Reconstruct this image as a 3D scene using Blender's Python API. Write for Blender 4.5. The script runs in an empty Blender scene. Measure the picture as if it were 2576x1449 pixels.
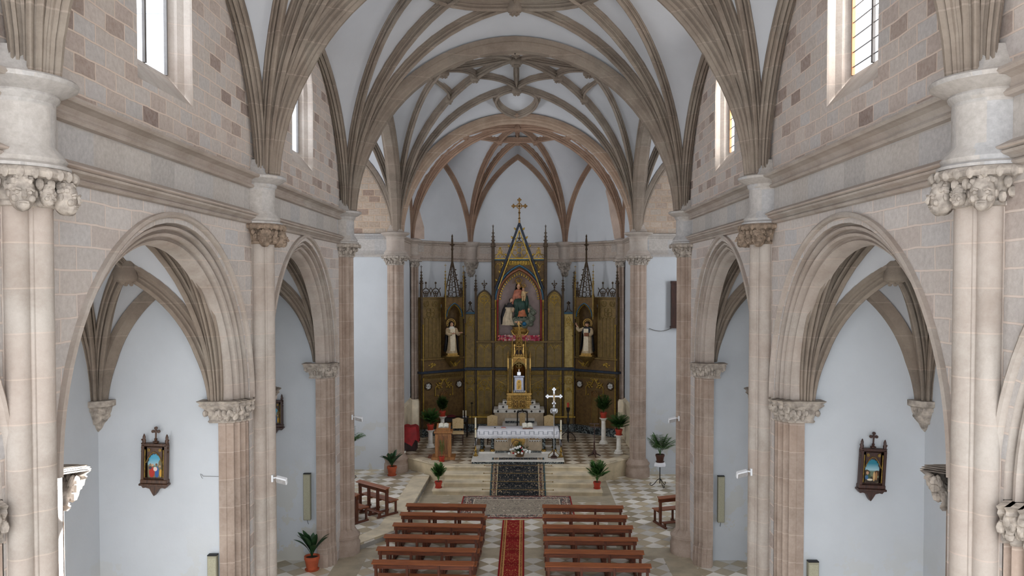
import bpy, bmesh, math, random
from mathutils import Vector, Matrix
random.seed(7)
C = bpy.context.scene.collection
PI = math.pi
sin, cos = math.sin, math.cos
R = math.radians
# ---------------------------------------------------------------- camera maths
F, PX, HY, CH = 2000.0, 1312.0, 716.0, 7.5
PIT = R(1.5)
PY = HY + F*math.tan(PIT)
def P(x, y, Y=None, Z=None):
    """point of the place seen at pixel (x, y) of the photograph, at a known depth Y or height Z"""
    a = (x-PX)/F; b = -(y-PY)/F
    d = Vector((a, cos(PIT)+b*sin(PIT), -sin(PIT)+b*cos(PIT)))
    t = Y/d.y if Y is not None else (Z-CH)/d.z
    return Vector((d.x*t, d.y*t, CH+d.z*t))
XC = -0.18            # middle of the nave
XW = 4.82             # half width to the wall faces
YA, YB, YC, YD = 7.9, 15.0, 22.1, 31.0
Z_STR0, Z_STR1, Z_COR0, Z_COR1 = 8.64, 8.82, 9.32, 9.48
# ---------------------------------------------------------------- objects
def tag(o, label=None, cat=None, group=None, kind=None):
    if label: o['label'] = label
    if cat: o['category'] = cat
    if group: o['group'] = group
    if kind: o['kind'] = kind
    return o
def thing(name, label, cat, loc=(0, 0, 0), rz=0, group=None):
    o = bpy.data.objects.new(name, None); C.objects.link(o)
    o.empty_display_size = .1
    o.location = loc; o.rotation_euler = (0, 0, rz)
    return tag(o, label, cat, group)
def dup(root, loc, rz=0, label=None, group=None, scale=None):
    r = root.copy(); C.objects.link(r); r.location = loc; r.rotation_euler = (0, 0, rz)
    if scale: r.scale = scale
    if label: r['label'] = label
    if group: r['group'] = group
    for ch in list(root.children):
        c = ch.copy(); C.objects.link(c); c.parent = r
        for g in list(ch.children):
            d = g.copy(); C.objects.link(d); d.parent = c
    return r
class MB:
    def __init__(s): s.v = []; s.f = []; s.sm = []
    def add(s, vs, fs, smooth=False):
        n = len(s.v); s.v += [tuple(p) for p in vs]
        s.f += [tuple(i+n for i in f) for f in fs]; s.sm += [smooth]*len(fs); return s
    def grid(s, rows, cu=False, cv=False, smooth=True, flip=False):
        nr, nc = len(rows), len(rows[0]); fs = []
        for i in range(nr if cu else nr-1):
            for j in range(nc if cv else nc-1):
                a, b = i*nc+j, i*nc+(j+1) % nc
                c, d = ((i+1) % nr)*nc+(j+1) % nc, ((i+1) % nr)*nc+j
                fs.append((a, d, c, b) if flip else (a, b, c, d))
        return s.add([p for r in rows for p in r], fs, smooth)
    def box(s, x0, x1, y0, y1, z0, z1):
        v = [(x, y, z) for z in (z0, z1) for y in (y0, y1) for x in (x0, x1)]
        return s.add(v, [(0, 2, 3, 1), (4, 5, 7, 6), (0, 1, 5, 4), (2, 6, 7, 3), (0, 4, 6, 2), (1, 3, 7, 5)])
    def cbox(s, c, d, bev=0):
        x, y, z = c; a, b, e = d[0]/2, d[1]/2, d[2]/2
        return s.box(x-a, x+a, y-b, y+b, z-e, z+e)
    def bevbox(s, x0, x1, y0, y1, z0, z1, b):
        def ring(z, i): return [(x0+i, y0+b, z), (x0+b, y0+i, z), (x1-b, y0+i, z), (x1-i, y0+b, z), (x1-i, y1-b, z), (x1-b, y1-i, z), (x0+b, y1-i, z), (x0+i, y1-b, z)]
        rows = [ring(z0, b), ring(z0+b, 0), ring(z1-b, 0), ring(z1, b)]
        s.grid(rows, cv=True, smooth=False)
        n = len(s.v); s.f += [tuple(range(n-8, n)), tuple(range(n-25, n-33, -1))]; s.sm += [False, False]; return s
    def prism(s, poly, z0, z1, top=None):
        n = len(poly); t = top or poly
        v = [(p[0], p[1], z0) for p in poly]+[(p[0], p[1], z1) for p in t]
        return s.add(v, [tuple(range(n-1, -1, -1)), tuple(range(n, 2*n))]+[(i, (i+1) % n, n+(i+1) % n, n+i) for i in range(n)])
    def xprism(s, poly, y0, y1):
        """outline in X-Z, extruded in Y"""
        n = len(poly)
        v = [(p[0], y0, p[1]) for p in poly]+[(p[0], y1, p[1]) for p in poly]
        return s.add(v, [tuple(range(n)), tuple(range(2*n-1, n-1, -1))]+[(i, n+i, n+(i+1) % n, (i+1) % n) for i in range(n)])
    def lathe(s, prof, c=(0, 0, 0), seg=16, a0=0, a1=2*PI, smooth=True, sx=1, sy=1):
        full = abs(a1-a0) > 2*PI-1e-4; n = seg if full else seg+1
        rows = [[(c[0]+sx*r*cos(a0+(a1-a0)*k/seg), c[1]+sy*r*sin(a0+(a1-a0)*k/seg), c[2]+z) for k in range(n)] for r, z in prof]
        return s.grid(rows, cv=full, smooth=smooth)
    def tube(s, path, r, seg=8, closed=False, cap=True, flat=1.0):
        pts = [Vector(p) for p in path]; n = len(pts); rs = r if isinstance(r, (list, tuple)) else [r]*n
        rows = []; up = None
        for i, p in enumerate(pts):
            if closed: t = pts[(i+1) % n]-pts[i-1]
            else: t = pts[min(i+1, n-1)]-pts[max(i-1, 0)]
            if t.length < 1e-9: t = Vector((0, 0, 1))
            t.normalize()
            if up is None: up = Vector((0, 0, 1)) if abs(t.z) < .9 else Vector((0, 1, 0))
            a = t.cross(up)
            if a.length < 1e-6: a = t.orthogonal()
            a.normalize(); b = a.cross(t).normalized(); up = b
            rows.append([p+(a*cos(2*PI*k/seg)+b*sin(2*PI*k/seg)*flat)*rs[i] for k in range(seg)])
        s.grid(rows, cu=closed, cv=True)
        if cap and not closed:
            m = len(s.v); s.f += [tuple(range(m-seg, m)), tuple(range(m-n*seg+seg-1, m-n*seg-1, -1))]; s.sm += [False, False]
        return s
    def ball(s, c, r, seg=10, rings=6, rot=None):
        rx, ry, rz = r if isinstance(r, (list, tuple)) else (r, r, r)
        rows = []
        for i in range(rings+1):
            t = PI*i/rings; rr = max(sin(t), .02)
            row = [Vector((rx*rr*cos(2*PI*k/seg), ry*rr*sin(2*PI*k/seg), -rz*cos(t))) for k in range(seg)]
            if rot is not None: row = [rot @ p for p in row]
            rows.append([p+Vector(c) for p in row])
        return s.grid(rows, cv=True)
    def sweep(s, path, prof, side, inward, closed_prof=True, smooth=False, taper=None):
        """profile points (a, b) carried along path; side and inward give the two directions at each point"""
        k = taper if taper else [1]*len(path)
        rows = [[Vector(p)+Vector(sd)*a*q+Vector(iw)*b*(q if b > 0 else 1) for a, b in prof] for p, sd, iw, q in zip(path, side, inward, k)]
        return s.grid(rows, cv=closed_prof, smooth=smooth)
    def disc(s, c, r, y0, y1, seg=16):
        return s.xprism([(c[0]+r*cos(2*PI*k/seg), c[1]+r*sin(2*PI*k/seg)) for k in range(seg)], y0, y1)
    def move(s, fn): s.v = [tuple(fn(Vector(p))) for p in s.v]; return s
    def build(s, name, mat, parent=None, org=(0, 0, 0), kind=None, label=None, smooth=None, angle=40):
        me = bpy.data.meshes.new(name); ox, oy, oz = org
        me.from_pydata([(p[0]-ox, p[1]-oy, p[2]-oz) for p in s.v], [], s.f)
        bm = bmesh.new(); bm.from_mesh(me)
        bmesh.ops.remove_doubles(bm, verts=bm.verts, dist=1e-5)
        bmesh.ops.recalc_face_normals(bm, faces=bm.faces)
        bm.to_mesh(me); bm.free()
        if smooth is None: smooth = any(s.sm)
        if smooth:
            me.shade_smooth()
            try: me.set_sharp_from_angle(angle=R(angle))
            except Exception: pass
        o = bpy.data.objects.new(name, me); C.objects.link(o)
        me.materials.append(mat)
        if parent is not None: o.parent = parent
        if kind: o['kind'] = kind
        if label: o['label'] = label
        return o
# ---------------------------------------------------------------- curves
def arc_up(p0, p1, n=18):
    """rib line that leaves p0 upright and leans over to p1"""
    p0, p1 = Vector(p0), Vector(p1); h = p1.z-p0.z; dv = Vector((p1.x-p0.x, p1.y-p0.y, 0)); d = dv.length; u = dv/d
    out = []
    if h >= d:
        rho = (d*d+h*h)/(2*d); fm = math.acos(max(-1, 1-d/rho))
        for i in range(n+1):
            f = fm*i/n; out.append(p0+u*(rho*(1-cos(f)))+Vector((0, 0, rho*sin(f))))
    else:
        for i in range(n+1):
            f = PI/2*i/n; out.append(p0+u*(d*(1-cos(f)))+Vector((0, 0, h*sin(f))))
    return out
def frames(path):
    """side (level) and inward directions along a rib line"""
    n = len(path); chord = Vector(path[-1])-Vector(path[0]); hor = Vector((chord.x, chord.y, 0))
    sides, ins = [], []
    for i in range(n):
        t = (Vector(path[min(i+1, n-1)])-Vector(path[max(i-1, 0)])).normalized()
        h = Vector((t.x, t.y, 0))
        h = h.normalized() if h.length > .05 else hor.normalized()
        sd = Vector((-h.y, h.x, 0)); iw = sd.cross(t)
        if iw.z > 0: iw = -iw
        if abs(iw.z) < 1e-4 and iw.dot(hor) < 0: iw = -iw
        sides.append(sd); ins.append(iw.normalized())
    return sides, ins
_h = [(.135, -.03), (.135, .05), (.105, .065), (.095, .03), (.075, .1), (.088, .135), (.062, .155), (.045, .1), (.035, .17), (.052, .215), (.03, .25), (.012, .27)]
RIB = [(-a, b) for a, b in _h]+_h[::-1]
def tap(n, lo=.62, upto=.3): return [min(1, lo+(1-lo)*(i/(n-1))/upto) for i in range(n)]
def rib(path, scale=1.0, prof=RIB, lo=.62):
    m = MB(); sd, iw = frames(path)
    return m.sweep(path, [(a*scale, b*scale) for a, b in prof], sd, iw, taper=tap(len(path), lo))
def arch_pts(yc, zs, a, c, d=0, n=14):
    """outline of an arch (centres pushed out by c) shrunk by d: far springing, over the apex, near springing"""
    r = a+c-d; f = math.acos(min(1, c/r)) if c > 0 else PI/2
    right = [(yc-c+r*cos(f*i/n), zs+r*sin(f*i/n)) for i in range(n+1)]
    left = [(2*yc-y, z) for y, z in right[:-1]]
    return right+left[::-1]
# ---------------------------------------------------------------- materials
def srgb(r, g, b):
    f = lambda u: (u/255/12.92) if u/255 <= .04045 else ((u/255+.055)/1.055)**2.4
    return (f(r), f(g), f(b), 1)
class NT:
    def __init__(s, name):
        s.m = bpy.data.materials.new(name); s.m.use_nodes = True; s.t = s.m.node_tree
        s.b = s.t.nodes['Principled BSDF']
    def n(s, ty, **kw):
        o = s.t.nodes.new(ty)
        for k, v in kw.items():
            if k in o.inputs: s.put(o.inputs[k], v)
            else: setattr(o, k, v)
        return o
    def put(s, i, v):
        if isinstance(v, bpy.types.NodeSocket): s.t.links.new(v, i)
        else: i.default_value = v
    def link(s, a, b): s.t.links.new(a, b)
    def pos(s): return s.n('ShaderNodeNewGeometry').outputs['Position']
    def obj(s): return s.n('ShaderNodeTexCoord').outputs['Object']
    def noise(s, vec, scale, detail=4, rough=.55):
        o = s.n('ShaderNodeTexNoise', Scale=scale, Detail=detail, Roughness=rough); s.link(vec, o.inputs['Vector']); return o.outputs['Fac']
    def ramp(s, fac, stops, const=False):
        o = s.n('ShaderNodeValToRGB'); s.link(fac, o.inputs['Fac']); e = o.color_ramp.elements
        if const: o.color_ramp.interpolation = 'CONSTANT'
        e[0].position, e[0].color = stops[0]; e[1].position, e[1].color = stops[-1]
        for p, c in stops[1:-1]: k = e.new(p); k.color = c
        return o.outputs['Color']
    def mix(s, fac, a, b, mode='MIX'):
        o = s.n('ShaderNodeMix', data_type='RGBA', blend_type=mode)
        s.put(o.inputs[0], fac); s.put(o.inputs[6], a); s.put(o.inputs[7], b); return o.outputs[2]
    def math(s, op, a, b=None):
        o = s.n('ShaderNodeMath', operation=op); s.put(o.inputs[0], a)
        if b is not None: s.put(o.inputs[1], b)
        return o.outputs[0]
    def sep(s, v):
        o = s.n('ShaderNodeSeparateXYZ'); s.link(v, o.inputs[0]); return o.outputs
    def comb(s, x, y, z=0.0):
        o = s.n('ShaderNodeCombineXYZ'); s.put(o.inputs[0], x); s.put(o.inputs[1], y); s.put(o.inputs[2], z); return o.outputs[0]
    def bump(s, h, strength=.4, dist=.02):
        o = s.n('ShaderNodeBump', Strength=strength, Distance=dist); s.link(h, o.inputs['Height']); s.link(o.outputs[0], s.b.inputs['Normal'])
    def fin(s, col, rough=.8, metal=0.0, spec=.3):
        s.put(s.b.inputs['Base Color'], col); s.put(s.b.inputs['Roughness'], rough); s.b.inputs['Metallic'].default_value = metal
        s.b.inputs['Specular IOR Level'].default_value = spec; return s.m
MATS = {}
def plain(name, rgb, rough=.6, metal=0.0, var=.12, scale=6.0, bump=0.0, spec=.4):
    if name in MATS: return MATS[name]
    t = NT(name); v = t.obj(); c = srgb(*rgb); nz = t.noise(v, scale)
    lo = tuple(x*(1-var*1.6) for x in c[:3])+(1,); hi = tuple(min(1, x*(1+var)) for x in c[:3])+(1,)
    col = t.ramp(nz, [(.3, lo), (.7, hi)])
    if bump: t.bump(t.noise(v, scale*5, 5), bump, .01)
    MATS[name] = t.fin(col, rough, metal, spec); return MATS[name]
def wall_uv(t):
    g = t.n('ShaderNodeNewGeometry'); p = t.sep(g.outputs['Position']); nn = t.sep(g.outputs['True Normal'])
    k = t.math('GREATER_THAN', t.math('ABSOLUTE', nn[0]), .6)
    u = t.mix(k, t.comb(p[0], 0.0), t.comb(p[1], 0.0))
    return t.comb(t.sep(u)[0], p[2]), g.outputs['Position']
def masonry(name, w, h, pal, mortar, msize=.012, patch=.5, bump=.5, squash=1.0):
    t = NT(name); uv, pos = wall_uv(t)
    wob = t.n('ShaderNodeTexNoise', Scale=2.2, Detail=2.0); t.link(pos, wob.inputs['Vector'])
    uvw = t.n('ShaderNodeVectorMath', operation='MULTIPLY_ADD'); t.link(wob.outputs['Color'], uvw.inputs[0]); uvw.inputs[1].default_value = (.05, .05, 0); t.link(uv, uvw.inputs[2])
    br = t.n('ShaderNodeTexBrick', Color1=(0, 0, 0, 1), Color2=(1, 1, 1, 1), Mortar=(0, 0, 0, 1), Scale=1.0)
    for k, v in (('Mortar Size', msize), ('Mortar Smooth', .3), ('Bias', 0.0), ('Brick Width', w), ('Row Height', h)): br.inputs[k].default_value = v
    br.squash = squash; br.squash_frequency = 3
    t.link(uvw.outputs[0], br.inputs['Vector'])
    col = t.ramp(br.outputs['Color'], [(i/(len(pal)-1)*1.0, srgb(*c)) for i, c in enumerate(pal)])
    nz = t.noise(pos, 1.1, 5); col = t.mix(t.math('MULTIPLY', nz, patch), col, srgb(*mortar))
    n2 = t.noise(pos, 14, 6, .7); col = t.mix(.22, col, t.ramp(n2, [(.3, (.25, .22, .2, 1)), (.7, (.9, .86, .83, 1))]))
    col = t.mix(t.math('MULTIPLY', br.outputs['Fac'], .9), col, srgb(*mortar))
    hgt = t.math('ADD', t.math('MULTIPLY', br.outputs['Fac'], -.6), t.math('MULTIPLY', n2, .35))
    t.bump(hgt, bump, .03)
    MATS[name] = t.fin(col, .88, 0, .2); return MATS[name]
def dressed(name, base, dark, joint, row=.44, jm=.5):
    """worked stone of shafts and ribs: weathering and faint bed joints"""
    t = NT(name); pos = t.pos(); p = t.sep(pos)
    nz = t.noise(pos, 1.6, 6, .65); col = t.ramp(nz, [(.28, srgb(*dark)), (.62, srgb(*base))])
    n2 = t.noise(pos, 22, 5, .7); col = t.mix(.25, col, t.ramp(n2, [(.3, srgb(*dark)), (.7, srgb(*base))]))
    z = t.math('ADD', p[2], t.math('MULTIPLY', t.noise(pos, .7, 1), .05))
    fr = t.math('FRACT', t.math('DIVIDE', z, row))
    # each drum of stone has its own tint
    wn = t.n('ShaderNodeTexWhiteNoise', noise_dimensions='3D'); t.link(t.comb(t.math('FLOOR', t.math('DIVIDE', z, row)), t.math('FLOOR', t.math('DIVIDE', p[1], 2.0)), t.math('FLOOR', t.math('DIVIDE', p[0], 2.0))), wn.inputs['Vector'])
    col = t.mix(t.math('MULTIPLY', wn.outputs['Value'], .35), col, srgb(*joint))
    jl = t.math('LESS_THAN', fr, .03); col = t.mix(t.math('MULTIPLY', jl, jm), col, srgb(196, 178, 165))
    t.bump(t.math('SUBTRACT', n2, t.math('MULTIPLY', jl, .5)), .3, .02)
    MATS[name] = t.fin(col, .85, 0, .2); return MATS[name]
def plaster(name, rgb, stain=None, amt=.25):
    t = NT(name); pos = t.pos(); c = srgb(*rgb)
    nz = t.noise(pos, .55, 6, .6); lo = tuple(x*.9 for x in c[:3])+(1,)
    col = t.ramp(nz, [(.3, lo), (.65, c)])
    if stain:
        p = t.sep(pos); n3 = t.noise(pos, .9, 5, .65)
        low = t.ramp(p[2], [(0.0, (1, 1, 1, 1)), (1.0, (0, 0, 0, 1))])
        z = t.math('SUBTRACT', 1.0, t.math('MINIMUM', 1.0, t.math('DIVIDE', p[2], 3.2)))
        m = t.math('MULTIPLY', t.math('GREATER_THAN', n3, .55), t.math('MULTIPLY', z, amt)); col = t.mix(m, col, srgb(*stain))
    t.bump(t.noise(pos, 9, 5), .12, .03)
    MATS[name] = t.fin(col, .92, 0, .1); return MATS[name]
def wood(name, rgb, dark, rough=.42, axis=0):
    t = NT(name); v = t.obj(); s = t.sep(v)
    sc = [3.0, 40.0, 40.0] if axis == 0 else [40.0, 40.0, 3.0] if axis == 2 else [40, 3, 40]
    vv = t.comb(t.math('MULTIPLY', s[0], sc[0]), t.math('MULTIPLY', s[1], sc[1]), t.math('MULTIPLY', s[2], sc[2]))
    nz = t.noise(vv, 1.0, 4); col = t.ramp(nz, [(.3, srgb(*dark)), (.68, srgb(*rgb))])
    t.bump(nz, .12, .005); MATS[name] = t.fin(col, rough, 0, .45); return MATS[name]
NAVE = masonry('ashlar_nave', .64, .265, [(158, 140, 130), (178, 168, 162), (190, 182, 176), (182, 182, 184), (198, 190, 184), (176, 172, 170), (186, 178, 172), (170, 154, 146)], (216, 202, 192), .014, .3)
FRIEZE = masonry('ashlar_frieze', .72, .58, [(150, 146, 142), (176, 171, 167), (160, 161, 164), (186, 180, 174), (168, 160, 152)], (180, 174, 168), .006, .4, .25)
CLER = masonry('ashlar_clerestory', .46, .225, [(112, 86, 76), (160, 140, 128), (182, 168, 158), (176, 172, 170), (186, 174, 164), (180, 178, 178), (194, 180, 170), (176, 166, 158), (188, 176, 168), (166, 148, 138)], (218, 200, 186), .013, .22)
RUBBLE = masonry('masonry_transept', .46, .25, [(132, 100, 82), (166, 144, 122), (182, 160, 140), (168, 154, 140), (188, 168, 148), (152, 130, 114)], (200, 176, 154), .02, .25, .7)
STONE = dressed('dressed_stone', (184, 176, 168), (148, 136, 126), (178, 158, 146))
RIBS = dressed('rib_stone', (150, 139, 127), (108, 96, 86), (148, 130, 116), .6, .2)
BRST = dressed('fluted_stone', (176, 160, 148), (124, 106, 94), (166, 142, 126), .5)
APRIB = dressed('apse_rib_stone', (156, 132, 114), (120, 94, 78), (152, 120, 100), .6, .2)
PLAS = plaster('white_plaster', (200, 204, 209), (192, 184, 160), .5)
VAULT = plaster('vault_plaster', (196, 198, 203))
CARVE = plain('carved_stone', (172, 162, 152), .85, 0, .3, 9, .5, .2)
CARVED = plain('carved_dark_stone', (146, 128, 112), .85, 0, .35, 9, .5, .2)
# ================================================================ floors
def tiles(name, size, ox, oy, light, dark, rot=PI/4, thick=.012):
    t = NT(name); pos = t.pos(); mp = t.n('ShaderNodeMapping'); t.link(pos, mp.inputs['Vector'])
    mp.inputs['Rotation'].default_value = (0, 0, rot); mp.inputs['Location'].default_value = (ox, oy, 0)
    s = t.n('ShaderNodeVectorMath', operation='SCALE'); t.link(mp.outputs[0], s.inputs[0]); s.inputs['Scale'].default_value = 1/size
    p = t.sep(s.outputs[0]); fx, fy = t.math('FLOOR', p[0]), t.math('FLOOR', p[1])
    par = t.math('FLOORED_MODULO', t.math('ADD', fx, fy), 2.0)
    wn = t.n('ShaderNodeTexWhiteNoise', noise_dimensions='2D'); t.link(t.comb(fx, fy), wn.inputs['Vector'])
    nz = t.noise(pos, 3.0, 5)
    var = t.math('ADD', t.math('MULTIPLY', wn.outputs['Value'], .55), t.math('MULTIPLY', nz, .45))
    L = t.ramp(var, [(.2, srgb(*[c*.8 for c in light])), (.75, srgb(*light))])
    D = t.ramp(var, [(.15, srgb(*[c*.8 for c in dark])), (.5, srgb(*dark)), (.85, srgb(*[min(255, c*1.14) for c in dark]))])
    col = t.mix(par, L, D)
    gx = t.math('LESS_THAN', t.math('PINGPONG', p[0], .5), thick); gy = t.math('LESS_THAN', t.math('PINGPONG', p[1], .5), thick)
    col = t.mix(t.math('MULTIPLY', t.math('MAXIMUM', gx, gy), .6), col, srgb(120, 110, 98))
    MATS[name] = t.fin(col, .38, 0, .4); return MATS[name]
def d_tile(px, py, Z):
    q = P(px, py, Z=Z); return (q.x*cos(PI/4)-q.y*sin(PI/4), q.x*sin(PI/4)+q.y*cos(PI/4))
TS = .415
q0 = d_tile(1590.9, 1261.6, 0)
FT = tiles('floor_tiles', TS, TS/2-q0[0], TS/2-q0[1], (244, 238, 228), (182, 168, 142))
q1 = d_tile(1432, 1131, .68)
FT2 = tiles('sanctuary_tiles', TS, TS/2-q1[0], TS/2-q1[1], (226, 214, 194), (140, 120, 96))
BAND = plain('border_stone', (178, 166, 144), .45, 0, .16, 2.2)
STEP = plain('step_stone', (220, 206, 180), .5, 0, .14, 2.5)
RISER = plain('riser_stone', (200, 184, 154), .6, 0, .16, 2.5)
DKST = plain('dark_plinth_stone', (150, 146, 140), .6, 0, .2, 2.0)
fl = MB().box(-11, 11, -4, 31.4, -.25, 0).build('floor', FT, kind='structure')
b = MB()
for x0, x1, y0, y1 in ((-6, 6, 21.62, 22.46),):
    b.box(x0, x1, y0, y1, .0, .004)
b.build('border_band', BAND, fl)
for s in (-1, 1):
    e = XC+s*XW
    MB().box(min(e, e-s*.75), max(e, e-s*.75), 6, 21.6, 0, .004).build('border_band', BAND, fl)
MB().box(2.72, 3.22, 22.5, 30.2, 0, .004).build('border_band', BAND, fl)
MB().box(-3.52, -3.0, 23.5, 30.0, 0, .004).build('border_band', BAND, fl)
MB().box(-3.0, 2.72, 27.2, 28.1, 0, .004).build('border_band', BAND, fl)
# raised floor of the left transept with its kerb
c1, c2, c3 = P(893, 1371, Z=.19), P(1002, 1331, Z=.19), P(1081, 1197, Z=.19)
pl = [(-11, 22.5), (-5.1, 22.5), (c1.x, c1.y), (c2.x, c2.y), (c3.x, c3.y), (c3.x-.1, 31.4), (-11, 31.4)]
lf = MB().prism(pl, .0, .13).build('floor_transept_left', DKST, kind='structure')
MB().prism(pl, .13, .19).build('tiled_surface', FT, lf)
kb = [(c1.x, c1.y), (c2.x, c2.y), (c3.x, c3.y), (c3.x-.62, c3.y), (c2.x-.62, c2.y+.25), (c1.x-.2, c1.y+.45)]
MB().prism(kb, .17, .197).build('kerb', STEP, lf)
# sanctuary floor with its steps
ZS = .68
fa, fb = P(1119, 1172.5, Z=ZS), P(1487, 1173.5, Z=ZS)
fc, fd = P(1018, 1147, Z=ZS), P(1592, 1148, Z=ZS)
sp = [(fc.x, fc.y), (fa.x, fa.y), (fb.x, fb.y), (fd.x, fd.y), (4.62, 35.9), (2.2, 38.5), (-2.5, 38.5), (-4.98, 35.9)]
sf = MB().prism(sp, 0, ZS-.05).build('floor_sanctuary', RISER, kind='structure')
MB().prism([(fc.x-.02, fc.y-.04), (fa.x-.02, fa.y-.03), (fb.x+.02, fb.y-.03), (fd.x+.02, fd.y-.04)]+sp[4:], ZS-.05, ZS-.012).build('nosing', STEP, sf)
MB().prism(sp, ZS-.02, ZS).build('tiled_surface', FT2, sf)
MB().prism([(fc.x, fc.y), (fa.x, fa.y), (fb.x, fb.y), (fd.x, fd.y), (fd.x-.3, fd.y+.3), (fb.x-.1, fb.y+.4), (fa.x+.1, fa.y+.4), (fc.x+.3, fc.y+.3)], ZS, ZS+.004).build('border_band', STEP, sf)
STEPS = [((1118.5, 1192.3), (1490, 1194), .51), ((1117, 1212.6), (1493, 1215), .34), ((1088, 1232.5), (1515, 1236), .17)]
for (a, c, z) in STEPS:
    p, q = P(*a, Z=z), P(*c, Z=z)
    yb = max(fa.y, fb.y)+.1
    o = MB().prism([(p.x, p.y), (q.x, q.y), (q.x, yb), (p.x, yb)], 0, z-.045).build('step', RISER, sf)
    MB().prism([(p.x-.02, p.y-.03), (q.x+.02, q.y-.03), (q.x+.02, yb), (p.x-.02, yb)], z-.045, z).build('tread', STEP, o)
# ================================================================ nave walls
# arcade bays: (middle, half span at the wall face, centre push) ; the first is round, the second pointed
ARC = [(4.66, 2.95, 0.0), (11.56, 2.96, 0.0), (18.45, 2.8, .30)]
TH = .44
ZSP = 5.43
MOULD = [(-.15, 0), (-.15, -.06), (-.11, -.08), (-.08, -.06), (-.07, .03), (-.02, .0), (.0, .02), (.0, .10), (.03, .12), (.05, .06), (.09, .06), (.1, .15), (.13, .17), (.15, .11), (.19, .13), (.2, .22), (.23, .24), (.25, .2), (.29, .24), (.31, .3), (.32, .44)]
WIN = [(4.2, ), (11.3, ), (18.3, )]
def strips(m, X, pts, ytop0, ytop1, z0, z1):
    """wall face in the plane X from y=ytop0..ytop1, z0..z1 with an opening under the outline pts (far .. near) that reaches down to z0"""
    pts = sorted(pts, key=lambda p: p[0])
    ys = [p[0] for p in pts]
    m.add([(X, ytop0, z0), (X, ys[0], z0), (X, ys[0], z1), (X, ytop0, z1)], [(0, 1, 2, 3)])
    m.add([(X, ys[-1], z0), (X, ytop1, z0), (X, ytop1, z1), (X, ys[-1], z1)], [(0, 1, 2, 3)])
    for (y0, a0), (y1, a1) in zip(pts, pts[1:]):
        m.add([(X, y0, a0), (X, y1, a1), (X, y1, z1), (X, y0, z1)], [(0, 1, 2, 3)])
def win_outline(yc, a, zs, rise, n=8):
    c = max(0, (rise*rise-a*a)/(2*a)); return arch_pts(yc, zs, a, c, 0, n)
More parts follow.
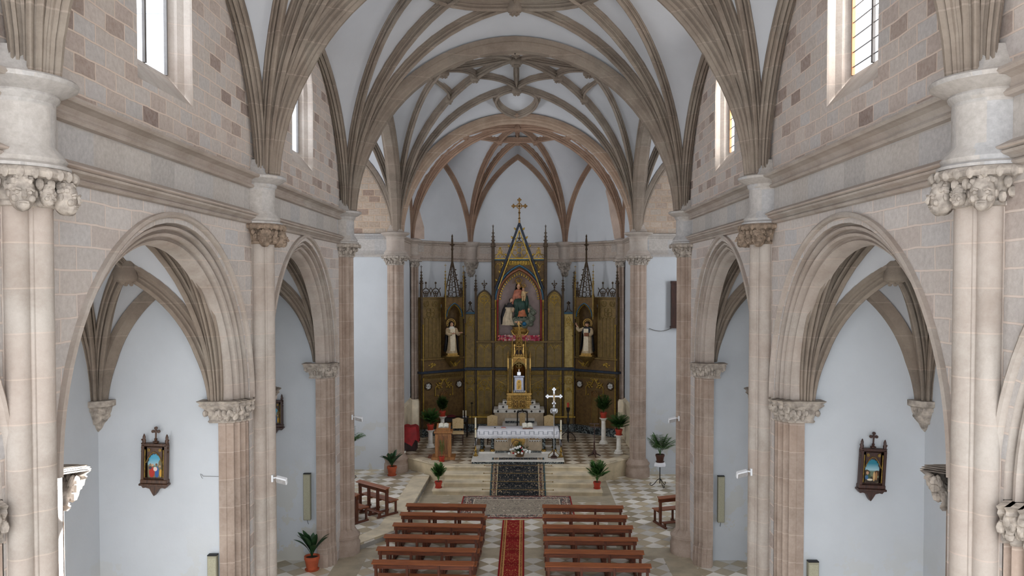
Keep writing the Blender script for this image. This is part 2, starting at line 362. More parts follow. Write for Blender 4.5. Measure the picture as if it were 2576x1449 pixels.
def nave_wall(s):
    nm = 'left' if s < 0 else 'right'
    X = XC+s*XW; ex = lambda d: X+s*d          # d into the wall
    low = MB(); cl = MB(); fr = MB()
    ends = [(-3, YA-.05), (YA-.05, 14.92), (14.92, 22.48)]
    bnd = [(-3, 7.9), (7.9, 15.0), (15.0, 22.48)]
    for (yc, a, c), (y0, y1) in zip(ARC, bnd):
        strips(low, X, arch_pts(yc, ZSP, a, c), y0, y1, 0, Z_STR0)
        strips(low, ex(TH), arch_pts(yc, ZSP, a, c, .32), y0, y1, 0, 9.6)
    low.add([(X, 22.48, 0), (ex(TH), 22.48, 0), (ex(TH), 22.48, Z_STR0), (X, 22.48, Z_STR0)], [(0, 1, 2, 3)])
    w = low.build('wall_'+nm, NAVE, kind='structure')
    fr.add([(X, -3, Z_STR0), (X, 22.48, Z_STR0), (X, 22.48, Z_COR0), (X, -3, Z_COR0)], [(0, 1, 2, 3)])
    fr.add([(X, 22.48, Z_STR0), (ex(TH), 22.48, Z_STR0), (ex(TH), 22.48, Z_COR0), (X, 22.48, Z_COR0)], [(0, 1, 2, 3)])
    fr.build('frieze', FRIEZE, w)
    k = 0
    for (yc,), (y0, y1) in zip(WIN, bnd):
        k += 1
        zs, zsill = 12.0, 10.2
        out = win_outline(yc, .87, zs, 1.0); inn = win_outline(yc+.07, .66, 11.97, .75)
        cl.add([(X, y0, Z_COR0), (X, y1, Z_COR0), (X, y1, zsill), (X, y0, zsill)], [(0, 1, 2, 3)])
        strips(cl, X, out, y0, y1, zsill, 15.2)
        # splayed reveal in three orders
        sp = MB(); rows = []
        for d, t in ((0, 0), (.03, .06), (.12, .10), (.14, .2), (.2, .5), (.24, .55), (.3, .8), (.34, 1.0)):
            o2 = [(y0_+(y1_-y0_)*t, z0_+(z1_-z0_)*t) for (y0_, z0_), (y1_, z1_) in zip(out, inn)]
            zb = zsill+(10.64-zsill)*t
            rows.append([(ex(d), o2[0][0], zb)]+[(ex(d), y, z) for y, z in o2]+[(ex(d), o2[-1][0], zb)])
        sp.grid(rows, smooth=False)
        sp.build('window_reveal', STONE, w)
        sill = MB(); sill.add([(ex(0), out[-1][0], zsill), (ex(0), out[0][0], zsill), (ex(.34), inn[0][0], 10.64), (ex(.34), inn[-1][0], 10.64)], [(0, 1, 2, 3)])
        sill.build('window_sill', STONE, w)
        g = MB(); loop = [(ex(.34), inn[0][0], 10.64)]+[(ex(.34), y, z) for y, z in inn]+[(ex(.34), inn[-1][0], 10.64)]
        g.add(loop, [tuple(range(len(loop)))])
        wi = g.build('window_%d' % (k+(0 if s < 0 else 3)), GLASS, kind='structure')
        lead = MB()
        for i in range(9 if s > 0 else 0): lead.box(min(ex(.325), ex(.34)), max(ex(.325), ex(.34)), inn[-1][0], inn[0][0], 10.75+i*.22, 10.762+i*.22)
        lead.box(min(ex(.31), ex(.35)), max(ex(.31), ex(.35)), yc-.0, yc+.05, 10.64, 12.5)
        lead.build('glazing_bar', LEAD, wi)
        fm = MB()
        for yy in (inn[0][0]-.025, inn[-1][0]): fm.box(min(ex(.31), ex(.36)), max(ex(.31), ex(.36)), yy, yy+.025, 10.64, 12.0)
        fm.build('window_frame', FRAME if s > 0 else LEAD, wi)
    cl.add([(X, 22.48, Z_COR0), (ex(TH), 22.48, Z_COR0), (ex(TH), 22.48, 15.2), (X, 22.48, 15.2)], [(0, 1, 2, 3)])
    cl.build('clerestory', CLER, w)
    # mouldings along the wall
    def run(prof, name):
        m = MB(); rows = [[(X-s*a, y, z) for a, z in prof] for y in (-3, YA, YB, 22.5)]
        m.grid(rows, smooth=False, cv=True); m.build(name, STONE, w)
    run([(0, Z_STR0-.03), (.06, Z_STR0-.02), (.09, Z_STR0+.01), (.07, Z_STR0+.03), (.05, Z_STR0+.035), (.08, Z_STR0+.06), (.14, Z_STR0+.085), (.15, Z_STR0+.11), (.13, Z_STR0+.12), (.17, Z_STR0+.14), (.17, Z_STR0+.16), (.0, Z_STR0+.24)], 'string_course')
    run([(0, Z_COR0-.05), (.07, Z_COR0-.04), (.1, Z_COR0-.01), (.08, Z_COR0+.02), (.05, Z_COR0+.025), (.06, Z_COR0+.06), (.1, Z_COR0+.1), (.17, Z_COR0+.125), (.22, Z_COR0+.13), (.25, Z_COR0+.155), (.24, Z_COR0+.185), (.0, Z_COR0+.25)], 'cornice')
    # arcade arches, jambs and their carved capitals
    for yc, a, c in ARC:
        m = MB(); rows = []
        for d, dep in MOULD:
            rows.append([(ex(dep), y, z) for y, z in arch_pts(yc, ZSP, a, c, d, 20)])
        m.grid(rows, smooth=True); m.build('arch_moulding', STONE, w, smooth=True, angle=28)
        for e in (1, -1):
            J = [(0.02, 0), (.02, .05), (.035, .1), (.06, .11), (.065, .05), (.09, .035), (.115, .06), (.12, .14), (.135, .18), (.155, .12), (.185, .1), (.21, .13), (.215, .22), (.23, .25), (.25, .19), (.28, .18), (.3, .22), (.305, .3), (.32, .31), (.32, .44)]
            m = MB(); prof = [(ex(dep), yc+e*(a-d)) for d, dep in J]
            nrm = [(-s, -e)]*len(prof)+[(s, -e), (s, 0)]
            rows = [[(x, y, z) for x, y in prof] for z in (0, .6, .62, 5.05)]
            m.grid(rows, smooth=True); m.build('jamb_shafts', BRST, w, angle=28)
            base = MB(); rows = []
            for z, o in ((0, .09), (.34, .09), (.36, .06), (.5, .05), (.56, .02), (.6, .0)):
                rows.append([(x+nx*o*.6, y+ny*o, z) for (x, y), (nx, ny) in zip(prof, nrm)])
            base.grid(rows, smooth=False); base.build('jamb_base', BRST, w)
            prof += [(ex(.56), yc+e*(a-.32)), (ex(.56), yc+e*(a-.1))]
            cap = MB(); rows = []
            for z, o in ((5.02, .03), (5.05, .05), (5.08, .03), (5.1, .03), (5.25, .07), (5.33, .15), (5.35, .17), (5.38, .15), (5.43, .2), (5.43, .0)):
                rows.append([(x+nx*o, y+ny*o, z) for (x, y), (nx, ny) in zip(prof, nrm)])
            cap.grid(rows, smooth=False)
            rnd = random.Random(int(yc*10)+e)
            for i in range(len(prof)-1):
                for q in range(3):
                    x = prof[i][0]+(prof[i+1][0]-prof[i][0])*q/3; y = prof[i][1]+(prof[i+1][1]-prof[i][1])*q/3
                    z = 5.12+.2*rnd.random(); o = .05+(z-5.1)*.35
                    nx, ny = nrm[i]; cap.ball((x+nx*o, y+ny*o, z), (.045, .045, .05+.03*rnd.random()), 6, 4)
            cap.build('jamb_capital', CARVE, w)
    # gable end of the wall towards the crossing
    return w
def glass():
    t = NT('window_glass'); tr = t.n('ShaderNodeBsdfTransparent'); tr.inputs[0].default_value = (.95, .97, 1, 1)
    gl = t.n('ShaderNodeBsdfDiffuse'); gl.inputs[0].default_value = (.9, .92, .95, 1)
    mx = t.n('ShaderNodeMixShader'); mx.inputs[0].default_value = .08
    t.link(tr.outputs[0], mx.inputs[1]); t.link(gl.outputs[0], mx.inputs[2])
    t.link(mx.outputs[0], t.t.nodes['Material Output'].inputs['Surface']); return t.m
GLASS = glass()
LEAD = plain('lead', (96, 92, 90), .6)
FRAME = plain('window_frame_wood', (150, 96, 54), .5)
WL = nave_wall(-1); WR = nave_wall(1)
# ================================================================ vaults
def vault(name, cor, cen, dirs, n=16, mat=None, ribmat=None, rscale=1.0, off=.1, ring=None, extra=None):
    """cor: 4 springing points (--, +-, ++, -+); cen: middle boss; dirs: for the four sides (y-, x+, y+, x-):
    dict(apex=(x,y,z), boss=(x,y,z) or None, rib='rib'/None)"""
    web = MB(); ribs = []
    cen = Vector(cen)
    # the two sides that meet in each corner
    sides = {0: (0, 3), 1: (0, 1), 2: (2, 1), 3: (2, 3)}
    for k in range(4):
        p0 = Vector(cor[k]); A, B = dirs[sides[k][0]], dirs[sides[k][1]]
        ends = [('side', A['apex'], A)]
        if A.get('boss'): ends.append(('tierceron', A['boss'], None))
        ends.append(('diagonal', tuple(cen), None))
        if B.get('boss'): ends.append(('tierceron', B['boss'], None))
        ends.append(('side', B['apex'], B))
        cs = []
        for ty, e, info in ends:
            e = Vector(e); u = Vector((e.x-p0.x, e.y-p0.y, 0)).normalized()
            c = arc_up(p0+u*off, e, n); cs.append(c)
            if ty == 'side':
                if info.get('rib'): info.setdefault('lines', []).append(c)
            else: ribs.append((ty, c))
        for c0, c1 in zip(cs, cs[1:]): web.grid([c0, c1], smooth=True)
    o = web.build(name, mat or VAULT, kind='structure', smooth=True, angle=50)
    for ty, c in ribs:
        rib(c, rscale*(1.0 if ty == 'diagonal' else .92)).build(ty+'_rib', ribmat or RIBS, o)
    for d in dirs:
        if d.get('boss'):      # ridge rib from the tierceron boss to the middle
            pts = [Vector(d['boss']).lerp(cen, i/6) for i in range(7)]
            rib(pts, rscale*.8).build('ridge_rib', ribmat or RIBS, o)
            boss(d['boss'], .2*rscale, o, ribmat)
        for kind, ln in zip([d.get('rib')]*len(d.get('lines', [])), d.get('lines', [])):
            pr = kind if isinstance(kind, list) else RIB
            if kind is not None: rib(ln, rscale if not isinstance(kind, list) else 1.0, pr).build(d.get('name', 'wall_rib'), d.get('mat') or ribmat or RIBS, o)
    boss(cen, .24*rscale, o, ribmat)
    return o
def boss(p, r, par, mat=None):
    m = MB(); p = Vector(p)-Vector((0, 0, .3*max(r/.2, .8)))
    m.lathe([(.01, -.06), (r*.55, -.06), (r*.6, -.03), (r*.9, 0), (r, .05), (r*.92, .12), (r*.8, .2), (r*.8, .32), (.01, .32)], p, 14)
    for k in range(6): m.ball(p+Vector((r*.5*cos(k*PI/3), r*.5*sin(k*PI/3), -.06)), r*.18, 6, 4)
    m.build('boss', mat or RIBS, par)
_q = [(.27, -.05), (.27, .08), (.22, .09), (.21, .16), (.17, .2), (.15, .27), (.12, .3)]
BROAD = [(-a, b) for a, b in _q]+_q[::-1]
_q = [(.28, -.05), (.28, .06), (.24, .1), (.215, .05), (.19, .12), (.205, .17), (.17, .2), (.145, .13), (.12, .2), (.135, .25), (.1, .29), (.07, .22), (.06, .3), (.03, .36)]
MOUL = [(-a, b) for a, b in _q]+_q[::-1]
_q = [(.15, -.05), (.15, .08), (.11, .1), (.1, .06), (.07, .13), (.085, .17), (.05, .2), (.03, .15), (.015, .22)]
FORM = [(-a, b) for a, b in _q]+_q[::-1]
ZV = 9.55
def corner(s, y): return (XC+s*(XW-.14), y, ZV)
def nave_bay(ya, yb, name, y_rib=BROAD):
    yc = (ya+yb)/2
    dirs = [dict(apex=(XC, ya, 14.22)), dict(apex=(XC+XW, yc, 13.5), rib=FORM, name='wall_rib'),
            dict(apex=(XC, yb, 14.22)), dict(apex=(XC-XW, yc, 13.5), rib=FORM, name='wall_rib')]
    dirs[0]['boss'] = (XC, yc-2.05, 14.8); dirs[2]['boss'] = (XC, yc+2.05, 14.8)
    dirs[1]['boss'] = (XC+2.2, yc, 14.5); dirs[3]['boss'] = (XC-2.2, yc, 14.5)
    cor = [corner(-1, ya), corner(1, ya), corner(1, yb), corner(-1, yb)]
    o = vault(name, cor, (XC, yc, 14.95), dirs)
    # ring of ribs round the middle boss
    pts = [Vector((XC+2.1*cos(t), yc+2.05*sin(t), 14.66+.14*abs(sin(t))-.16*abs(cos(t)))) for t in [2*PI*k/40 for k in range(41)]]
    sd = [Vector((cos(2*PI*k/40), sin(2*PI*k/40), 0)) for k in range(41)]; iw = [Vector((0, 0, -1))]*41
    MB().sweep(pts, RIB, sd, iw).build('ring_rib', RIBS, o)
    return o
nave_bay(.8, YA, 'ceiling'); nave_bay(YA, YB, 'ceiling'); nave_bay(YB, YC, 'ceiling')
def cross_arch(y, prof, nm, mat, n=22, zt=14.22):
    m = MB()
    a = [Vector(p) for p in arc_up(Vector(corner(-1, y))+Vector((.1, 0, 0)), (XC, y, zt), n)]
    b = [Vector((2*XC-p.x, p.y, p.z)) for p in a[:-1]][::-1]
    rib(a+b, 1.0, prof).build(nm, mat, bpy.data.objects['ceiling'])
def rib_full(path, prof, nm, mat, par):
    n = len(path); sd, iw = [], []
    mid = Vector(path[n//2]); chord = (Vector(path[-1])-Vector(path[0])).normalized(); side = Vector((-chord.y, chord.x, 0))
    for i in range(n):
        t = (Vector(path[min(i+1, n-1)])-Vector(path[max(i-1, 0)])).normalized(); w = side.cross(t)
        if w.dot(Vector(((Vector(path[0])+Vector(path[-1]))/2))-Vector(path[i])) < 0: w = -w
        sd.append(side); iw.append(w.normalized())
    k = tap(n//2+1, .6, .3); k = k+k[:-1][::-1]
    return MB().sweep(path, prof, sd, iw, taper=k if len(k) == n else None).build(nm, mat, par)
def two_leg(p, q, apex, n=20):
    a = arc_up(p, apex, n); b = arc_up(q, apex, n); return a+b[:-1][::-1]
CE = bpy.data.objects['ceiling']
for y, pr in ((YA, MOUL), (YB, MOUL), (YC, BROAD)):
    p = Vector(corner(-1, y)); q = Vector(corner(1, y))
    rib_full(two_leg(p+Vector((.1, 0, 0)), q-Vector((.1, 0, 0)), (XC, y, 14.22)), pr, 'transverse_arch', RIBS, CE)
# crossing
yc = (YC+YD)/2; HX = XW-.14
dirs = [dict(apex=(XC, YC, 14.22)), dict(apex=(XC+HX, yc, 14.1)), dict(apex=(XC, YD, 14.05)), dict(apex=(XC-HX, yc, 14.1))]
dirs[2]['boss'] = (XC, 29.0, 14.72); dirs[0]['boss'] = (XC, 24.1, 14.72)
dirs[1]['boss'] = (XC+2.4, yc, 14.72); dirs[3]['boss'] = (XC-2.4, yc, 14.72)
CR = vault('ceiling_crossing', [corner(-1, YC), corner(1, YC), corner(1, YD), corner(-1, YD)], (XC, yc, 15.15), dirs, rscale=.95)
def curve(pts, n=14):
    out = []; k = len(pts)-1
    for i in range(n+1):
        t = i/n; q = [Vector(p) for p in pts]
        while len(q) > 1: q = [a.lerp(b, t) for a, b in zip(q, q[1:])]
        out.append(q[0])
    return out
def hang(pts, nm, par, mat=None, sc=.75):
    n = len(pts); sd = []
    for i in range(n):
        t = Vector(pts[min(i+1, n-1)])-Vector(pts[max(i-1, 0)]); h = Vector((t.x, t.y, 0))
        h = h.normalized() if h.length > 1e-4 else Vector((1, 0, 0)); sd.append(Vector((-h.y, h.x, 0)))
    return MB().sweep(pts, [(a*sc, b*sc) for a, b in RIB], sd, [Vector((0, 0, -1))]*n).build(nm, mat or RIBS, par)
def on_diag(sx, sy, t):
    p = arc_up(Vector(corner(sx, YD if sy > 0 else YC)), (XC, yc, 15.15), 40); return p[int(40*t)]
for sx in (-1, 1):
    for sy in (-1, 1):
        dd = on_diag(sx, sy, .8); lat = Vector((XC+sx*2.4, yc, 14.72)); lon = Vector((XC, yc+sy*2.45, 14.72)); low = on_diag(sx, sy, .66)
        boss(dd, .17, CR); boss(low, .15, CR)
        hang(curve([dd, dd.lerp(lon, .5)+Vector((-sx*.3, -sy*.35, .1)), lon]), 'lierne_rib', CR)
        hang(curve([dd, dd.lerp(lat, .5)+Vector((-sx*.35, -sy*.3, .1)), lat]), 'lierne_rib', CR)
        # ogee lierne that swings from the side boss down to the diagonal
        hang(curve([lat, lat+Vector((sx*.75, sy*.1, -.08)), low+Vector((sx*.55, -sy*1.0, .45)), low+Vector((-sx*.25, -sy*.5, .2)), low]), 'curved_lierne', CR, sc=.8)
for sy in (1, -1):
    b0 = Vector((XC, yc+sy*2.45, 14.72)); ap = Vector((XC, yc+sy*4.3, 14.12))
    for sx in (-1, 1):
        hang(curve([b0, b0+Vector((sx*1.2, sy*.15, -.12)), ap+Vector((sx*.85, -sy*.5, .1)), ap]), 'curved_lierne', CR, sc=.9)
# side arches of the crossing, broad arch to the apse
for s in (-1, 1):
    p = Vector((XC+s*HX, YC+.15, ZV)); q = Vector((XC+s*HX, YD-.15, ZV)); rib_full(two_leg(p, q, (XC+s*HX, yc, 14.1)), BROAD, 'crossing_arch', RIBS, CR)
    xa_, xb_ = XC+s*HX, XC+s*11; x0_, x1_ = min(xa_, xb_), max(xa_, xb_); xm_ = (xa_+xb_)/2
    d_ = [dict(apex=(xm_, YC, 13.9)), dict(apex=(x1_, yc, 14.1)), dict(apex=(xm_, YD+.28, 13.6), rib=FORM, name='wall_rib'), dict(apex=(x0_, yc, 14.1))]
    vault('ceiling_transept_'+('left' if s < 0 else 'right'), [(x0_, YC, ZV), (x1_, YC, ZV), (x1_, YD+.2, ZV), (x0_, YD+.2, ZV)], (xm_, yc, 15.0), d_, rscale=.95)
p = Vector(corner(-1, YD))+Vector((.1, 0, 0)); q = Vector(corner(1, YD))-Vector((.1, 0, 0))
rib_full(two_leg(p, q, (XC, YD, 14.05)), BROAD, 'apse_arch', dressed('apse_arch_stone', (172, 152, 134), (136, 114, 98), (170, 140, 120), .7), CR)
# ================================================================ apse
EY, FY, FX, EX = 35.9, 38.4, 2.3, 4.80
plan = [(XC-HX-.1, YD), (XC-EX, EY), (XC-FX, FY), (XC+FX, FY), (XC+EX, EY), (XC+HX+.1, YD)]
O = Vector((XC, 33.6, 14.25)); web = MB(); AP = []
cor = [Vector((x, y, ZV)) for x, y in plan]
zf = [13.4, 13.35, 13.75, 13.35, 13.4]
for i in range(5):
    a, c = cor[i], cor[i+1]; mid = (a+c)/2; M = Vector((mid.x, mid.y, zf[i]))
    ra, rc = arc_up(a, O), arc_up(c, O); fa_, fc_ = arc_up(a, M), arc_up(c, M)
    web.grid([ra, fa_]); web.grid([rc, fc_]); AP.append(('wall_rib', fa_)); AP.append(('wall_rib', fc_))
    AP.append(('diagonal_rib', ra))
    wall_top = fa_+fc_[:-1][::-1]
AP.append(('diagonal_rib', arc_up(cor[5], O)))
for k in (0, 5):
    web.grid([arc_up(cor[k], (XC, YD, 14.05)), arc_up(cor[k], O)])
apse = web.build('ceiling_apse', VAULT, kind='structure', smooth=True, angle=50)
for nm, c in AP: rib(c, .8 if nm == 'wall_rib' else .95).build(nm, APRIB, apse)
tb = Vector((XC, 35.8, 14.05))
nodes = []
for s in (-1, 1):
    f = cor[2] if s < 0 else cor[3]; c = arc_up(f, tb); rib(c, .9).build('tierceron_rib', APRIB, apse)
    c2 = arc_up(cor[1] if s < 0 else cor[4], Vector((XC+s*2.2, 34.2, 14.0))); rib(c2, .8).build('tierceron_rib', APRIB, apse)
    nd = arc_up(f, O, 40)[31]; nodes.append(nd); boss(nd, .15, apse, APRIB)
    hang([Vector((XC+s*2.2, 34.2, 14.0)).lerp(nd, k/6) for k in range(7)], 'lierne_rib', apse, APRIB, .8)
    boss((XC+s*2.2, 34.2, 14.0), .15, apse, APRIB)
hang([nodes[0].lerp(nodes[1], k/6) for k in range(7)], 'lierne_rib', apse, APRIB, .8)
hang([O.lerp(tb, k/6) for k in range(7)], 'ridge_rib', apse, APRIB, .7); boss(tb, .16, apse, APRIB); boss(O, .18, apse, APRIB)
m = MB(); st = MB(); dado = MB()
for i, ((x0, y0), (x1, y1)) in enumerate(zip(plan, plan[1:])):
    # unseen opening added high in both straight sides, to let light into the apse
    bits = [(0, 1, 0, 14.6)] if i not in (0, 4) else [(0, 1, 0, 9.95), (0, 1, 11.5, 14.6)]+([(0, .08, 9.95, 11.5), (.3, 1, 9.95, 11.5)] if i == 0 else [(0, .7, 9.95, 11.5), (.92, 1, 9.95, 11.5)])
    for ta, tb_, z0, z1 in bits:
        a, c = (x0+(x1-x0)*ta, y0+(y1-y0)*ta), (x0+(x1-x0)*tb_, y0+(y1-y0)*tb_)
        m.add([(a[0], a[1], z0), (c[0], c[1], z0), (c[0], c[1], z1), (a[0], a[1], z1)], [(0, 1, 2, 3)])
aw = m.build('wall_apse', PLAS, kind='structure')
cx, cy = XC, 34.0
def inset(pl, d):
    out = []
    for i, (x, y) in enumerate(pl):
        v = Vector((cx-x, cy-y, 0)).normalized() if 0 < i < len(pl)-1 else Vector((1 if x < cx else -1, 0, 0)); out.append((x+v.x*d, y+v.y*d))
    return out
def band(prof, name, mat, z_off=0, pl=plan):
    mm = MB(); rows = [[(x, y, z) for x, y in inset(pl, d)] for d, z in prof]; mm.grid(rows, smooth=False); return mm.build(name, mat, aw)
band([(0, Z_STR0-.05), (.08, Z_STR0-.05), (.1, Z_STR0), (.06, Z_STR0+.04), (.12, Z_STR0+.1), (.05, Z_STR0+.2), (.05, Z_COR0-.02), (.1, Z_COR0), (.08, Z_COR0+.04), (.2, Z_COR0+.12), (.21, Z_COR0+.16), (0, Z_COR0+.2)], 'frieze', masonry('ashlar_apse', .8, .9, [(150, 134, 120), (164, 148, 134), (156, 148, 140), (170, 152, 138)], (176, 160, 146), .012, .4, .3))
for pl_ in (plan[:3], plan[3:]):
    mm = MB()
    for (x0, y0), (x1, y1) in zip(pl_, pl_[1:]):
        a0 = Vector((cx-x0, cy-y0, 0)).normalized()*.12; a1 = Vector((cx-x1, cy-y1, 0)).normalized()*.12
        mm.add([(x0+a0.x, y0+a0.y, ZS), (x1+a1.x, y1+a1.y, ZS), (x1+a1.x, y1+a1.y, 2.35), (x0+a0.x, y0+a0.y, 2.35), (x0, y0, 2.45), (x1, y1, 2.45)], [(0, 1, 2, 3), (3, 2, 5, 4)])
    mm.build('dado', STEP, aw)
# bare plaster patches beside the apse ribs
TAN = plain('bare_plaster_patch', (192, 172, 158), .9, 0, .1, 3)
rnd = random.Random(3)
for (xa, ya_), (xb, yb_), nm in ((plan[1], plan[2], 0), (plan[4], plan[3], 1)):
    dx, dy = xb-xa, yb_-ya_; L = math.hypot(dx, dy); nx, ny = -dy/L, dx/L
    if nx*(cx-xa)+ny*(cy-ya_) < 0: nx, ny = -nx, -ny
    pts = [(0.05, Z_COR1+.1), (.75 if nm == 0 else .55, Z_COR1+.1)]
    zz = Z_COR1+.1
    for w in ([.72, .5, .34, .3] if nm == 0 else [.62, .8, .9, 1.0, .9, .82]): zz += .55; pts.append((w+.08*rnd.random(), zz))
    pts.append((.05, zz+.2))
    mm = MB(); mm.add([(xa+dx/L*u+nx*.006, ya_+dy/L*u+ny*.006, z) for u, z in pts], [tuple(range(len(pts)))]); mm.build('bare_patch', TAN, aw)
# ================================================================ transept end walls beside the apse
for s in (-1, 1):
    nm = 'left' if s < 0 else 'right'; x0, x1 = XC+s*(HX-.1), XC+s*11
    w = MB().add([(x0, YD+.3, 0), (x1, YD+.3, 0), (x1, YD+.3, Z_STR0), (x0, YD+.3, Z_STR0)], [(0, 1, 2, 3)]).build('wall_transept_'+nm, PLAS, kind='structure')
    MB().add([(x0, YD+.3, Z_STR0), (x1, YD+.3, Z_STR0), (x1, YD+.3, 15.2), (x0, YD+.3, 15.2)], [(0, 1, 2, 3)]).build('masonry', RUBBLE, w)
    mm = MB(); rows = [[(x, YD+.3-a, z) for a, z in [(0, Z_STR0-.05), (.06, Z_STR0-.05), (.08, Z_STR0), (.04, Z_STR0+.05), (.1, Z_STR0+.1), (.03, Z_STR0+.2), (.03, Z_COR0-.02), (.08, Z_COR0), (.06, Z_COR0+.04), (.18, Z_COR0+.12), (.18, Z_COR0+.16), (0, Z_COR0+.2)]] for x in (x0, x1)]
    mm.grid(rows, smooth=False); mm.build('frieze', FRIEZE, w)
    MB().box(min(x0, x1), max(x0, x1), YD+.27, YD+.3, .0, .28).build('skirting', PLAS, w)
    xe = XC+s*11; ew = MB()
    for a, c, z0, z1 in ((22.3, 25.6, 0, 15.2), (27.4, YD+.3, 0, 15.2), (25.6, 27.4, 0, 5.0), (25.6, 27.4, 11.0, 15.2)):
        ew.add([(xe, a, z0), (xe, c, z0), (xe, c, z1), (xe, a, z1)], [(0, 1, 2, 3)])
    ew.build('wall_transept_end_'+nm, PLAS, kind='structure')
    # west side of the transept, beyond the nave wall
    MB().box(min(XC+s*(XW+.6), x1), max(XC+s*(XW+.6), x1), 22.2, 22.45, 0, 14.99).build('wall_transept_side_'+nm, PLAS, kind='structure')
MB().box(XC-XW-.5, XC+XW+.5, -3, 40, 15.2, 15.4).build('roof', PLAS, kind='structure')
MB().box(XC-11.0, XC+11.0, 22.2, YD+.5, 15.0, 15.15).build('roof', PLAS, kind='structure')
# ================================================================ side chapels
for s in (-1, 1):
    nm = 'left' if s < 0 else 'right'; xi, xo = XC+s*(XW+TH), XC+s*7.47
    segs = [(-2, 7.3, None), (7.3, 14.3, (9.4, 11.0) if s < 0 else (9.6, 10.4)), (15.1, 21.45, (16.2, 17.8))]
    ow = MB()
    for y0, y1, op in segs:
        y1e = y1+.8
        if op:
            for a, c, z0, z1 in ((y0, op[0], 0, 9.6), (op[1], y1e, 0, 9.6), (op[0], op[1], 0, 1.4), (op[0], op[1], 5.2, 9.6)):
                ow.add([(xo, a, z0), (xo, c, z0), (xo, c, z1), (xo, a, z1)], [(0, 1, 2, 3)])
        else: ow.add([(xo, y0, 0), (xo, y1e, 0), (xo, y1e, 9.6), (xo, y0, 9.6)], [(0, 1, 2, 3)])
    ow.build('wall_aisle_'+nm, PLAS, kind='structure')
    for k, (y0, y1) in enumerate(((7.3, 14.3), (15.1, 21.45))):
        pw = MB().box(min(xi, xo), max(xi, xo), y1, y1+.8, 0, 9.6).build('wall_chapel_%s_%d' % (nm, k+1), PLAS, kind='structure')
        yc_ = (y0+y1)/2; xm = (xi+xo)/2
        cz = ZSP
        cor_ = [(xi, y0+.1, cz), (xo, y0+.1, cz), (xo, y1-.02, cz), (xi, y1-.02, cz)]
        if s < 0: cor_ = [cor_[1], cor_[0], cor_[3], cor_[2]]
        xl, xr = (xo, xi) if s < 0 else (xi, xo)
        yb_ = y1-1.25
        d_ = [dict(apex=(xm, y0+.1, 7.4)), dict(apex=(xr, yc_, 8.75), rib=FORM), dict(apex=(xm, y1-.03, 7.5), boss=(xm+s*-.05, yb_, 7.85), rib=[(-.16, -.02), (-.16, .08), (-.1, .12), (-.02, .2), (.1, .16), (.16, -.02)], name='wall_rib'), dict(apex=(xl, yc_, 8.75), rib=FORM)]
        if s < 0: pass
        v = vault('ceiling_chapel_'+nm+'_%d' % (k+1), cor_, (xm, yc_, 9.0), d_, rscale=.95, off=.08)
        # carved corbel in the far outer corner
        cb = MB(); base = (xo, y1)
        for z, r in ((4.86, .02), (4.9, .06), (5.02, .13), (5.08, .14), (5.2, .24), (5.33, .28), (5.35, .32), (5.43, .32)):
            pass
        rows = []
        for z, r in ((4.84, .01), (4.9, .07), (5.0, .12), (5.05, .17), (5.2, .24), (5.3, .27), (5.33, .33), (5.43, .33), (5.43, 0)):
            rows.append([(xo-s*r*cos(a), y1-r*sin(a), z) for a in [PI/2*i/8 for i in range(9)]])
        cb.grid(rows, smooth=False); rr = random.Random(k)
        for q in range(26):
            z = 4.95+.35*rr.random(); r = .07+(z-4.9)*.5; a = PI/2*rr.random(); cb.ball((xo-s*r*cos(a), y1-r*sin(a), z), .045, 6, 4)
        cb.build('carved_corbel', CARVE, pw)
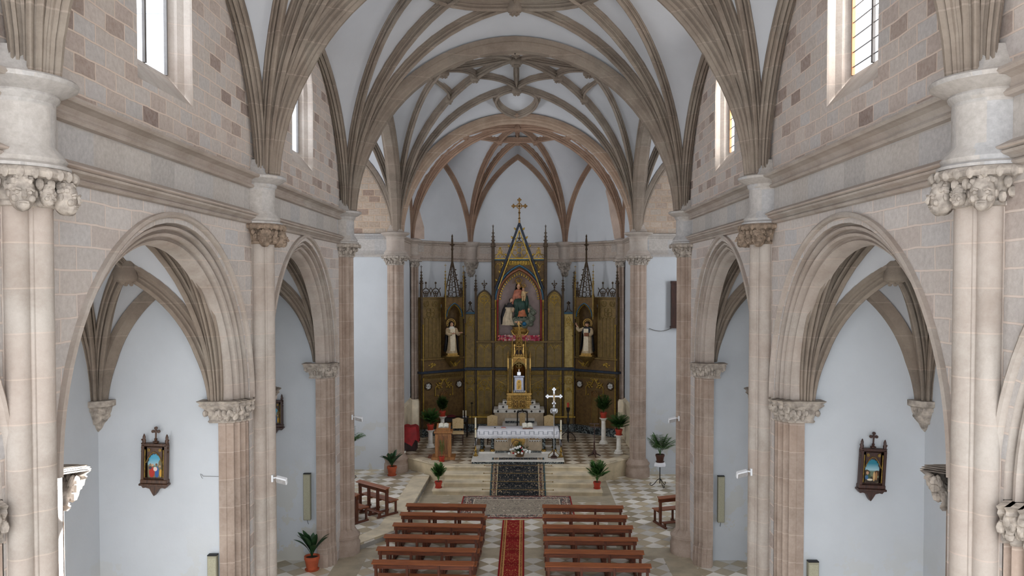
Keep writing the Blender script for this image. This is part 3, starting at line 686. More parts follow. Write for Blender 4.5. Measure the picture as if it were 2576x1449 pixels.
# ================================================================ clustered columns
def outline(lobes, core, n=40, a0=-105, a1=105, flip=1):
    out = []
    for i in range(n+1):
        t = R(a0+(a1-a0)*i/n); u = Vector((cos(t), sin(t))); best = core
        for ang, d, r in lobes:
            c = Vector((d*cos(R(ang)), d*sin(R(ang)))); b = u.dot(c); q = b*b-c.length_squared+r*r
            if q > 0: best = max(best, b+math.sqrt(q))
        out.append((t, best))
    return out
def circ(r, n=40, a0=-105, a1=105): return [(R(a0+(a1-a0)*i/n), r) for i in range(n+1)]
def loft(o, rows, ctr, face, smooth=True):
    """rows: (z, outline, grow); face turns the outline's 0 direction to the nave"""
    m = MB(); rr = []
    for z, ol, g in rows:
        rr.append([(ctr[0]+(r+g)*cos(t+face), ctr[1]+(r+g)*sin(t+face), z) for t, r in ol])
    m.grid(rr, smooth=smooth); n = len(rr[0])
    return m
def head(m, c, d, h):
    """a carved head that looks along d"""
    d = Vector(d).normalized(); q = d.to_track_quat('Y', 'Z'); rot = q.to_matrix(); c = Vector(c)
    T = lambda x, y, z: c+rot @ Vector((x*h, y*h, z*h))
    m.ball(T(0, 0, 0), (.33*h, .36*h, .5*h), 12, 9, rot)
    m.ball(T(0, .2, -.28), (.2*h, .2*h, .2*h), 8, 6, rot)           # jaw
    m.tube([T(0, .36, .1), T(0, .45, -.06), T(0, .4, -.1)], [.045*h, .08*h, .05*h], 6)   # nose
    for s in (-1, 1):
        m.tube([T(s*.06, .36, .12), T(s*.17, .35, .15), T(s*.25, .27, .1)], .045*h, 5)   # brow
        m.ball(T(s*.15, .32, .05), .06*h, 6, 4); m.ball(T(s*.2, .25, -.12), .11*h, 7, 5)
        m.ball(T(s*.33, .0, 0), (.06*h, .09*h, .12*h), 6, 4, rot)
    m.tube([T(-.11, .35, -.22), T(0, .385, -.2), T(.11, .35, -.22)], .035*h, 5); m.tube([T(-.08, .34, -.28), T(0, .37, -.29), T(.08, .34, -.28)], .035*h, 5)
    rnd = random.Random(int(abs(c.x*91+c.y*37)*10))
    for k in range(34):                                               # curled hair
        a = rnd.uniform(-1.9, 1.9)-PI/2*0; e = rnd.uniform(.25, 1.5)
        m.ball(T(.36*cos(e)*sin(a), .30*cos(e)*cos(a)*(.7 if abs(a) < .9 and e < .7 else 1)-.03, .5*sin(e)*1.02), .085*h, 6, 4)
def column(s, y, kind, label):
    x = XC+s*XW; face = 0 if s < 0 else PI; fx = 1 if s < 0 else -1
    if kind in 'AB': lob = [(0, .205, .135), (60, .2, .115), (-60, .2, .115), (96, .16, .09), (-96, .16, .09), (31, .262, .022), (-31, .262, .022)]; core = .17; dr = .35
    elif kind == 'C': lob = [(a, .255, .075) for a in (-135, -90, -45, 0, 45, 90, 135, 180)]+[(a, .262, .026) for a in (-112, -67, -22, 22, 67, 112)]; core = .2; dr = .35; x -= fx*-.0
    elif kind == 'D': lob = [(a, .235, .085) for a in range(-180, 180, 36)]+[(a+18, .255, .03) for a in range(-180, 180, 36)]; core = .18; dr = .35
    else: lob = [(a, .2, .06) for a in (-90, -45, 0, 45, 90)]; core = .17; dr = .26
    a0, a1 = (-105, 105)
    if kind in 'CD': a0, a1 = -180, 180
    if kind == 'D': x = XC+s*(HX+.05)
    if kind == 'E': x = XC+s*(EX-.1)
    n = 180
    ol = outline(lob, core, n, a0, a1); ck = lambda r: circ(r, n, a0, a1)
    zf = {'D': .19 if s < 0 else 0, 'E': ZS}.get(kind, 0.0)
    if kind == 'C' and s < 0: zf = 0
    t = thing('clustered_column', label, 'column', (x, y, zf)); org = (x, y, zf); ctr = (x, y)
    st = BRST if kind in 'CDE' else STONE
    B = lambda m, nm, mat, par=t, **k: m.build(nm, mat, par, org=org, **k)
    zc = Z_STR0-.36 if kind != 'E' else Z_STR0-.34
    if kind != 'E':
        B(loft(t, [(zf, ck(dr+.12), 0), (zf+.3, ck(dr+.12), 0), (zf+.34, ck(dr+.09), 0), (zf+.42, ck(dr+.08), 0), (zf+.47, ck(dr+.11), 0), (zf+.52, ck(dr+.12), 0), (zf+.6, ck(dr+.05), 0), (zf+.66, ol, .05), (zf+.7, ol, .0)], ctr, face), 'base', st)
        B(loft(t, [(z, ol, 0) for z in (zf+.68, 2.2, 2.21, 4.5, 6.5, zc+.02)], ctr, face), 'shaft', st, angle=25)
    else:
        B(loft(t, [(z, ol, 0) for z in (zf, 3, zc+.02)], ctr, face), 'shaft', st)
        B(loft(t, [(zf, ck(dr+.12), 0), (zf+1.6, ck(dr+.12), 0), (zf+1.7, ck(dr+.05), 0)], ctr, face), 'base', STEP)
    # capital
    cm = CARVED if kind in 'B' else CARVE
    g = .26 if kind != 'E' else .14
    cap = loft(t, [(zc-.03, ol, .0), (zc-.02, ol, .03), (zc+.02, ol, .03), (zc+.04, ol, .01), (zc+.16, ck(dr-.02), .02), (zc+.24, ck(dr), .08), (zc+.25, ck(dr), .16), (zc+.3, ck(dr), .18), (zc+.33, ck(dr), .16), (zc+.36, ck(dr), .1)], ctr, face)
    rnd = random.Random(int(y*7)+s)
    rings = [(zc+.28, dr+.17, .045, 15), (zc+.19, dr+.08, .05, 13)] if kind in 'ABCD' else [(zc+.27, dr+.14, .04, 10)]
    for z, r, q, k in rings:
        for i in range(k):
            a = R(-95+190*i/(k-1)) if kind in 'ABE' else 2*PI*i/k
            cap.ball((x+r*cos(a+face), y+r*sin(a+face), z), (q*.8, q*.8, q*1.25), 6, 5)
    for i in range(22):
        a = R(rnd.uniform(-95, 95)) if kind in 'ABE' else rnd.uniform(0, 2*PI); z = zc+.03+.13*rnd.random(); r = dr-.02+(z-zc)*.4
        cap.ball((x+r*cos(a+face), y+r*sin(a+face), z), (.04, .04, .06), 6, 4)
    co_ = B(cap, 'capital', cm)
    if kind in 'AB':
        for a, h in ((-52, .34), (8, .32), (52, .3), (-20, .2)):
            hm = MB(); q = Vector((cos(R(a)), sin(R(a)), 0)); q = Vector((q.x*fx, q.y if fx > 0 else q.y, 0))
            r = dr+.1 if h > .25 else dr+.06
            head(hm, (x+q.x*r, y+q.y*r, zc+.08), (q.x, q.y, -.12), h); hm.build('carved_head', cm, co_, org=org)
    # round block through the frieze with its mouldings
    if kind != 'E':
        B(loft(t, [(Z_STR0-.01, ck(dr), .13), (Z_STR0+.02, ck(dr), .13), (Z_STR0+.05, ck(dr), .08), (Z_STR0+.09, ck(dr), .1), (Z_STR0+.16, ck(dr), .05), (Z_STR0+.22, ck(dr), .0), (Z_COR0-.03, ck(dr), 0), (Z_COR0, ck(dr), .03), (Z_COR0+.03, ck(dr), .04), (Z_COR0+.05, ck(dr), .03), (Z_COR0+.08, ck(dr), .1), (Z_COR0+.14, ck(dr), .2), (Z_COR0+.18, ck(dr), .21), (Z_COR0+.2, ck(dr), .19), (Z_COR0+.22, ck(dr), .0), (Z_COR0+.36, ck(dr), -.08), (Z_COR0+.5, ck(dr), -.14)], ctr, face), 'entablature_block', FRIEZE if kind != 'D' else STONE)
    else:
        B(loft(t, [(Z_STR0-.02, ck(dr), .06), (Z_STR0+.1, ck(dr), .1), (Z_STR0+.2, ck(dr), .0), (Z_COR0, ck(dr), 0), (Z_COR0+.12, ck(dr), .14), (Z_COR0+.18, ck(dr), .14), (Z_COR0+.25, ck(dr), -.05)], ctr, face), 'entablature_block', STONE)
    return t
for s, side in ((-1, 'left'), (1, 'right')):
    column(s, YA, 'A', 'big near stone column with carved heads on its capital, at the %s edge of the photo' % side)
    column(s, YB, 'B', 'smooth two-shaft stone column with a carved head capital between the two %s arches' % side)
    column(s, YC, 'C', 'slim fluted brown column at the %s end of the nave wall, before the crossing' % side)
    column(s, YD, 'D', 'thick fluted stone pier at the %s corner of the raised sanctuary' % side)
    column(s, EY-.25, 'E', 'thin stone shaft inside the apse, just %s of the gilded altarpiece' % side)
# carved corbels that carry the two apse rib clusters
for s, side in ((-1, 'left'), (1, 'right')):
    x, y = XC+s*FX, FY
    t = thing('carved_corbel', 'carved stone corbel under the %s apse rib cluster, above the gilded altarpiece' % side, 'corbel', (x, y, 8.0))
    for nm, mt, pr in (('bracket', CARVE, ((7.85, .03), (7.92, .1), (8.1, .16), (8.16, .22), (8.3, .26), (8.45, .34), (8.5, .4), (8.6, .42), (8.62, .36))), ('round_block', STONE, ((8.6, .40), (8.66, .40), (8.7, .34), (9.3, .34), (9.35, .42), (9.5, .5), (9.53, .5), (9.56, .2)))):
        m = MB(); m.grid([[(x+r*cos(R(180+180*k/16)), y+.02+r*sin(R(180+180*k/16)), z) for k in range(17)] for z, r in pr], smooth=True); m.build(nm, mt, t, org=(x, y, 8.0))
    lv = MB(); rr = random.Random(5)
    for k in range(40):
        z = 7.95+.55*rr.random(); r = .12+(z-7.95)*.45; a = R(180+180*rr.random()); lv.ball((x+r*cos(a), y+.02+r*sin(a), z), (.06, .06, .08), 6, 4)
    lv.build('leaf_carving', CARVE, t, org=(x, y, 8.0))
# ================================================================ materials of the furnishings
PEWW = wood('pew_wood', (122, 64, 36), (74, 36, 20), .42)
PEWT = wood('pew_top_wood', (156, 90, 50), (112, 58, 30), .38)
PEWV = wood('pew_post_wood', (106, 54, 32), (62, 30, 18), .45, 2)
OAK = wood('oak', (176, 122, 70), (120, 74, 38), .45, 2)
DARKW = wood('dark_wood', (74, 44, 34), (36, 20, 16), .4, 2)
BLACKW = plain('black_wood', (28, 22, 20), .4, 0, .3, 12)
IRON = plain('black_iron', (30, 28, 28), .5, .6, .2, 12)
BRASS = plain('brass', (150, 120, 62), .3, .9, .15, 10)
GOLD = plain('bright_gold', (196, 158, 88), .38, .6, .18, 14)
SILVER = plain('silver', (206, 208, 214), .28, .8, .12, 12)
TERRA = plain('terracotta', (176, 84, 52), .75, 0, .14, 6)
REDPOT = plain('red_plastic', (172, 58, 40), .5, 0, .1, 6)
BRNPOT = plain('brown_plastic', (78, 44, 34), .5, 0, .12, 6)
SOIL = plain('soil', (48, 36, 28), .95, 0, .3, 20)
LEAF = plain('palm_leaf', (66, 104, 48), .5, 0, .4, 7)
LEAFD = plain('dark_leaf', (38, 70, 40), .4, 0, .4, 7)
LEAFB = plain('bushy_leaf', (72, 122, 54), .5, 0, .4, 7)
MARB = plain('white_marble', (222, 218, 210), .35, 0, .1, 5)
CREAM = plain('cream_marble', (196, 176, 148), .4, 0, .12, 7)
def dark_marble():
    t = NT('dark_marble'); v = t.obj(); w_ = t.n('ShaderNodeTexNoise', Scale=5.0, Detail=8.0, Distortion=2.2); t.link(v, w_.inputs['Vector'])
    col = t.ramp(w_.outputs['Fac'], [(.44, srgb(24, 30, 34)), (.5, srgb(150, 160, 160)), (.53, srgb(30, 38, 42))]); MATS['dark_marble'] = t.fin(col, .25, 0, .5); return MATS['dark_marble']
DMARB = dark_marble()
UPH = None
def damask():
    t = NT('damask'); v = t.obj(); s = t.sep(v)
    w_ = t.n('ShaderNodeTexVoronoi', Scale=11.0); t.link(v, w_.inputs['Vector']); nz = t.noise(v, 16, 4)
    col = t.ramp(t.math('ADD', w_.outputs['Distance'], t.math('MULTIPLY', nz, .3)), [(.38, srgb(212, 190, 146)), (.5, srgb(186, 156, 108)), (.62, srgb(206, 180, 136))])
    MATS['damask'] = t.fin(col, .7, 0, .3); return MATS['damask']
UPH = damask()
# ================================================================ pews
def ext(p, q, r): return p+(q-p)*r
def pew(L, name_label, loc, rz, group):
    t = thing('church_pew', name_label, 'pew', loc, rz, group)
    h = L/2; n = 4
    xs = [-h+.06+(L-.12)*k/(n-1) for k in range(n)]
    m = MB(); m.bevbox(-h-.03, h+.03, -.12, .06, .872, .9, .008); m.move(lambda p: Vector((p.x, p.y, p.z+(p.y+.04)*.22))); m.build('top_ledge', PEWT, t)
    m = MB(); m.bevbox(-h, h, -.035, -.012, .73, .875, .004); m.build('back_board', PEWW, t)
    m = MB(); m.bevbox(-h, h, .012, .034, .74, .87, .004)
    for k in range(n-1): m.box(xs[k]+.03, xs[k+1]-.03, -.042, -.035, .735, .75)
    m.build('inner_board', PEWW, t)
    m = MB(); m.bevbox(-h-.02, h+.02, .06, .42, .435, .465, .008); m.build('seat', PEWT, t)
    m = MB(); m.bevbox(-h, h, -.36, -.2, .16, .19, .006); m.build('kneeler', PEWW, t)
    for x in xs:
        b = MB(); b.bevbox(x-.03, x+.03, -.05, .05, .0, .87, .005); b.build('leg', PEWV, t)
        b = MB(); b.bevbox(x-.028, x+.028, .33, .39, .0, .435, .005); b.build('leg', PEWV, t)
        b = MB(); b.bevbox(x-.035, x+.035, -.38, .44, .0, .06, .006); b.build('foot_rail', PEWV, t)
        b = MB(); b.bevbox(x-.025, x+.025, .03, .35, .39, .435, .004); b.build('seat_bearer', PEWV, t)
        b = MB(); b.bevbox(x-.024, x+.024, -.34, -.24, .055, .16, .004); b.build('kneeler_bracket', PEWV, t)
    return t
LP = [((1021, 1270.5), (1223, 1273.5)), ((1006, 1293), (1219, 1297.5)), ((988, 1320), (1212, 1324.5)), ((965.5, 1349.5), (1205, 1353.5)), ((946.8, 1381), (1197.5, 1385.5)), ((934.8, 1414.8), (1192, 1420))]
RP = [((1364.5, 1274), (1569, 1276.5)), ((1365, 1299), (1579, 1301)), ((1365.5, 1325), (1593.5, 1327.5)), ((1368, 1355.5), (1605.6, 1358)), ((1370.7, 1387.6), (1621, 1391.5)), ((1371.8, 1421.5), (1639.7, 1425.5))]
ORD = ['front', 'second', 'third', 'fourth', 'fifth', 'sixth and nearest']
for blk, rows in (('left', LP), ('right', RP)):
    for k, (a, c) in enumerate(rows):
        p, q = P(*a, Z=.9), P(*c, Z=.9)
        mid = (p+q)/2; d = q-p
        pew(d.length-.05, 'wooden pew, %s row of the block %s of the red runner' % (ORD[k], blk), (mid.x, mid.y+.1, 0), math.atan2(d.y, d.x), 'pews in the nave')
# pews in the two transepts
def side_pew(L, p, q, z, label):
    mid = (p+q)/2; d = q-p
    return pew(L or d.length, label, (mid.x, mid.y, z), math.atan2(d.y, d.x), 'pews in the transepts')
a, c = P(903, 1209, Z=1.09), P(976, 1228, Z=1.09)
side_pew(None, a, c, .193, 'wooden pew alone on the raised left transept floor, set at a slant')
a2 = P(900, 1245, Z=1.09); d = (c-a).normalized()
side_pew(None, a2-d*1.75, a2, .193, 'wooden pew end showing beside the left fluted column, behind the slanted pew')
a, c = P(1657, 1251, Z=.9), P(1700, 1247, Z=.9); d = (c-a).normalized()
side_pew(None, a, a+d*2.0, 0, 'wooden pew in the right transept, half hidden by the fluted column')
b_ = P(1716, 1283, Z=.9)
side_pew(None, b_, b_+d*2.0, 0, 'wooden pew behind the right fluted column, only its seat corner showing')
# ================================================================ carpets
def rug_mat(name, field, a, b_, c, border, bw, hx, hy, scale=9.0, edge=None, big=.35, dens=.5):
    """woven pile: flower-like cells and curls in four colours, a border band with guard stripes and a plain edge"""
    t = NT(name); v = t.obj(); s = t.sep(v)
    sym = t.comb(t.math('ABSOLUTE', s[0]), t.math('ADD', s[1], s[2]))
    vo = t.n('ShaderNodeTexVoronoi', Scale=scale); t.link(sym, vo.inputs['Vector'])
    vc = t.n('ShaderNodeTexVoronoi', Scale=scale*2.3); t.link(sym, vc.inputs['Vector'])
    wv = t.n('ShaderNodeTexWave', Scale=scale*big, Distortion=12.0, Detail=3.0); wv.inputs['Detail Scale'].default_value = 2.5; t.link(sym, wv.inputs['Vector'])
    k = t.math('ADD', t.math('MULTIPLY', vo.outputs['Distance'], dens), t.math('ADD', t.math('MULTIPLY', vc.outputs['Distance'], .5), t.math('MULTIPLY', wv.outputs['Fac'], .22)))
    f = t.ramp(k, [(.18, srgb(*c)), (.28, srgb(*a)), (.36, srgb(*field)), (.52, srgb(*field)), (.58, srgb(*b_)), (.64, srgb(*field))])
    br = t.ramp(k, [(.2, srgb(*a)), (.3, srgb(*border)), (.46, srgb(*border)), (.52, srgb(*a)), (.6, srgb(*c)), (.66, srgb(*border))])
    dx = t.math('SUBTRACT', hx, t.math('ABSOLUTE', s[0])); dy = t.math('SUBTRACT', hy, t.math('ABSOLUTE', s[1])); dm = t.math('MINIMUM', dx, dy)
    col = t.mix(t.math('LESS_THAN', dm, bw), f, br)
    for q, w_ in ((bw, .014), (bw*.42, .008)):
        ln = t.math('LESS_THAN', t.math('ABSOLUTE', t.math('SUBTRACT', dm, q)), w_); col = t.mix(ln, col, srgb(*a))
    col = t.mix(t.math('LESS_THAN', dm, .05), col, srgb(*(edge or border)))
    MATS[name] = t.fin(col, .95, 0, .05); return MATS[name]
rp = [P(1150, 1305.5, Z=0), P(1449, 1307, Z=0), P(1438, 1247.5, Z=0), P(1162, 1247.5, Z=0)]
cx_ = sum(p.x for p in rp)/4; cy_ = sum(p.y for p in rp)/4
hx = (rp[1].x-rp[0].x)/2; hy = (rp[2].y-rp[0].y)/2-.06
def floor_rug(name, label, mat, loc, hx, hy, z=.012):
    m = MB(); m.bevbox(-hx, hx, -hy, hy, 0, z, .003)
    o = m.build(name, mat); o.location = loc; return tag(o, label, 'rug')
floor_rug('rug', 'large patterned grey and red rug on the floor before the altar steps',
          rug_mat('rug_pile', (164, 152, 136), (224, 212, 192), (92, 84, 88), (142, 70, 66), (96, 92, 90), .42, hx, hy, 4.5, (142, 52, 50)), (cx_, cy_, .004), hx, hy)
ra, rb = P(1266, 1309, Z=.0), P(1317.6, 1309, Z=0); rc = P(1252.5, 1449, Z=0); rd = P(1317.6, 1449, Z=0)
L = ra.y-rc.y+6; w0 = .52*((rb.x-ra.x)+(rd.x-rc.x))/2
m = MB(); sh = ((ra.x+rb.x)/2-(rc.x+rd.x)/2)/(ra.y-rc.y)
m.bevbox(-w0, w0, -L/2, L/2, 0, .01, .003)
o = m.build('carpet_runner', rug_mat('runner_pile', (146, 42, 42), (204, 160, 100), (92, 26, 30), (176, 112, 70), (104, 40, 38), .13, w0, 99, 11, (138, 36, 40), .8, .26))
o.location = ((ra.x+rb.x)/2-sh*L/2, ra.y-L/2, .004); o.rotation_euler = (0, 0, -math.atan(sh)); tag(o, 'long red and gold runner carpet down the aisle between the pews', 'carpet')
# carpet laid over the altar steps
SC = rug_mat('stair_carpet_pile', (38, 40, 44), (206, 190, 156), (104, 104, 104), (130, 54, 52), (48, 50, 56), .24, 1.0, 99, 6.5, (66, 88, 92), .5, .3)
cxs = P(1303, 1200, Z=.45).x
def nose(k):
    """front edge of a step at the middle of the carpet, and its slant"""
    if k == 3: a, c = fa, fb
    else: a, c = P(*STEPS[2-k][0], Z=STEPS[2-k][2]), P(*STEPS[2-k][1], Z=STEPS[2-k][2])
    sl = (c.y-a.y)/(c.x-a.x); return a.y+(cxs-a.x)*sl-.035, sl
N = [nose(k) for k in range(4)]; prof = []
prof += [(N[0][0]-.05, .006, N[0][1]), (N[0][0]-.02, .012, N[0][1])]
for k in range(4):
    z = (.17, .34, .51, .68)[k]; y, sl = N[k]
    prof += [(y-.012, z-.01, sl), (y+.01, z+.004, sl)]
    if k < 3: prof += [(N[k+1][0]-.02, z+.004, N[k+1][1])]
prof += [(30.27, .684, 0), (30.29, .80, 0), (30.36, .806, 0), (30.56, .806, 0)]
m = MB(); rows = []
for xx, dz in ((-1.0, 0), (-1.0, .014), (1.0, .014), (1.0, 0)): rows.append([(xx, y+sl*xx-(.008 if dz else 0), z+dz) for y, z, sl in prof])
m.grid(rows, cu=True, smooth=False)
o = m.build('stair_carpet', SC); o.location = (cxs, 0, 0); tag(o, 'dark floral carpet laid down the altar steps', 'carpet')
for k, lab in enumerate(('lowest', 'second lowest', 'second highest', 'highest')):
    y, sl = N[k]; z = (.17, .34, .51, .68)[k]+.034
    t = thing('stair_rod', 'brass stair rod across the floral carpet, %s of the four' % lab, 'rod', (cxs, y+.03, z), math.atan(sl), 'brass stair rods')
    MB().tube([(-1.25, 0, 0), (1.25, 0, 0)], .008, 8).build('bar', BRASS, t)
    for s in (-1, 1): MB().ball((s*1.26, 0, 0), .022, 8, 6).build('knob', BRASS, t)
# ================================================================ altar on its platform
pa = P(1185.4, 1159.8, Z=.80); pb = P(1420, 1161, Z=.80)
t = thing('altar_platform', 'low white marble platform with a dark edge under the main altar', 'platform', ((pa.x+pb.x)/2, pa.y+1.5, ZS))
hw = (pb.x-pa.x)/2
MB().bevbox(-hw+.02, hw-.02, -1.48, 1.5, 0, .085, .004).build('dark_edge', DMARB, t)
MB().bevbox(-hw, hw, -1.5, 1.52, .085, .12, .006).build('white_top', MARB, t)
ya_ = P(1300, 1141, Z=.8).y; xa0, xa1 = P(1207, 1141, Z=.8).x, P(1400, 1141, Z=.8).x
xm = (xa0+xa1)/2; hw = (xa1-xa0)/2+.02
t = thing('main_altar', 'stone table altar on dark marble legs under a white lace cloth', 'altar', (xm, ya_, .8))
TT = .93
MB().bevbox(-hw-.04, hw+.04, -.02, .95, TT-.1, TT-.01, .01).build('tabletop', CREAM, t)
MB().bevbox(-hw+.5, hw-.5, .18, .75, 0, .05, .004).build('plinth', DMARB, t)
MB().bevbox(-hw+.48, hw-.48, .32, .36, .05, TT-.1, .004).build('rear_panel', CREAM, t)
for s in (-1, 1):
    MB().bevbox(s*(hw-.30)-.32, s*(hw-.30)+.32, -.02, .9, 0, .07, .006).build('leg_slab', MARB, t)
    for dx in (.1, .52):
        for yy in ((.12,) if False else (.12, .74)):
            m = MB(); xx = s*(hw-dx); m.lathe([(.0, .07), (.1, .07), (.1, .1), (.085, .12), (.09, .15), (.07, .17)], (xx, yy, 0), 14); m.build('leg_base', BRASS, t)
            MB().lathe([(.062, .16), (.062, TT-.1)], (xx, yy, 0), 14).build('leg', DMARB, t)
    f = MB(); x0, x1 = sorted((s*.42, s*(hw-.62)))
    f.box(x0, x1, .24, .32, .42, .75); f.build('frieze', MARB, t)
    g = MB(); g.box(x0+.03, x1-.03, .235, .26, .51, .65)
    for k in range(5): g.lathe([(.0, 0), (.03, .02), (.0, .05)], (x0+(x1-x0)*(k+.5)/5, .235, .42), 6)
    g.build('gilt_inlay', plain('old_gold', (150, 112, 56), .45, .5, .3, 20), t)
m = MB(); m.bevbox(-.32, .32, .08, .7, 0, TT-.1, .01); m.build('centre_pillar', CREAM, t)
m = MB(); m.lathe([(.0, 0), (.27, 0), (.28, .02), (.22, .03), (.0, .03)], (0, 0, 0), 24); m.move(lambda p: Vector((p.x, .08-p.z, .52+p.y))); m.build('medallion', GOLD, t)
# altar cloth: top, front fall with lace points, side falls
def cloth():
    t = NT('lace_cloth'); v = t.obj(); s = t.sep(v)
    zz = s[2]; x = s[0]
    inb = t.math('MULTIPLY', t.math('GREATER_THAN', zz, -.17), t.math('LESS_THAN', zz, -.02))
    per = t.math('FRACT', t.math('DIVIDE', x, .36)); sq = t.math('LESS_THAN', t.math('ABSOLUTE', t.math('SUBTRACT', per, .5)), .25)
    e1 = t.math('LESS_THAN', t.math('ABSOLUTE', t.math('SUBTRACT', t.math('ABSOLUTE', t.math('SUBTRACT', per, .5)), .25)), .035)
    up = t.math('LESS_THAN', t.math('ABSOLUTE', t.math('SUBTRACT', zz, t.math('SUBTRACT', -.035, t.math('MULTIPLY', sq, -.0)))), .008)
    top = t.math('MULTIPLY', sq, t.math('LESS_THAN', t.math('ABSOLUTE', t.math('ADD', zz, .04)), .008))
    bot = t.math('MULTIPLY', t.math('SUBTRACT', 1.0, sq), t.math('LESS_THAN', t.math('ABSOLUTE', t.math('ADD', zz, .15)), .008))
    px = t.math('MULTIPLY', t.math('SUBTRACT', t.math('FRACT', t.math('DIVIDE', x, .18)), .5), .18)
    dot = t.math('SQRT', t.math('ADD', t.math('POWER', px, 2.0), t.math('POWER', t.math('ADD', zz, .095), 2.0)))
    ring = t.math('LESS_THAN', t.math('ABSOLUTE', t.math('SUBTRACT', dot, .02)), .008)
    pat = t.math('MULTIPLY', inb, t.math('MAXIMUM', ring, t.math('MAXIMUM', e1, t.math('MAXIMUM', top, bot))))
    lace = t.math('MULTIPLY', t.math('LESS_THAN', zz, -.24), t.math('GREATER_THAN', t.noise(v, 38, 2), .55))
    fac = t.math('MAXIMUM', t.math('MULTIPLY', pat, .75), t.math('MULTIPLY', lace, .45))
    col = t.mix(fac, srgb(232, 232, 238), srgb(120, 126, 140)); MATS['lace_cloth'] = t.fin(col, .85, 0, .1); return MATS['lace_cloth']
CL = cloth()
m = MB(); n = 84; W = hw+.07
def drop(x): return -.30-.035*abs(((x/.14) % 1)*2-1)
rows = []
fy = -.07
xs = [-W+2*W*i/n for i in range(n+1)]
rows.append([(x, .97, .0) for x in xs]); rows.append([(x, fy+.03, .0) for x in xs]); rows.append([(x, fy, -.02) for x in xs])
rows.append([(x, fy-.015-.012*sin(x*9), -.16) for x in xs]); rows.append([(x, fy-.02-.02*sin(x*9), drop(x)) for x in xs])
m.grid(rows)
for s in (-1, 1):
    ys = [fy+.02+(.95-fy)*i/14 for i in range(15)]
    m.grid([[(s*W, y, 0) for y in ys], [(s*(W+.02), y, -.04) for y in ys], [(s*(W+.05+.03*sin(y*14)), y, -.3) for y in ys], [(s*(W+.09+.05*sin(y*14)), y, -.52-.05*sin(y*9)-(.08 if i < 6 else 0)) for i, y in enumerate(ys)]])
o = m.build('altar_cloth', CL, smooth=True); md = o.modifiers.new('thickness', 'SOLIDIFY'); md.thickness = .008
o.location = (xm, ya_, .8+TT+.002); tag(o, 'white lace-edged cloth draped over the main altar', 'altar cloth')
ALT = (xm, ya_, .8+TT+.008)
def open_book(t, w_, d, tilt, page, cover):
    for s in (-1, 1):
        m = MB(); rows = [[(s*w_*u, -d/2, .02+.035*sin(PI*min(1, u*1.1))) for u in (0, .25, .5, .75, 1)], [(s*w_*u, d/2, .02+.035*sin(PI*min(1, u*1.1))) for u in (0, .25, .5, .75, 1)]]
        m.grid(rows); m.box(min(0, s*w_), max(0, s*w_), -d/2, d/2, .0, .02)
        m.move(lambda p: Vector((p.x, p.y*cos(tilt)-p.z*sin(tilt), p.y*sin(tilt)+p.z*cos(tilt)))); yield m
PAGE = plain('paper', (226, 222, 208), .8, 0, .06, 20)
RED = plain('red_cloth', (150, 26, 32), .6, 0, .2, 5)
q = P(1327, 1079, Z=ALT[2])
t = thing('missal', 'open book on a small brown wooden stand on the altar cloth', 'book', (q.x, q.y+.1, ALT[2]), .1)
m = MB(); m.bevbox(-.2, .2, -.13, .02, 0, .03, .004); m.add([(-.2, -.13, .03), (.2, -.13, .03), (.2, .14, .17), (-.2, .14, .17), (-.2, .14, 0), (.2, .14, 0)], [(0, 1, 2, 3), (3, 2, 5, 4), (0, 3, 4), (1, 5, 2)]); m.build('stand', wood('book_stand_wood', (132, 78, 46), (84, 44, 26)), t)
for m in open_book(t, .21, .28, .48, None, None):
    m.move(lambda p: p+Vector((0, .02, .105))); m.build('page_block', PAGE, t)
q = P(1266.5, 1077.5, Z=ALT[2]); t = thing('red_book', 'small closed red book lying on the altar cloth', 'book', (q.x, q.y, ALT[2]))
MB().bevbox(-.09, .09, -.06, .06, .035, .045, .003).bevbox(-.09, .09, -.06, .06, 0, .008, .002).box(-.09, .09, .052, .06, .0, .04).build('cover', RED, t); MB().box(-.085, .085, -.055, .05, .008, .035).build('page_block', PAGE, t)
q = P(1245, 1076.5, Z=ALT[2]); m = MB().bevbox(-.035, .035, -.025, .025, 0, .025, .006); m.tube([(0, -.02, .02), (0, -.05, .05), (0, -.09, .045)], .008, 6); o = m.build('microphone', IRON); o.location = (q.x, q.y, ALT[2]); tag(o, 'small black microphone lying on the left part of the altar cloth', 'microphone')
# ================================================================ chairs
def chair(label, loc, rz=0, wide=.48, back=1.08, seat_uph=True):
    t = thing('upholstered_chair', label, 'chair', loc, rz, 'upholstered beige chairs')
    h = wide/2
    for x in (-h+.03, h-.03):
        MB().tube([(x, -.24, 0), (x, -.22, .12), (x, -.23, .42)], [.022, .018, .026], 8).build('leg', DARKW, t)
        MB().tube([(x, .26, 0), (x, .22, .42), (x, .25, .62)], [.02, .024, .02], 8).build('leg', DARKW, t)
    for y in (-.22, .22): MB().tube([(-h+.03, y, .18), (h-.03, y, .18)], .014, 6).build('stretcher', DARKW, t)
    MB().bevbox(-h, h, -.26, .25, .40, .44, .01).build('seat_rail', DARKW, t)
    MB().bevbox(-h-.01, h+.01, -.28, .24, .44, .52, .03).build('seat', UPH, t)
    m = MB(); n = 10; pts = [(-h, .62)]+[(-h, back-.06)]+[(-h+wide*k/n, back-.06+.05*max(0, sin(PI*(k/n-.15)/.7)) if .15 < k/n < .85 else back-.06) for k in range(n+1)]+[(h, .62)]
    m.xprism(pts, .19, .27); m.move(lambda p: Vector((p.x, p.y+(p.z-.62)*.12, p.z))); m.build('backrest', UPH, t)
    return t
q = P(1151, 1119, Z=ZS)
chair('beige upholstered chair with a dark frame, beside the wooden ambo', (q.x, q.y+.25, ZS), PI*0+.08)
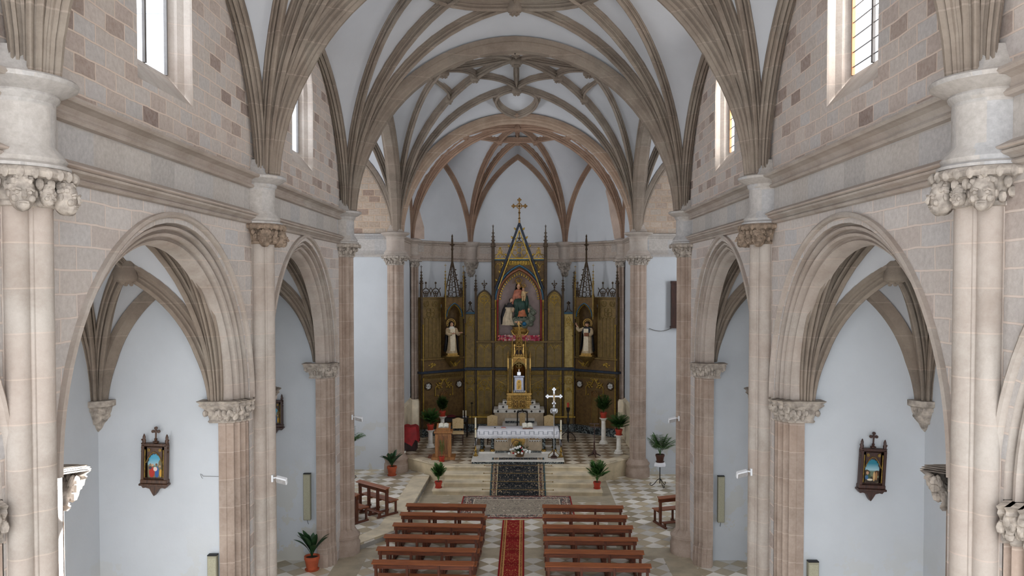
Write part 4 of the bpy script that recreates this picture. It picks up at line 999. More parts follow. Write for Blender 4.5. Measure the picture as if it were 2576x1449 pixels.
def seen_chair(x, ytop, Y, lab, **k):
    z = P(x, ytop, Y=Y).z-ZS; X = P(x, ytop, Y=Y).x; return chair(lab, (X, Y, ZS), 0, back=z, **k)
seen_chair(1238, 1046, 33.9, 'beige upholstered chair behind the left half of the altar', wide=.44)
seen_chair(1382, 1046, 33.9, 'beige upholstered chair behind the right end of the altar', wide=.44)
X = P(1314, 1050, Y=34.2).x; t = thing('carved_armchair', 'dark carved armchair with a beige back behind the middle of the altar', 'chair', (X, 34.2, ZS))
for s in (-1, 1):
    MB().tube([(s*.22, .22, 0), (s*.22, .2, .5), (s*.21, .28, 1.25), (s*.21, .28, 1.34)], [.03, .03, .028, .012], 8).build('rear_post', BLACKW, t)
    MB().tube([(s*.27, -.25, 0), (s*.27, -.25, .64)], .025, 8).build('leg', BLACKW, t)
    MB().tube([(s*.27, -.27, .66), (s*.26, 0, .68), (s*.22, .24, .7)], .03, 8).build('armrest', BLACKW, t)
MB().bevbox(-.27, .27, -.26, .24, .4, .5, .03).build('seat', UPH, t)
m = MB(); m.xprism([(-.12, .6), (.12, .6), (.12, 1.18), (.06, 1.24), (0, 1.26), (-.06, 1.24), (-.12, 1.18)], .24, .28); m.build('backrest', UPH, t)
m = MB(); m.tube([(-.21, .28, 1.25), (-.12, .28, 1.31), (-.06, .28, 1.29), (0, .28, 1.36), (.06, .28, 1.29), (.12, .28, 1.31), (.21, .28, 1.25)], .03, 8)
for x in (-.16, -.08, 0, .08, .16): m.ball((x, .28, 1.33+(.05 if x == 0 else 0)), .028, 6, 5)
m.tube([(-.21, .26, .58), (.21, .26, .58)], .022, 6); m.build('crest_rail', BLACKW, t)
# ================================================================ ambo
q = P(1114, 1157, Z=ZS); t = thing('ambo', 'carved wooden ambo with a sloping top, left of the altar', 'lectern', (q.x, q.y+.3, ZS), .03)
MB().bevbox(-.46, .46, -.34, .42, 0, .1, .012).build('base', OAK, t)
MB().bevbox(-.62, .18, .0, .5, 0, .05, .01).build('kneeling_step', wood('red_brown_wood', (126, 66, 42), (84, 40, 26)), t)
MB().bevbox(-.3, .3, -.24, .26, .1, 1.02, .008).build('body', OAK, t)
for s in (-1, 1): MB().bevbox(s*.26-.055, s*.26+.055, -.27, -.23, .1, 1.0, .008).build('pilaster', OAK, t)
m = MB(); m.box(-.17, .17, -.245, -.24, .2, .93); m.xprism([(-.13, .25), (.13, .25), (.13, .75), (0, .92), (-.13, .75)], -.262, -.24); m.build('front_panel', wood('carved_panel_wood', (150, 98, 52), (84, 48, 24), .4, 2), t)
m = MB().bevbox(-.36, .36, -.3, .32, 1.02, 1.1, .02); m.build('cornice', OAK, t)
m = MB(); m.add([(-.27, -.2, 1.1), (.27, -.2, 1.1), (.27, -.2, 1.16), (-.27, -.2, 1.16), (-.27, .28, 1.1), (.27, .28, 1.1), (.27, .28, 1.34), (-.27, .28, 1.34)], [(0, 1, 2, 3), (4, 7, 6, 5), (3, 2, 6, 7), (0, 3, 7, 4), (1, 5, 6, 2), (0, 4, 5, 1)]); m.build('sloping_desk', OAK, t)
for x in (-.14, .14):
    m = MB(); m.tube([(x+.07*cos(a), -.21, 1.13+.03*sin(a)) for a in [PI*k/6 for k in range(7)]], .008, 5); m.build('carved_scroll', BRASS, t)
q2 = Vector((q.x, q.y+.36, ZS+1.245)); t = thing('lectionary', 'open book with white pages on top of the wooden ambo', 'book', (q2.x, q2.y, q2.z+.02), .03)
for m in open_book(t, .2, .3, .359, 0, 0): m.build('page_block', PAGE, t)
# ================================================================ plants
def leaflet(m, p, d, up, L, W):
    d = Vector(d).normalized(); s = d.cross(Vector(up)); s = s.normalized() if s.length > 1e-4 else Vector((1, 0, 0))
    p = Vector(p); k = Vector((0, 0, -L*.12))
    m.add([p, p+d*L*.45+s*W/2, p+d*L+k, p+d*L*.45-s*W/2], [(0, 1, 2, 3)])
def fronds(m, n, H, spread, seed, leaf=.12, nl=12, w=.018, z0=0.0, lean=1.0):
    r = random.Random(seed)
    for i in range(n):
        a = 2*PI*(i+r.random()*.7)/n; e = r.uniform(.35, 1.0); hh = H*(1.05-.45*e*r.uniform(.6, 1)); sp = spread*e
        pts = [Vector((sp*cos(a)*(t**1.4), sp*sin(a)*(t**1.4), z0+hh*(1.35*t-.42*t*t*e))) for t in [k/8 for k in range(9)]]
        m.tube(pts, [.006*(1-.6*k/8) for k in range(9)], 4)
        for j in range(2, nl):
            t = .22+.78*j/nl; k = min(7, int(t*8)); f = t*8-k; p = pts[k].lerp(pts[k+1], f); tn = (pts[k+1]-pts[k]).normalized(); sd = tn.cross(Vector((0, 0, 1)))
            sd = sd.normalized() if sd.length > 1e-4 else Vector((1, 0, 0)); ll = leaf*(1.1-.5*abs(t-.55)*1.6)
            for s in (-1, 1): leaflet(m, p, sd*s+tn*.7+Vector((0, 0, -.15)), (0, 0, 1), ll, w)
def broad(m, n, H, spread, seed, W=.17):
    r = random.Random(seed)
    for i in range(n):
        a = 2*PI*(i+r.random())/n; e = r.uniform(.3, 1.0); hh = H*r.uniform(.65, 1.0); sp = spread*e
        pts = [Vector((sp*cos(a)*t**1.5, sp*sin(a)*t**1.5, hh*(1.25*t-.35*e*t*t))) for t in [k/8 for k in range(9)]]
        m.tube(pts[:4], .007, 4)
        sd = Vector((-sin(a), cos(a), 0)); rows = []
        for k in range(2, 9): ww = W*sin(PI*(k-2)/6.3+.12)**.8*.5; rows.append([pts[k]-sd*ww+Vector((0, 0, ww*.35)), pts[k], pts[k]+sd*ww+Vector((0, 0, ww*.35))])
        m.grid(rows)
def pot_parts(t, r, h, mat, saucer=True):
    MB().lathe([(.0, .02), (r*.68, .02), (r*.92, h*.78), (r, h*.78), (r*1.0, h), (r*.9, h), (r*.86, h*.86), (0, h*.86)], (0, 0, 0), 20).build('pot', mat, t)
    if saucer: MB().lathe([(0, 0), (r*.85, 0), (r*.95, .035), (r*.8, .03), (0, .03)], (0, 0, 0), 20).build('saucer', mat, t)
    MB().lathe([(r*.86, h*.87), (r*.4, h*.9), (0, h*.9)], (0, 0, 0), 16).build('soil', SOIL, t)
def potted(label, loc, kind, r, h, H, spread, mat, seed, group=None, n=12, leafmat=None, **kw):
    t = thing('potted_'+kind, label, 'plant', loc, seed*.7, group)
    pot_parts(t, r, h, mat)
    m = MB()
    if kind == 'palm': fronds(m, n, H, spread, seed, **kw)
    elif kind == 'fern': fronds(m, n, H, spread, seed, **kw); fronds(m, n//2, H*.6, spread*.8, seed+1, **kw)
    else: broad(m, n, H, spread, seed)
    m.move(lambda p: p+Vector((0, 0, h*.88))); m.build('foliage', leafmat or LEAF, t)
    return t
def at_floor(x, y, Z): q = P(x, y, Z=Z); return (q.x, q.y, Z)
def pxm(y, Z): return P(1312, y, Z=Z).y/F      # metres per pixel at that spot
l = at_floor(986, 1196, .197); potted('dark broad-leaved plant in a terracotta pot against the left sanctuary pier', l, 'aspidistra', .19, .36, .62, .5, TERRA, 3, n=14, leafmat=LEAFD)
l = at_floor(785, 1434, 0); potted('dark broad-leaved plant in a terracotta pot on the chapel floor at lower left', l, 'aspidistra', .2, .38, .74, .5, TERRA, 5, n=14, leafmat=LEAFD)
l = at_floor(1103, 1227, .17); potted('bushy green plant in a red pot at the left end of the lowest altar step', l, 'palm', .14, .24, .64, .3, REDPOT, 8, n=30, leafmat=LEAFB, leaf=.15, nl=13, w=.05)
l = at_floor(1502, 1229, .17); potted('bushy green palm in a red pot at the right end of the lowest altar step', l, 'palm', .14, .25, .7, .5, REDPOT, 9, n=28, leafmat=LEAFB, leaf=.22, nl=13, w=.045)
l = at_floor(1111.5, 1161, ZS); potted('small slender palm in a red pot on the floor before the wooden ambo', l, 'palm', .115, .2, .62, .16, REDPOT, 4, n=8, leafmat=plain('pale_leaf', (112, 130, 70), .5, 0, .3, 7), leaf=.13, nl=10, w=.018)
def pedestal(label, loc, h):
    t = thing('marble_pedestal', label, 'pedestal', loc, 0, 'white marble plant pedestals')
    MB().lathe([(0, 0), (.19, 0), (.19, .05), (.15, .07), (.16, .1), (.12, .14), (.1, .16)], (0, 0, 0), 20).build('base', MARB, t)
    MB().lathe([(.098, .15), (.095, h*.5), (.088, h-.1)], (0, 0, 0), 18).build('shaft', MARB, t)
    MB().lathe([(.088, h-.12), (.12, h-.09), (.1, h-.07), (.16, h-.03), (.18, h-.03), (.18, h), (0, h)], (0, 0, 0), 20).build('capital', MARB, t)
    return t
for nm, x, yb, yt, seed, pos, spr, HH in (('front', 1083, 1125, 1081, 11, 'left', .5, .62), ('rear', 1113, 1107, 1047, 12, 'left', .26, .62), ('rear', 1518, 1116, 1051, 13, 'right', .44, .72), ('front', 1556.5, 1140, 1094, 14, 'right', .55, .62)):
    l = at_floor(x, yb, ZS)
    if nm == 'rear' and pos == 'left': q = P(x, yt, Y=35.0); l = (q.x, 35.0, ZS)
    h = P(x, yt, Y=l[1]).z-ZS
    pedestal('%s white marble pedestal on the %s of the sanctuary, under a red pot' % ('shorter front' if nm == 'front' else 'taller rear', pos), l, h)
    potted('feathery green plant in a red pot on the %s %s marble pedestal' % (nm, pos), (l[0], l[1], ZS+h), 'fern', .155, .24, HH, spr, REDPOT, seed, 'potted plants on pedestals', n=26, leafmat=LEAFB if nm == 'front' else LEAF, leaf=.19, nl=13, w=.045)
# plant table by the right transept wall
def plant_table(lt, lp, l, h, seed):
    t = thing('plant_stand', lt, 'stand', l, .3)
    MB().tube([(0, 0, .12), (0, 0, h-.03)], .018, 8).build('pole', IRON, t)
    for k in range(3):
        a = 2*PI*k/3+.5; u = Vector((cos(a), sin(a), 0))
        pts = [Vector((0, 0, .3)), u*.1+Vector((0, 0, .24)), u*.2+Vector((0, 0, .1)), u*.3+Vector((0, 0, .02)), u*.37+Vector((0, 0, .05)), u*.36+Vector((0, 0, .11)), u*.31+Vector((0, 0, .1))]
        MB().tube(pts, .014, 6).build('scroll_foot', IRON, t)
    MB().lathe([(0, h-.03), (.17, h-.03), (.17, h), (0, h)], (0, 0, 0), 20).build('top', MARB, t)
    m = MB(); n = 24; rows = [[((.175+.03*(k > 0)+.015*k*sin(j*PI/2))*cos(2*PI*j/n), (.175+.03*(k > 0)+.015*k*sin(j*PI/2))*sin(2*PI*j/n), z) for j in range(n)] for k, z in enumerate((h+.004, h-.05, h-.13))]
    rows.insert(0, [(.001*cos(2*PI*j/n), .001*sin(2*PI*j/n), h+.005) for j in range(n)]); m.grid(rows, cv=True); o = m.build('small_cloth', CL, smooth=True)
    o.location = l; tag(o, lt.split(' stand')[0]+' stand covered by a small white cloth', 'cloth'); o['label'] = 'small white cloth over the top of the '+('right' if seed == 21 else 'left')+' transept plant stand'
    potted(lp, (l[0], l[1], l[2]+h+.006), 'palm', .17, .29, .74, .66, BRNPOT, seed, n=20, leafmat=LEAF, leaf=.26, nl=12, w=.04)
l = at_floor(1660, 1224, 0); plant_table('slender black iron plant stand by the right transept wall', 'arching green palm in a brown pot on the right transept plant stand', l, P(1660, 1163, Y=l[1]).z, 21)
l = (P(874, 1100, Y=29.5).x, 29.5, .197); plant_table('slender black iron plant stand hidden behind the left fluted column', 'green palm whose tips show beside the left fluted column', l, .95, 22)
# flowers before the altar
q = P(1307, 1150, Z=.8); t = thing('flower_basket', 'basket arrangement of white flowers and greenery before the altar', 'flowers', (q.x, q.y+.15, .8))
m = MB(); m.lathe([(0, 0), (.16, 0), (.2, .14), (.0, .14)], (0, 0, 0), 14); m.build('basket', wood('wicker', (120, 88, 54), (70, 48, 28)), t)
m = MB(); m.tube([(.24*cos(a)-.12, .06, .12+.5*sin(a)) for a in [PI*k/16 for k in range(17)]], .012, 6); m.build('handle', DARKW, t)
m = MB(); r = random.Random(2)
for k in range(420):
    a = r.uniform(0, 2*PI); e = r.uniform(.0, 1.0); d = Vector((cos(a)*e*1.0, sin(a)*e*.55, .25+.9*(1-e*.7)*r.random())); p = d*r.uniform(.2, .42)+Vector((0, -.03, .1)); leaflet(m, p, d+Vector((0, 0, .1)), (0, 0, 1), .13, .04)
m.build('greenery', LEAFD, t)
WHT = plain('white_petals', (236, 236, 232), .7, 0, .05, 20)
for k in range(30):
    a = 2.4*k; e = math.sqrt((k+.5)/30); p = Vector((.46*e*cos(a), -.2+.2*e*sin(a), .08+.34*(1-e*.8)+.12*((k*7) % 5)/5))
    m = MB(); dd = .03+.012*r.random()
    for j in range(6): m.ball(p+Vector((dd*.7*cos(j*PI/3), -.01, dd*.7*sin(j*PI/3))), (dd*.6, dd*.35, dd*.6), 6, 4)
    m.ball(p+Vector((0, -.02, 0)), dd*.5, 6, 4); m.build('flower', WHT if k % 10 else RED, t)
# ================================================================ candles, cross, stands
WAX = plain('wax', (236, 226, 200), .5, 0, .05, 8)
def candlestick(label, x, yb, ytop):
    q = P(x, yb, Z=.8); h = P(x, ytop, Y=q.y).z-.8
    t = thing('altar_candlestick', label, 'candlestick', (q.x, q.y, .8), 0, 'altar candlesticks')
    MB().lathe([(0, 0), (.09, 0), (.1, .03), (.06, .07), (.045, .12), (.035, .18), (.065, .22), (.035, .27), (.025, .34), (.018, .4)], (0, 0, 0), 16).build('base', BRASS, t)
    MB().lathe([(.018, .38), (.018, h*.45), (.05, h*.45+.01), (.06, h*.45+.03), (.02, h*.45+.04)], (0, 0, 0), 12).build('stem', IRON, t)
    MB().lathe([(.03, h*.45+.03), (.03, h*.7), (0, h*.7)], (0, 0, 0), 12).build('lower_candle', WAX, t)
    MB().lathe([(.036, h*.69), (.05, h*.7), (.04, h*.72), (.0, h*.72)], (0, 0, 0), 12).build('socket', BRASS, t)
    MB().lathe([(.03, h*.71), (.03, h-.02), (.0, h)], (0, 0, 0), 12).build('candle', WAX, t)
candlestick('tall candlestick with a white candle at the left end of the altar', 1196.5, 1147, 1050)
candlestick('tall candlestick with a white candle at the right end of the altar', 1411, 1150, 1056)
q = P(1393.5, 1152, Z=.8); zt = P(1391, 975, Y=q.y).z-.8
t = thing('processional_cross', 'tall silver processional cross standing at the right front of the altar', 'cross', (q.x, q.y, .8))
m = MB(); m.bevbox(-.12, .12, -.14, .14, 0, .05, .01); m.tube([(-.1, 0, .05), (0, 0, .16), (.1, 0, .05)], .02, 6); m.tube([(0, -.1, .05), (0, 0, .2), (0, .1, .05)], .02, 6); m.tube([(0, 0, .05), (0, 0, .3)], .03, 8); m.build('holder', DARKW, t)
for s in (-1, 1): MB().tube([(s*.1, 0, .03), (s*.22, 0, .02), (s*.2, 0, .12), (s*.06, 0, .26)], .016, 6).build('holder_scroll', BRASS, t)
MB().tube([(0, 0, .2), (0, 0, zt-1.02)], .017, 8).build('staff', SILVER, t)
zk = zt-.95
m = MB(); m.lathe([(.02, -.12), (.04, -.08), (.08, -.04), (.085, .0), (.085, .1), (.07, .14), (.03, .17), (.05, .22), (.03, .27), (.05, .34), (.02, .38)], (0, 0, zk), 12)
for k in range(6): a = k*PI/3; m.tube([(.1*cos(a), .1*sin(a), zk-.04), (.13*cos(a), .13*sin(a), zk+.05), (.1*cos(a), .1*sin(a), zk+.14)], .022, 6)
m.build('knop', SILVER, t)
zc = zt-.34
m = MB(); m.xprism([(-.03, zc-.28), (.03, zc-.28), (.03, zc+.26), (-.03, zc+.26)], -.015, .015); m.xprism([(-.24, zc-.03), (.24, zc-.03), (.24, zc+.03), (-.24, zc+.03)], -.014, .014)
for dx, dz in ((-.25, 0), (.25, 0), (0, .27), (0, -.27)):
    for a in range(4): m.disc((dx+.045*cos(a*PI/2), zc+dz+.045*sin(a*PI/2)), .034, -.016, .016, 10)
m.disc((0, zc), .06, -.018, .018, 12)
m.build('crucifix', SILVER, t)
m = MB(); m.tube([(0, -.03, zc+.06), (0, -.035, zc-.05), (.005, -.03, zc-.2)], [.02, .026, .012], 6); m.ball((0, -.04, zc+.09), .022, 6, 5); m.tube([(-.16, -.025, zc+.06), (0, -.03, zc+.04), (.16, -.025, zc+.06)], .01, 5); m.build('figure', GOLD, t)
# music stand
q = P(1495, 1148, Z=ZS); h = P(1495, 1066, Y=q.y).z-ZS; t = thing('reading_stand', 'slender wooden reading stand on the right of the sanctuary', 'stand', (q.x, q.y, ZS), -.05)
for k in range(4): a = k*PI/2+.2; MB().tube([(0, 0, .26), (.08*cos(a), .08*sin(a), .1), (.26*cos(a), .26*sin(a), .02)], [.05, .035, .022], 6).build('foot', DARKW, t)
MB().lathe([(.03, .1), (.03, .55), (.04, .57), (.02, .6), (.018, h-.08)], (0, 0, 0), 10).build('pole', DARKW, t)
m = MB(); m.box(-.19, .19, -.02, .02, h-.02, h+.02); m.box(-.19, .19, -.08, -.04, h-.14, h-.1); m.box(-.02, .02, -.06, 0, h-.14, h); m.build('rest', DARKW, t)
# paschal stand
q = P(1429, 1110, Z=ZS); h = P(1429, 1013, Y=q.y).z-ZS; t = thing('candle_stand', 'tall black turned candle stand with a red glass, right behind the altar', 'candle stand', (q.x, q.y, ZS))
MB().lathe([(0, .0), (.03, .02), (.05, .2), (.03, .3), (.06, .38), (.03, .48), (.025, .7), (.06, .76), (.07, .95), (.03, 1.05), (.05, 1.15), (.025, h-.45), (.07, h-.36), (.09, h-.22), (.06, h-.2), (.0, h-.2)], (0, 0, 0), 12).build('column', BLACKW, t)
for k in range(4): a = k*PI/2; MB().tube([(.03*cos(a), .03*sin(a), .4), (.16*cos(a), .16*sin(a), .36), (.3*cos(a), .3*sin(a), .2), (.32*cos(a), .32*sin(a), .02)], .018, 6).build('foot', BLACKW, t)
MB().lathe([(0, h-.2), (.04, h-.2), (.055, h-.1), (.045, h), (.035, h-.02), (0, h-.15)], (0, 0, 0), 12).build('red_glass', REDPOT, t)
q = P(1187, 1090, Y=36.0); zt = P(1187, 1012, Y=36.0).z; t = thing('thin_candle_stand', 'thin black iron candle stand before the narrow gilt panel', 'candle stand', (q.x, 36.0, ZS))
MB().tube([(0, 0, .02), (0, 0, zt-ZS-.06)], .014, 6).build('pole', IRON, t)
MB().lathe([(0, -.08), (.05, -.06), (.055, -.03), (.02, -.03), (.02, 0), (0, 0)], (0, 0, zt-ZS), 10).build('cup', IRON, t)
for k in range(3): a = k*2*PI/3; MB().tube([(0, 0, .2), (.12*cos(a), .12*sin(a), .1), (.18*cos(a), .18*sin(a), .01)], .012, 5).build('foot', IRON, t)
# credence table with two candles
q = P(1148, 1049, Y=35.5); t = thing('credence_table', 'dark wooden side table left of the altar, before the altarpiece', 'table', (q.x+.0, 35.55, ZS)); h = q.z-ZS
MB().bevbox(-.55, .55, -.25, .25, h-.04, h, .01).build('tabletop', BLACKW, t); MB().bevbox(-.5, .5, -.21, .21, h-.2, h-.04, .005).build('apron', BLACKW, t)
for x in (-.48, .48):
    for y in (-.19, .19): MB().lathe([(0, 0), (.03, 0), (.035, .1), (.02, .2), (.04, .4), (.025, h-.3), (.035, h-.1)], (x, y, 0), 8).build('leg', BLACKW, t)
for dx, lab in ((.31, 'left'), (.43, 'right')):
    m = thing('small_candle', 'short white candle, the %s of two on the dark side table' % lab, 'candle', (q.x+dx, 35.46, q.z), 0, 'candles on the side table')
    MB().lathe([(0, 0), (.045, 0), (.04, .02), (.02, .04), (.02, .1), (.0, .1)], (0, 0, 0), 10).build('holder', SILVER, m); MB().lathe([(.024, .08), (.024, .3), (0, .31)], (0, 0, 0), 10).build('candle', WAX, m)
m = MB(); m.bevbox(-.2, .2, -.1, .1, 0, .05, .01); m.ball((0, 0, .06), (.16, .08, .05), 8, 5); o = m.build('folded_cloth', plain('dark_red_cloth', (84, 22, 26), .8, 0, .2, 6)); o.location = (q.x-.22, 35.5, q.z); tag(o, 'dark red folded cloth on the dark side table', 'cloth')
# red covered box at the left edge of the sanctuary
q = P(1033, 1136, Z=ZS); t = thing('covered_chest', 'dark chest half covered by a red cloth beside the left sanctuary pier', 'chest', (q.x-.05, q.y+.35, ZS))
MB().bevbox(-.32, .26, -.28, .3, 0, .86, .02).build('body', plain('chest_paint', (44, 22, 22), .6, 0, .2, 5), t)
m = MB(); rr = random.Random(4); rows = []
for z, g in ((.98, -.14), (1.0, -.02), (.92, .03), (.7, .05), (.48, .08)):
    rows.append([(-.03+(.31+g)*c_*(1+.05*sin(k*2.3)), .01+(.31+g)*s_*(1+.05*cos(k*1.7)), z-(.3*(k % 5)/5 if z < .6 else 0)+.02*sin(k*1.9)) for k, (c_, s_) in enumerate([(max(-1, min(1, 1.35*cos(2*PI*j/24))), max(-1, min(1, 1.35*sin(2*PI*j/24)))) for j in range(24)])])
m.grid(rows, cv=True); n0 = len(m.v); m.add([rows[0][k] for k in range(24)], [tuple(range(24))]); m.build('red_cover', RED, t, smooth=True)
# ================================================================ wall fittings
def station(label, x, ytop, Y, s, pic, rot=0.0, mat=None):
    q = P(x, ytop, Y=Y); t = thing('station_of_the_cross', label, 'picture', (q.x, Y-.01, q.z-.62), 0, 'carved picture shrines in the chapels'); t.rotation_euler = (0, rot, 0)
    wd = mat or DARKW; g = plain('gilt_trim', (130, 104, 48), .45, .4, .3, 20)
    m = MB(); m.box(-.2, .2, -.05, 0, -.2, .42); m.build('backboard', wd, t)
    MB().box(-.14, .14, -.058, -.05, -.17, .28).build('painting', pic, t)
    m = MB()                                   # arch surround with cusps
    op = [(-.135, -.17), (-.135, .1)]+[(-.135*cos(a)*(1.0 if k % 2 else .86), .1+.17*sin(a)*(1.0 if k % 2 else .88)) for k, a in enumerate([PI*j/14 for j in range(1, 14)])]+[(.135, .1), (.135, -.17)]
    out = [(-.19, -.17), (-.19, .38), (.19, .38), (.19, -.17)]
    for a, c in zip(op, op[1:]):
        oa = (max(-.19, min(.19, a[0]*1.9)), .38 if a[1] > .1 else a[1]); oc = (max(-.19, min(.19, c[0]*1.9)), .38 if c[1] > .1 else c[1])
        m.add([(a[0], -.1, a[1]), (c[0], -.1, c[1]), (oc[0], -.1, oc[1]), (oa[0], -.1, oa[1]), (a[0], -.055, a[1]), (c[0], -.055, c[1])], [(0, 1, 2, 3), (0, 4, 5, 1)])
    for s_ in (-1, 1): m.box(min(s_*.135, s_*.19), max(s_*.135, s_*.19), -.1, -.02, -.18, .38)
    m.build('arched_frame', wd, t)
    m = MB()
    for s_ in (-1, 1):
        MB().disc((s_*.1, .33), .03, -.112, -.1, 10).build('gilt_boss', g, t); MB().tube([(s_*.165, -.11, -.16), (s_*.165, -.11, .34)], .012, 6).build('gilt_shaft', g, t)
    m.tube([(-.15+.3*k/12, -.105, .1+.2*sin(PI*k/12)) for k in range(13)], .008, 5); m.build('gilt_moulding', g, t)
    for s_ in (-1, 1):
        m = MB(); x0 = s_*.205; m.box(x0-.025, x0+.025, -.12, -.02, -.2, .42); m.lathe([(.04, .4), (.042, .43), (.03, .45), (.034, .5), (.024, .52), (.026, .56), (.012, .6), (.0, .62)], (x0, -.07, 0), 8)
        for k in range(4): m.ball((x0+s_*.03, -.08, .3+.07*k), .018, 5, 4)
        m.build('pinnacle', wd, t)
    m = MB(); m.bevbox(-.24, .24, -.13, 0, -.27, -.2, .01); m.bevbox(-.26, .26, -.15, 0, -.31, -.27, .01); m.build('ledge', wd, t); MB().bevbox(-.22, .22, -.12, 0, .4, .45, .008).build('cornice', wd, t)
    m = MB(); pts = [(-.24, -.31), (-.2, -.36), (-.15, -.35), (-.08, -.37), (-.03, -.46), (0, -.5), (.03, -.46), (.08, -.37), (.15, -.35), (.2, -.36), (.24, -.31)]; m.xprism(pts[::-1], -.1, 0); m.build('apron', wd, t)
    m = MB(); m.tube([(0, -.06, .44), (0, -.06, .72)], .016, 6); m.lathe([(.05, .46), (.055, .48), (.02, .5), (.03, .53), (.0, .54)], (0, -.06, 0), 8)
    for dx, dz in ((-.05, .66), (.05, .66), (0, .72), (0, .66)): m.disc((dx, dz), .028, -.075, -.045, 10)
    m.box(-.05, .05, -.07, -.05, .645, .675); m.build('cross', wd, t)
    return t
def painting(name, sky, blobs):
    """small plaster relief: sky, ground and coloured figures"""
    t = NT(name); v = t.obj(); s = t.sep(v); nz = t.noise(v, 30, 3)
    col = t.ramp(t.math('ADD', t.math('MULTIPLY', s[2], 2.0), .4), [(0, srgb(120, 110, 80)), (.46, srgb(96, 110, 92)), (.52, srgb(150, 186, 196)), (.75, srgb(*sky))])
    for cx0, cz0, rx, rz, c in blobs:
        d = t.math('ADD', t.math('POWER', t.math('DIVIDE', t.math('SUBTRACT', s[0], cx0), rx), 2.0), t.math('POWER', t.math('DIVIDE', t.math('SUBTRACT', s[2], cz0), rz), 2.0))
        col = t.mix(t.math('LESS_THAN', t.math('ADD', d, t.math('MULTIPLY', nz, .6)), 1.25), col, srgb(*c))
    MATS[name] = t.fin(col, .5, 0, .3); return MATS[name]
P1 = painting('painted_scene_figures', (80, 160, 190), [(.1, .06, .05, .1, (116, 104, 76)), (-.09, -.04, .04, .12, (140, 116, 84)), (-.06, -.08, .05, .1, (176, 50, 40)), (-.09, .0, .03, .03, (70, 66, 80)), (.03, -.08, .035, .11, (50, 90, 150)), (.1, -.09, .03, .07, (196, 150, 60)), (-.05, .05, .022, .024, (196, 160, 130)), (.02, .06, .022, .024, (120, 86, 60)), (.0, -.02, .035, .04, (220, 200, 190)), (.08, .03, .02, .02, (180, 140, 110))])
P2 = painting('painted_scene_hill', (40, 120, 140), [(-.08, -.0, .06, .06, (70, 60, 44)), (.1, .0, .06, .05, (80, 56, 40)), (0, -.12, .16, .06, (60, 50, 40)), (-.05, -.06, .04, .05, (60, 84, 60)), (-.07, .0, .025, .03, (180, 140, 110)), (-.08, -.08, .03, .04, (60, 100, 140)), (.05, -.06, .02, .09, (196, 160, 110)), (-.02, -.12, .05, .02, (210, 200, 180)), (.09, -.05, .02, .08, (150, 110, 70))])
station('dark carved picture shrine with a bright painted scene on the left chapel wall', 394, 1089, 14.28, -1, P1, 0.03, wood('walnut', (92, 62, 42), (46, 28, 20), .4, 2))
station('dark carved picture shrine with a blue-topped scene on the right chapel wall', 2189, 1102, 14.28, 1, P2, .05)
station('dark carved picture shrine seen edge-on through the second left arch', 692, 990, 21.43, -1, P1)
def column_speaker(label, x0, x1, yt, Y, zb):
    a, c = P(x0, yt, Y=Y), P(x1, yt, Y=Y); w_ = c.x-a.x
    t = thing('column_speaker', label, 'loudspeaker', ((a.x+c.x)/2, Y-.1, zb), 0, 'column loudspeakers'); h = a.z-zb
    MB().bevbox(-w_/2, w_/2, -.05, .06, 0, h, .008).build('body', plain('speaker_grey', (150, 146, 126), .6, 0, .06, 5), t)
    MB().bevbox(-w_/2+.012, w_/2-.012, -.056, -.05, .03, h-.04, .002).build('grille', plain('speaker_cloth', (168, 164, 142), .9, 0, .1, 60), t)
    MB().box(-.02, .02, .06, .1, h*.2, h*.24).build('wall_bracket', IRON, t); MB().box(-.02, .02, .06, .1, h*.8, h*.84).build('wall_bracket', IRON, t); MB().box(-w_/2, w_/2, -.05, .06, h, h+.015).build('top_cap', IRON, t)
    MB().tube([(0, 0, -.0), (0, .05, -.1), (.01, .08, -.14)], .006, 5).build('cable', IRON, t)
column_speaker('grey column loudspeaker on the lower left chapel wall, cut by the bottom edge', 529, 552, 1392, 14.3, 1.45)
column_speaker('grey column loudspeaker seen through the second left arch', 766, 784, 1190, 21.45, P(775, 1305, Y=21.45).z)
column_speaker('grey column loudspeaker on the right chapel wall, cut by the bottom edge', 2027, 2053, 1408, 14.3, 1.4)
column_speaker('grey column loudspeaker seen through the second right arch', 1803, 1820, 1196, 21.45, P(1811, 1311, Y=21.45).z)
WHITE = plain('white_lamp_paint', (232, 234, 238), .4, 0, .05, 5)
def floodlight(label, x, y, Y, s, k=1.0):
    q = P(x, y, Y=Y); t = thing('floodlight', label, 'lamp', q, 0, 'white floodlights on the columns'); t.scale = (k, k, k)
    MB().tube([(-s*.17, .0, .04), (-s*.05, .0, .06), (0, 0, 0)], .014, 6).box(-.19 if s > 0 else .16, -.16 if s > 0 else .19, -.03, .03, -.03, .1).build('bracket', WHITE, t)
    m = MB().bevbox(-.1, .1, -.05, .05, -.06, .06, .015); m.move(lambda p: Vector((p.x, p.y*.94-p.z*.34, p.z*.94+p.y*.34+p.x*s*-.25))); m.build('housing', WHITE, t)
    m = MB().box(-.085, .085, -.056, -.05, -.045, .045); m.move(lambda p: Vector((p.x, p.y*.94-p.z*.34, p.z*.94+p.y*.34+p.x*s*-.25))); m.build('front_glass', SILVER, t)
floodlight('white floodlight on the column between the left arches', 709, 1208, 14.9, 1)
floodlight('white floodlight on the left fluted column', 903, 1053, 22.0, 1, 1.05)
floodlight('white floodlight on the column between the right arches', 1866, 1192, 14.9, -1)
floodlight('white floodlight on the right fluted column', 1691, 1056, 22.0, -1, 1.05)
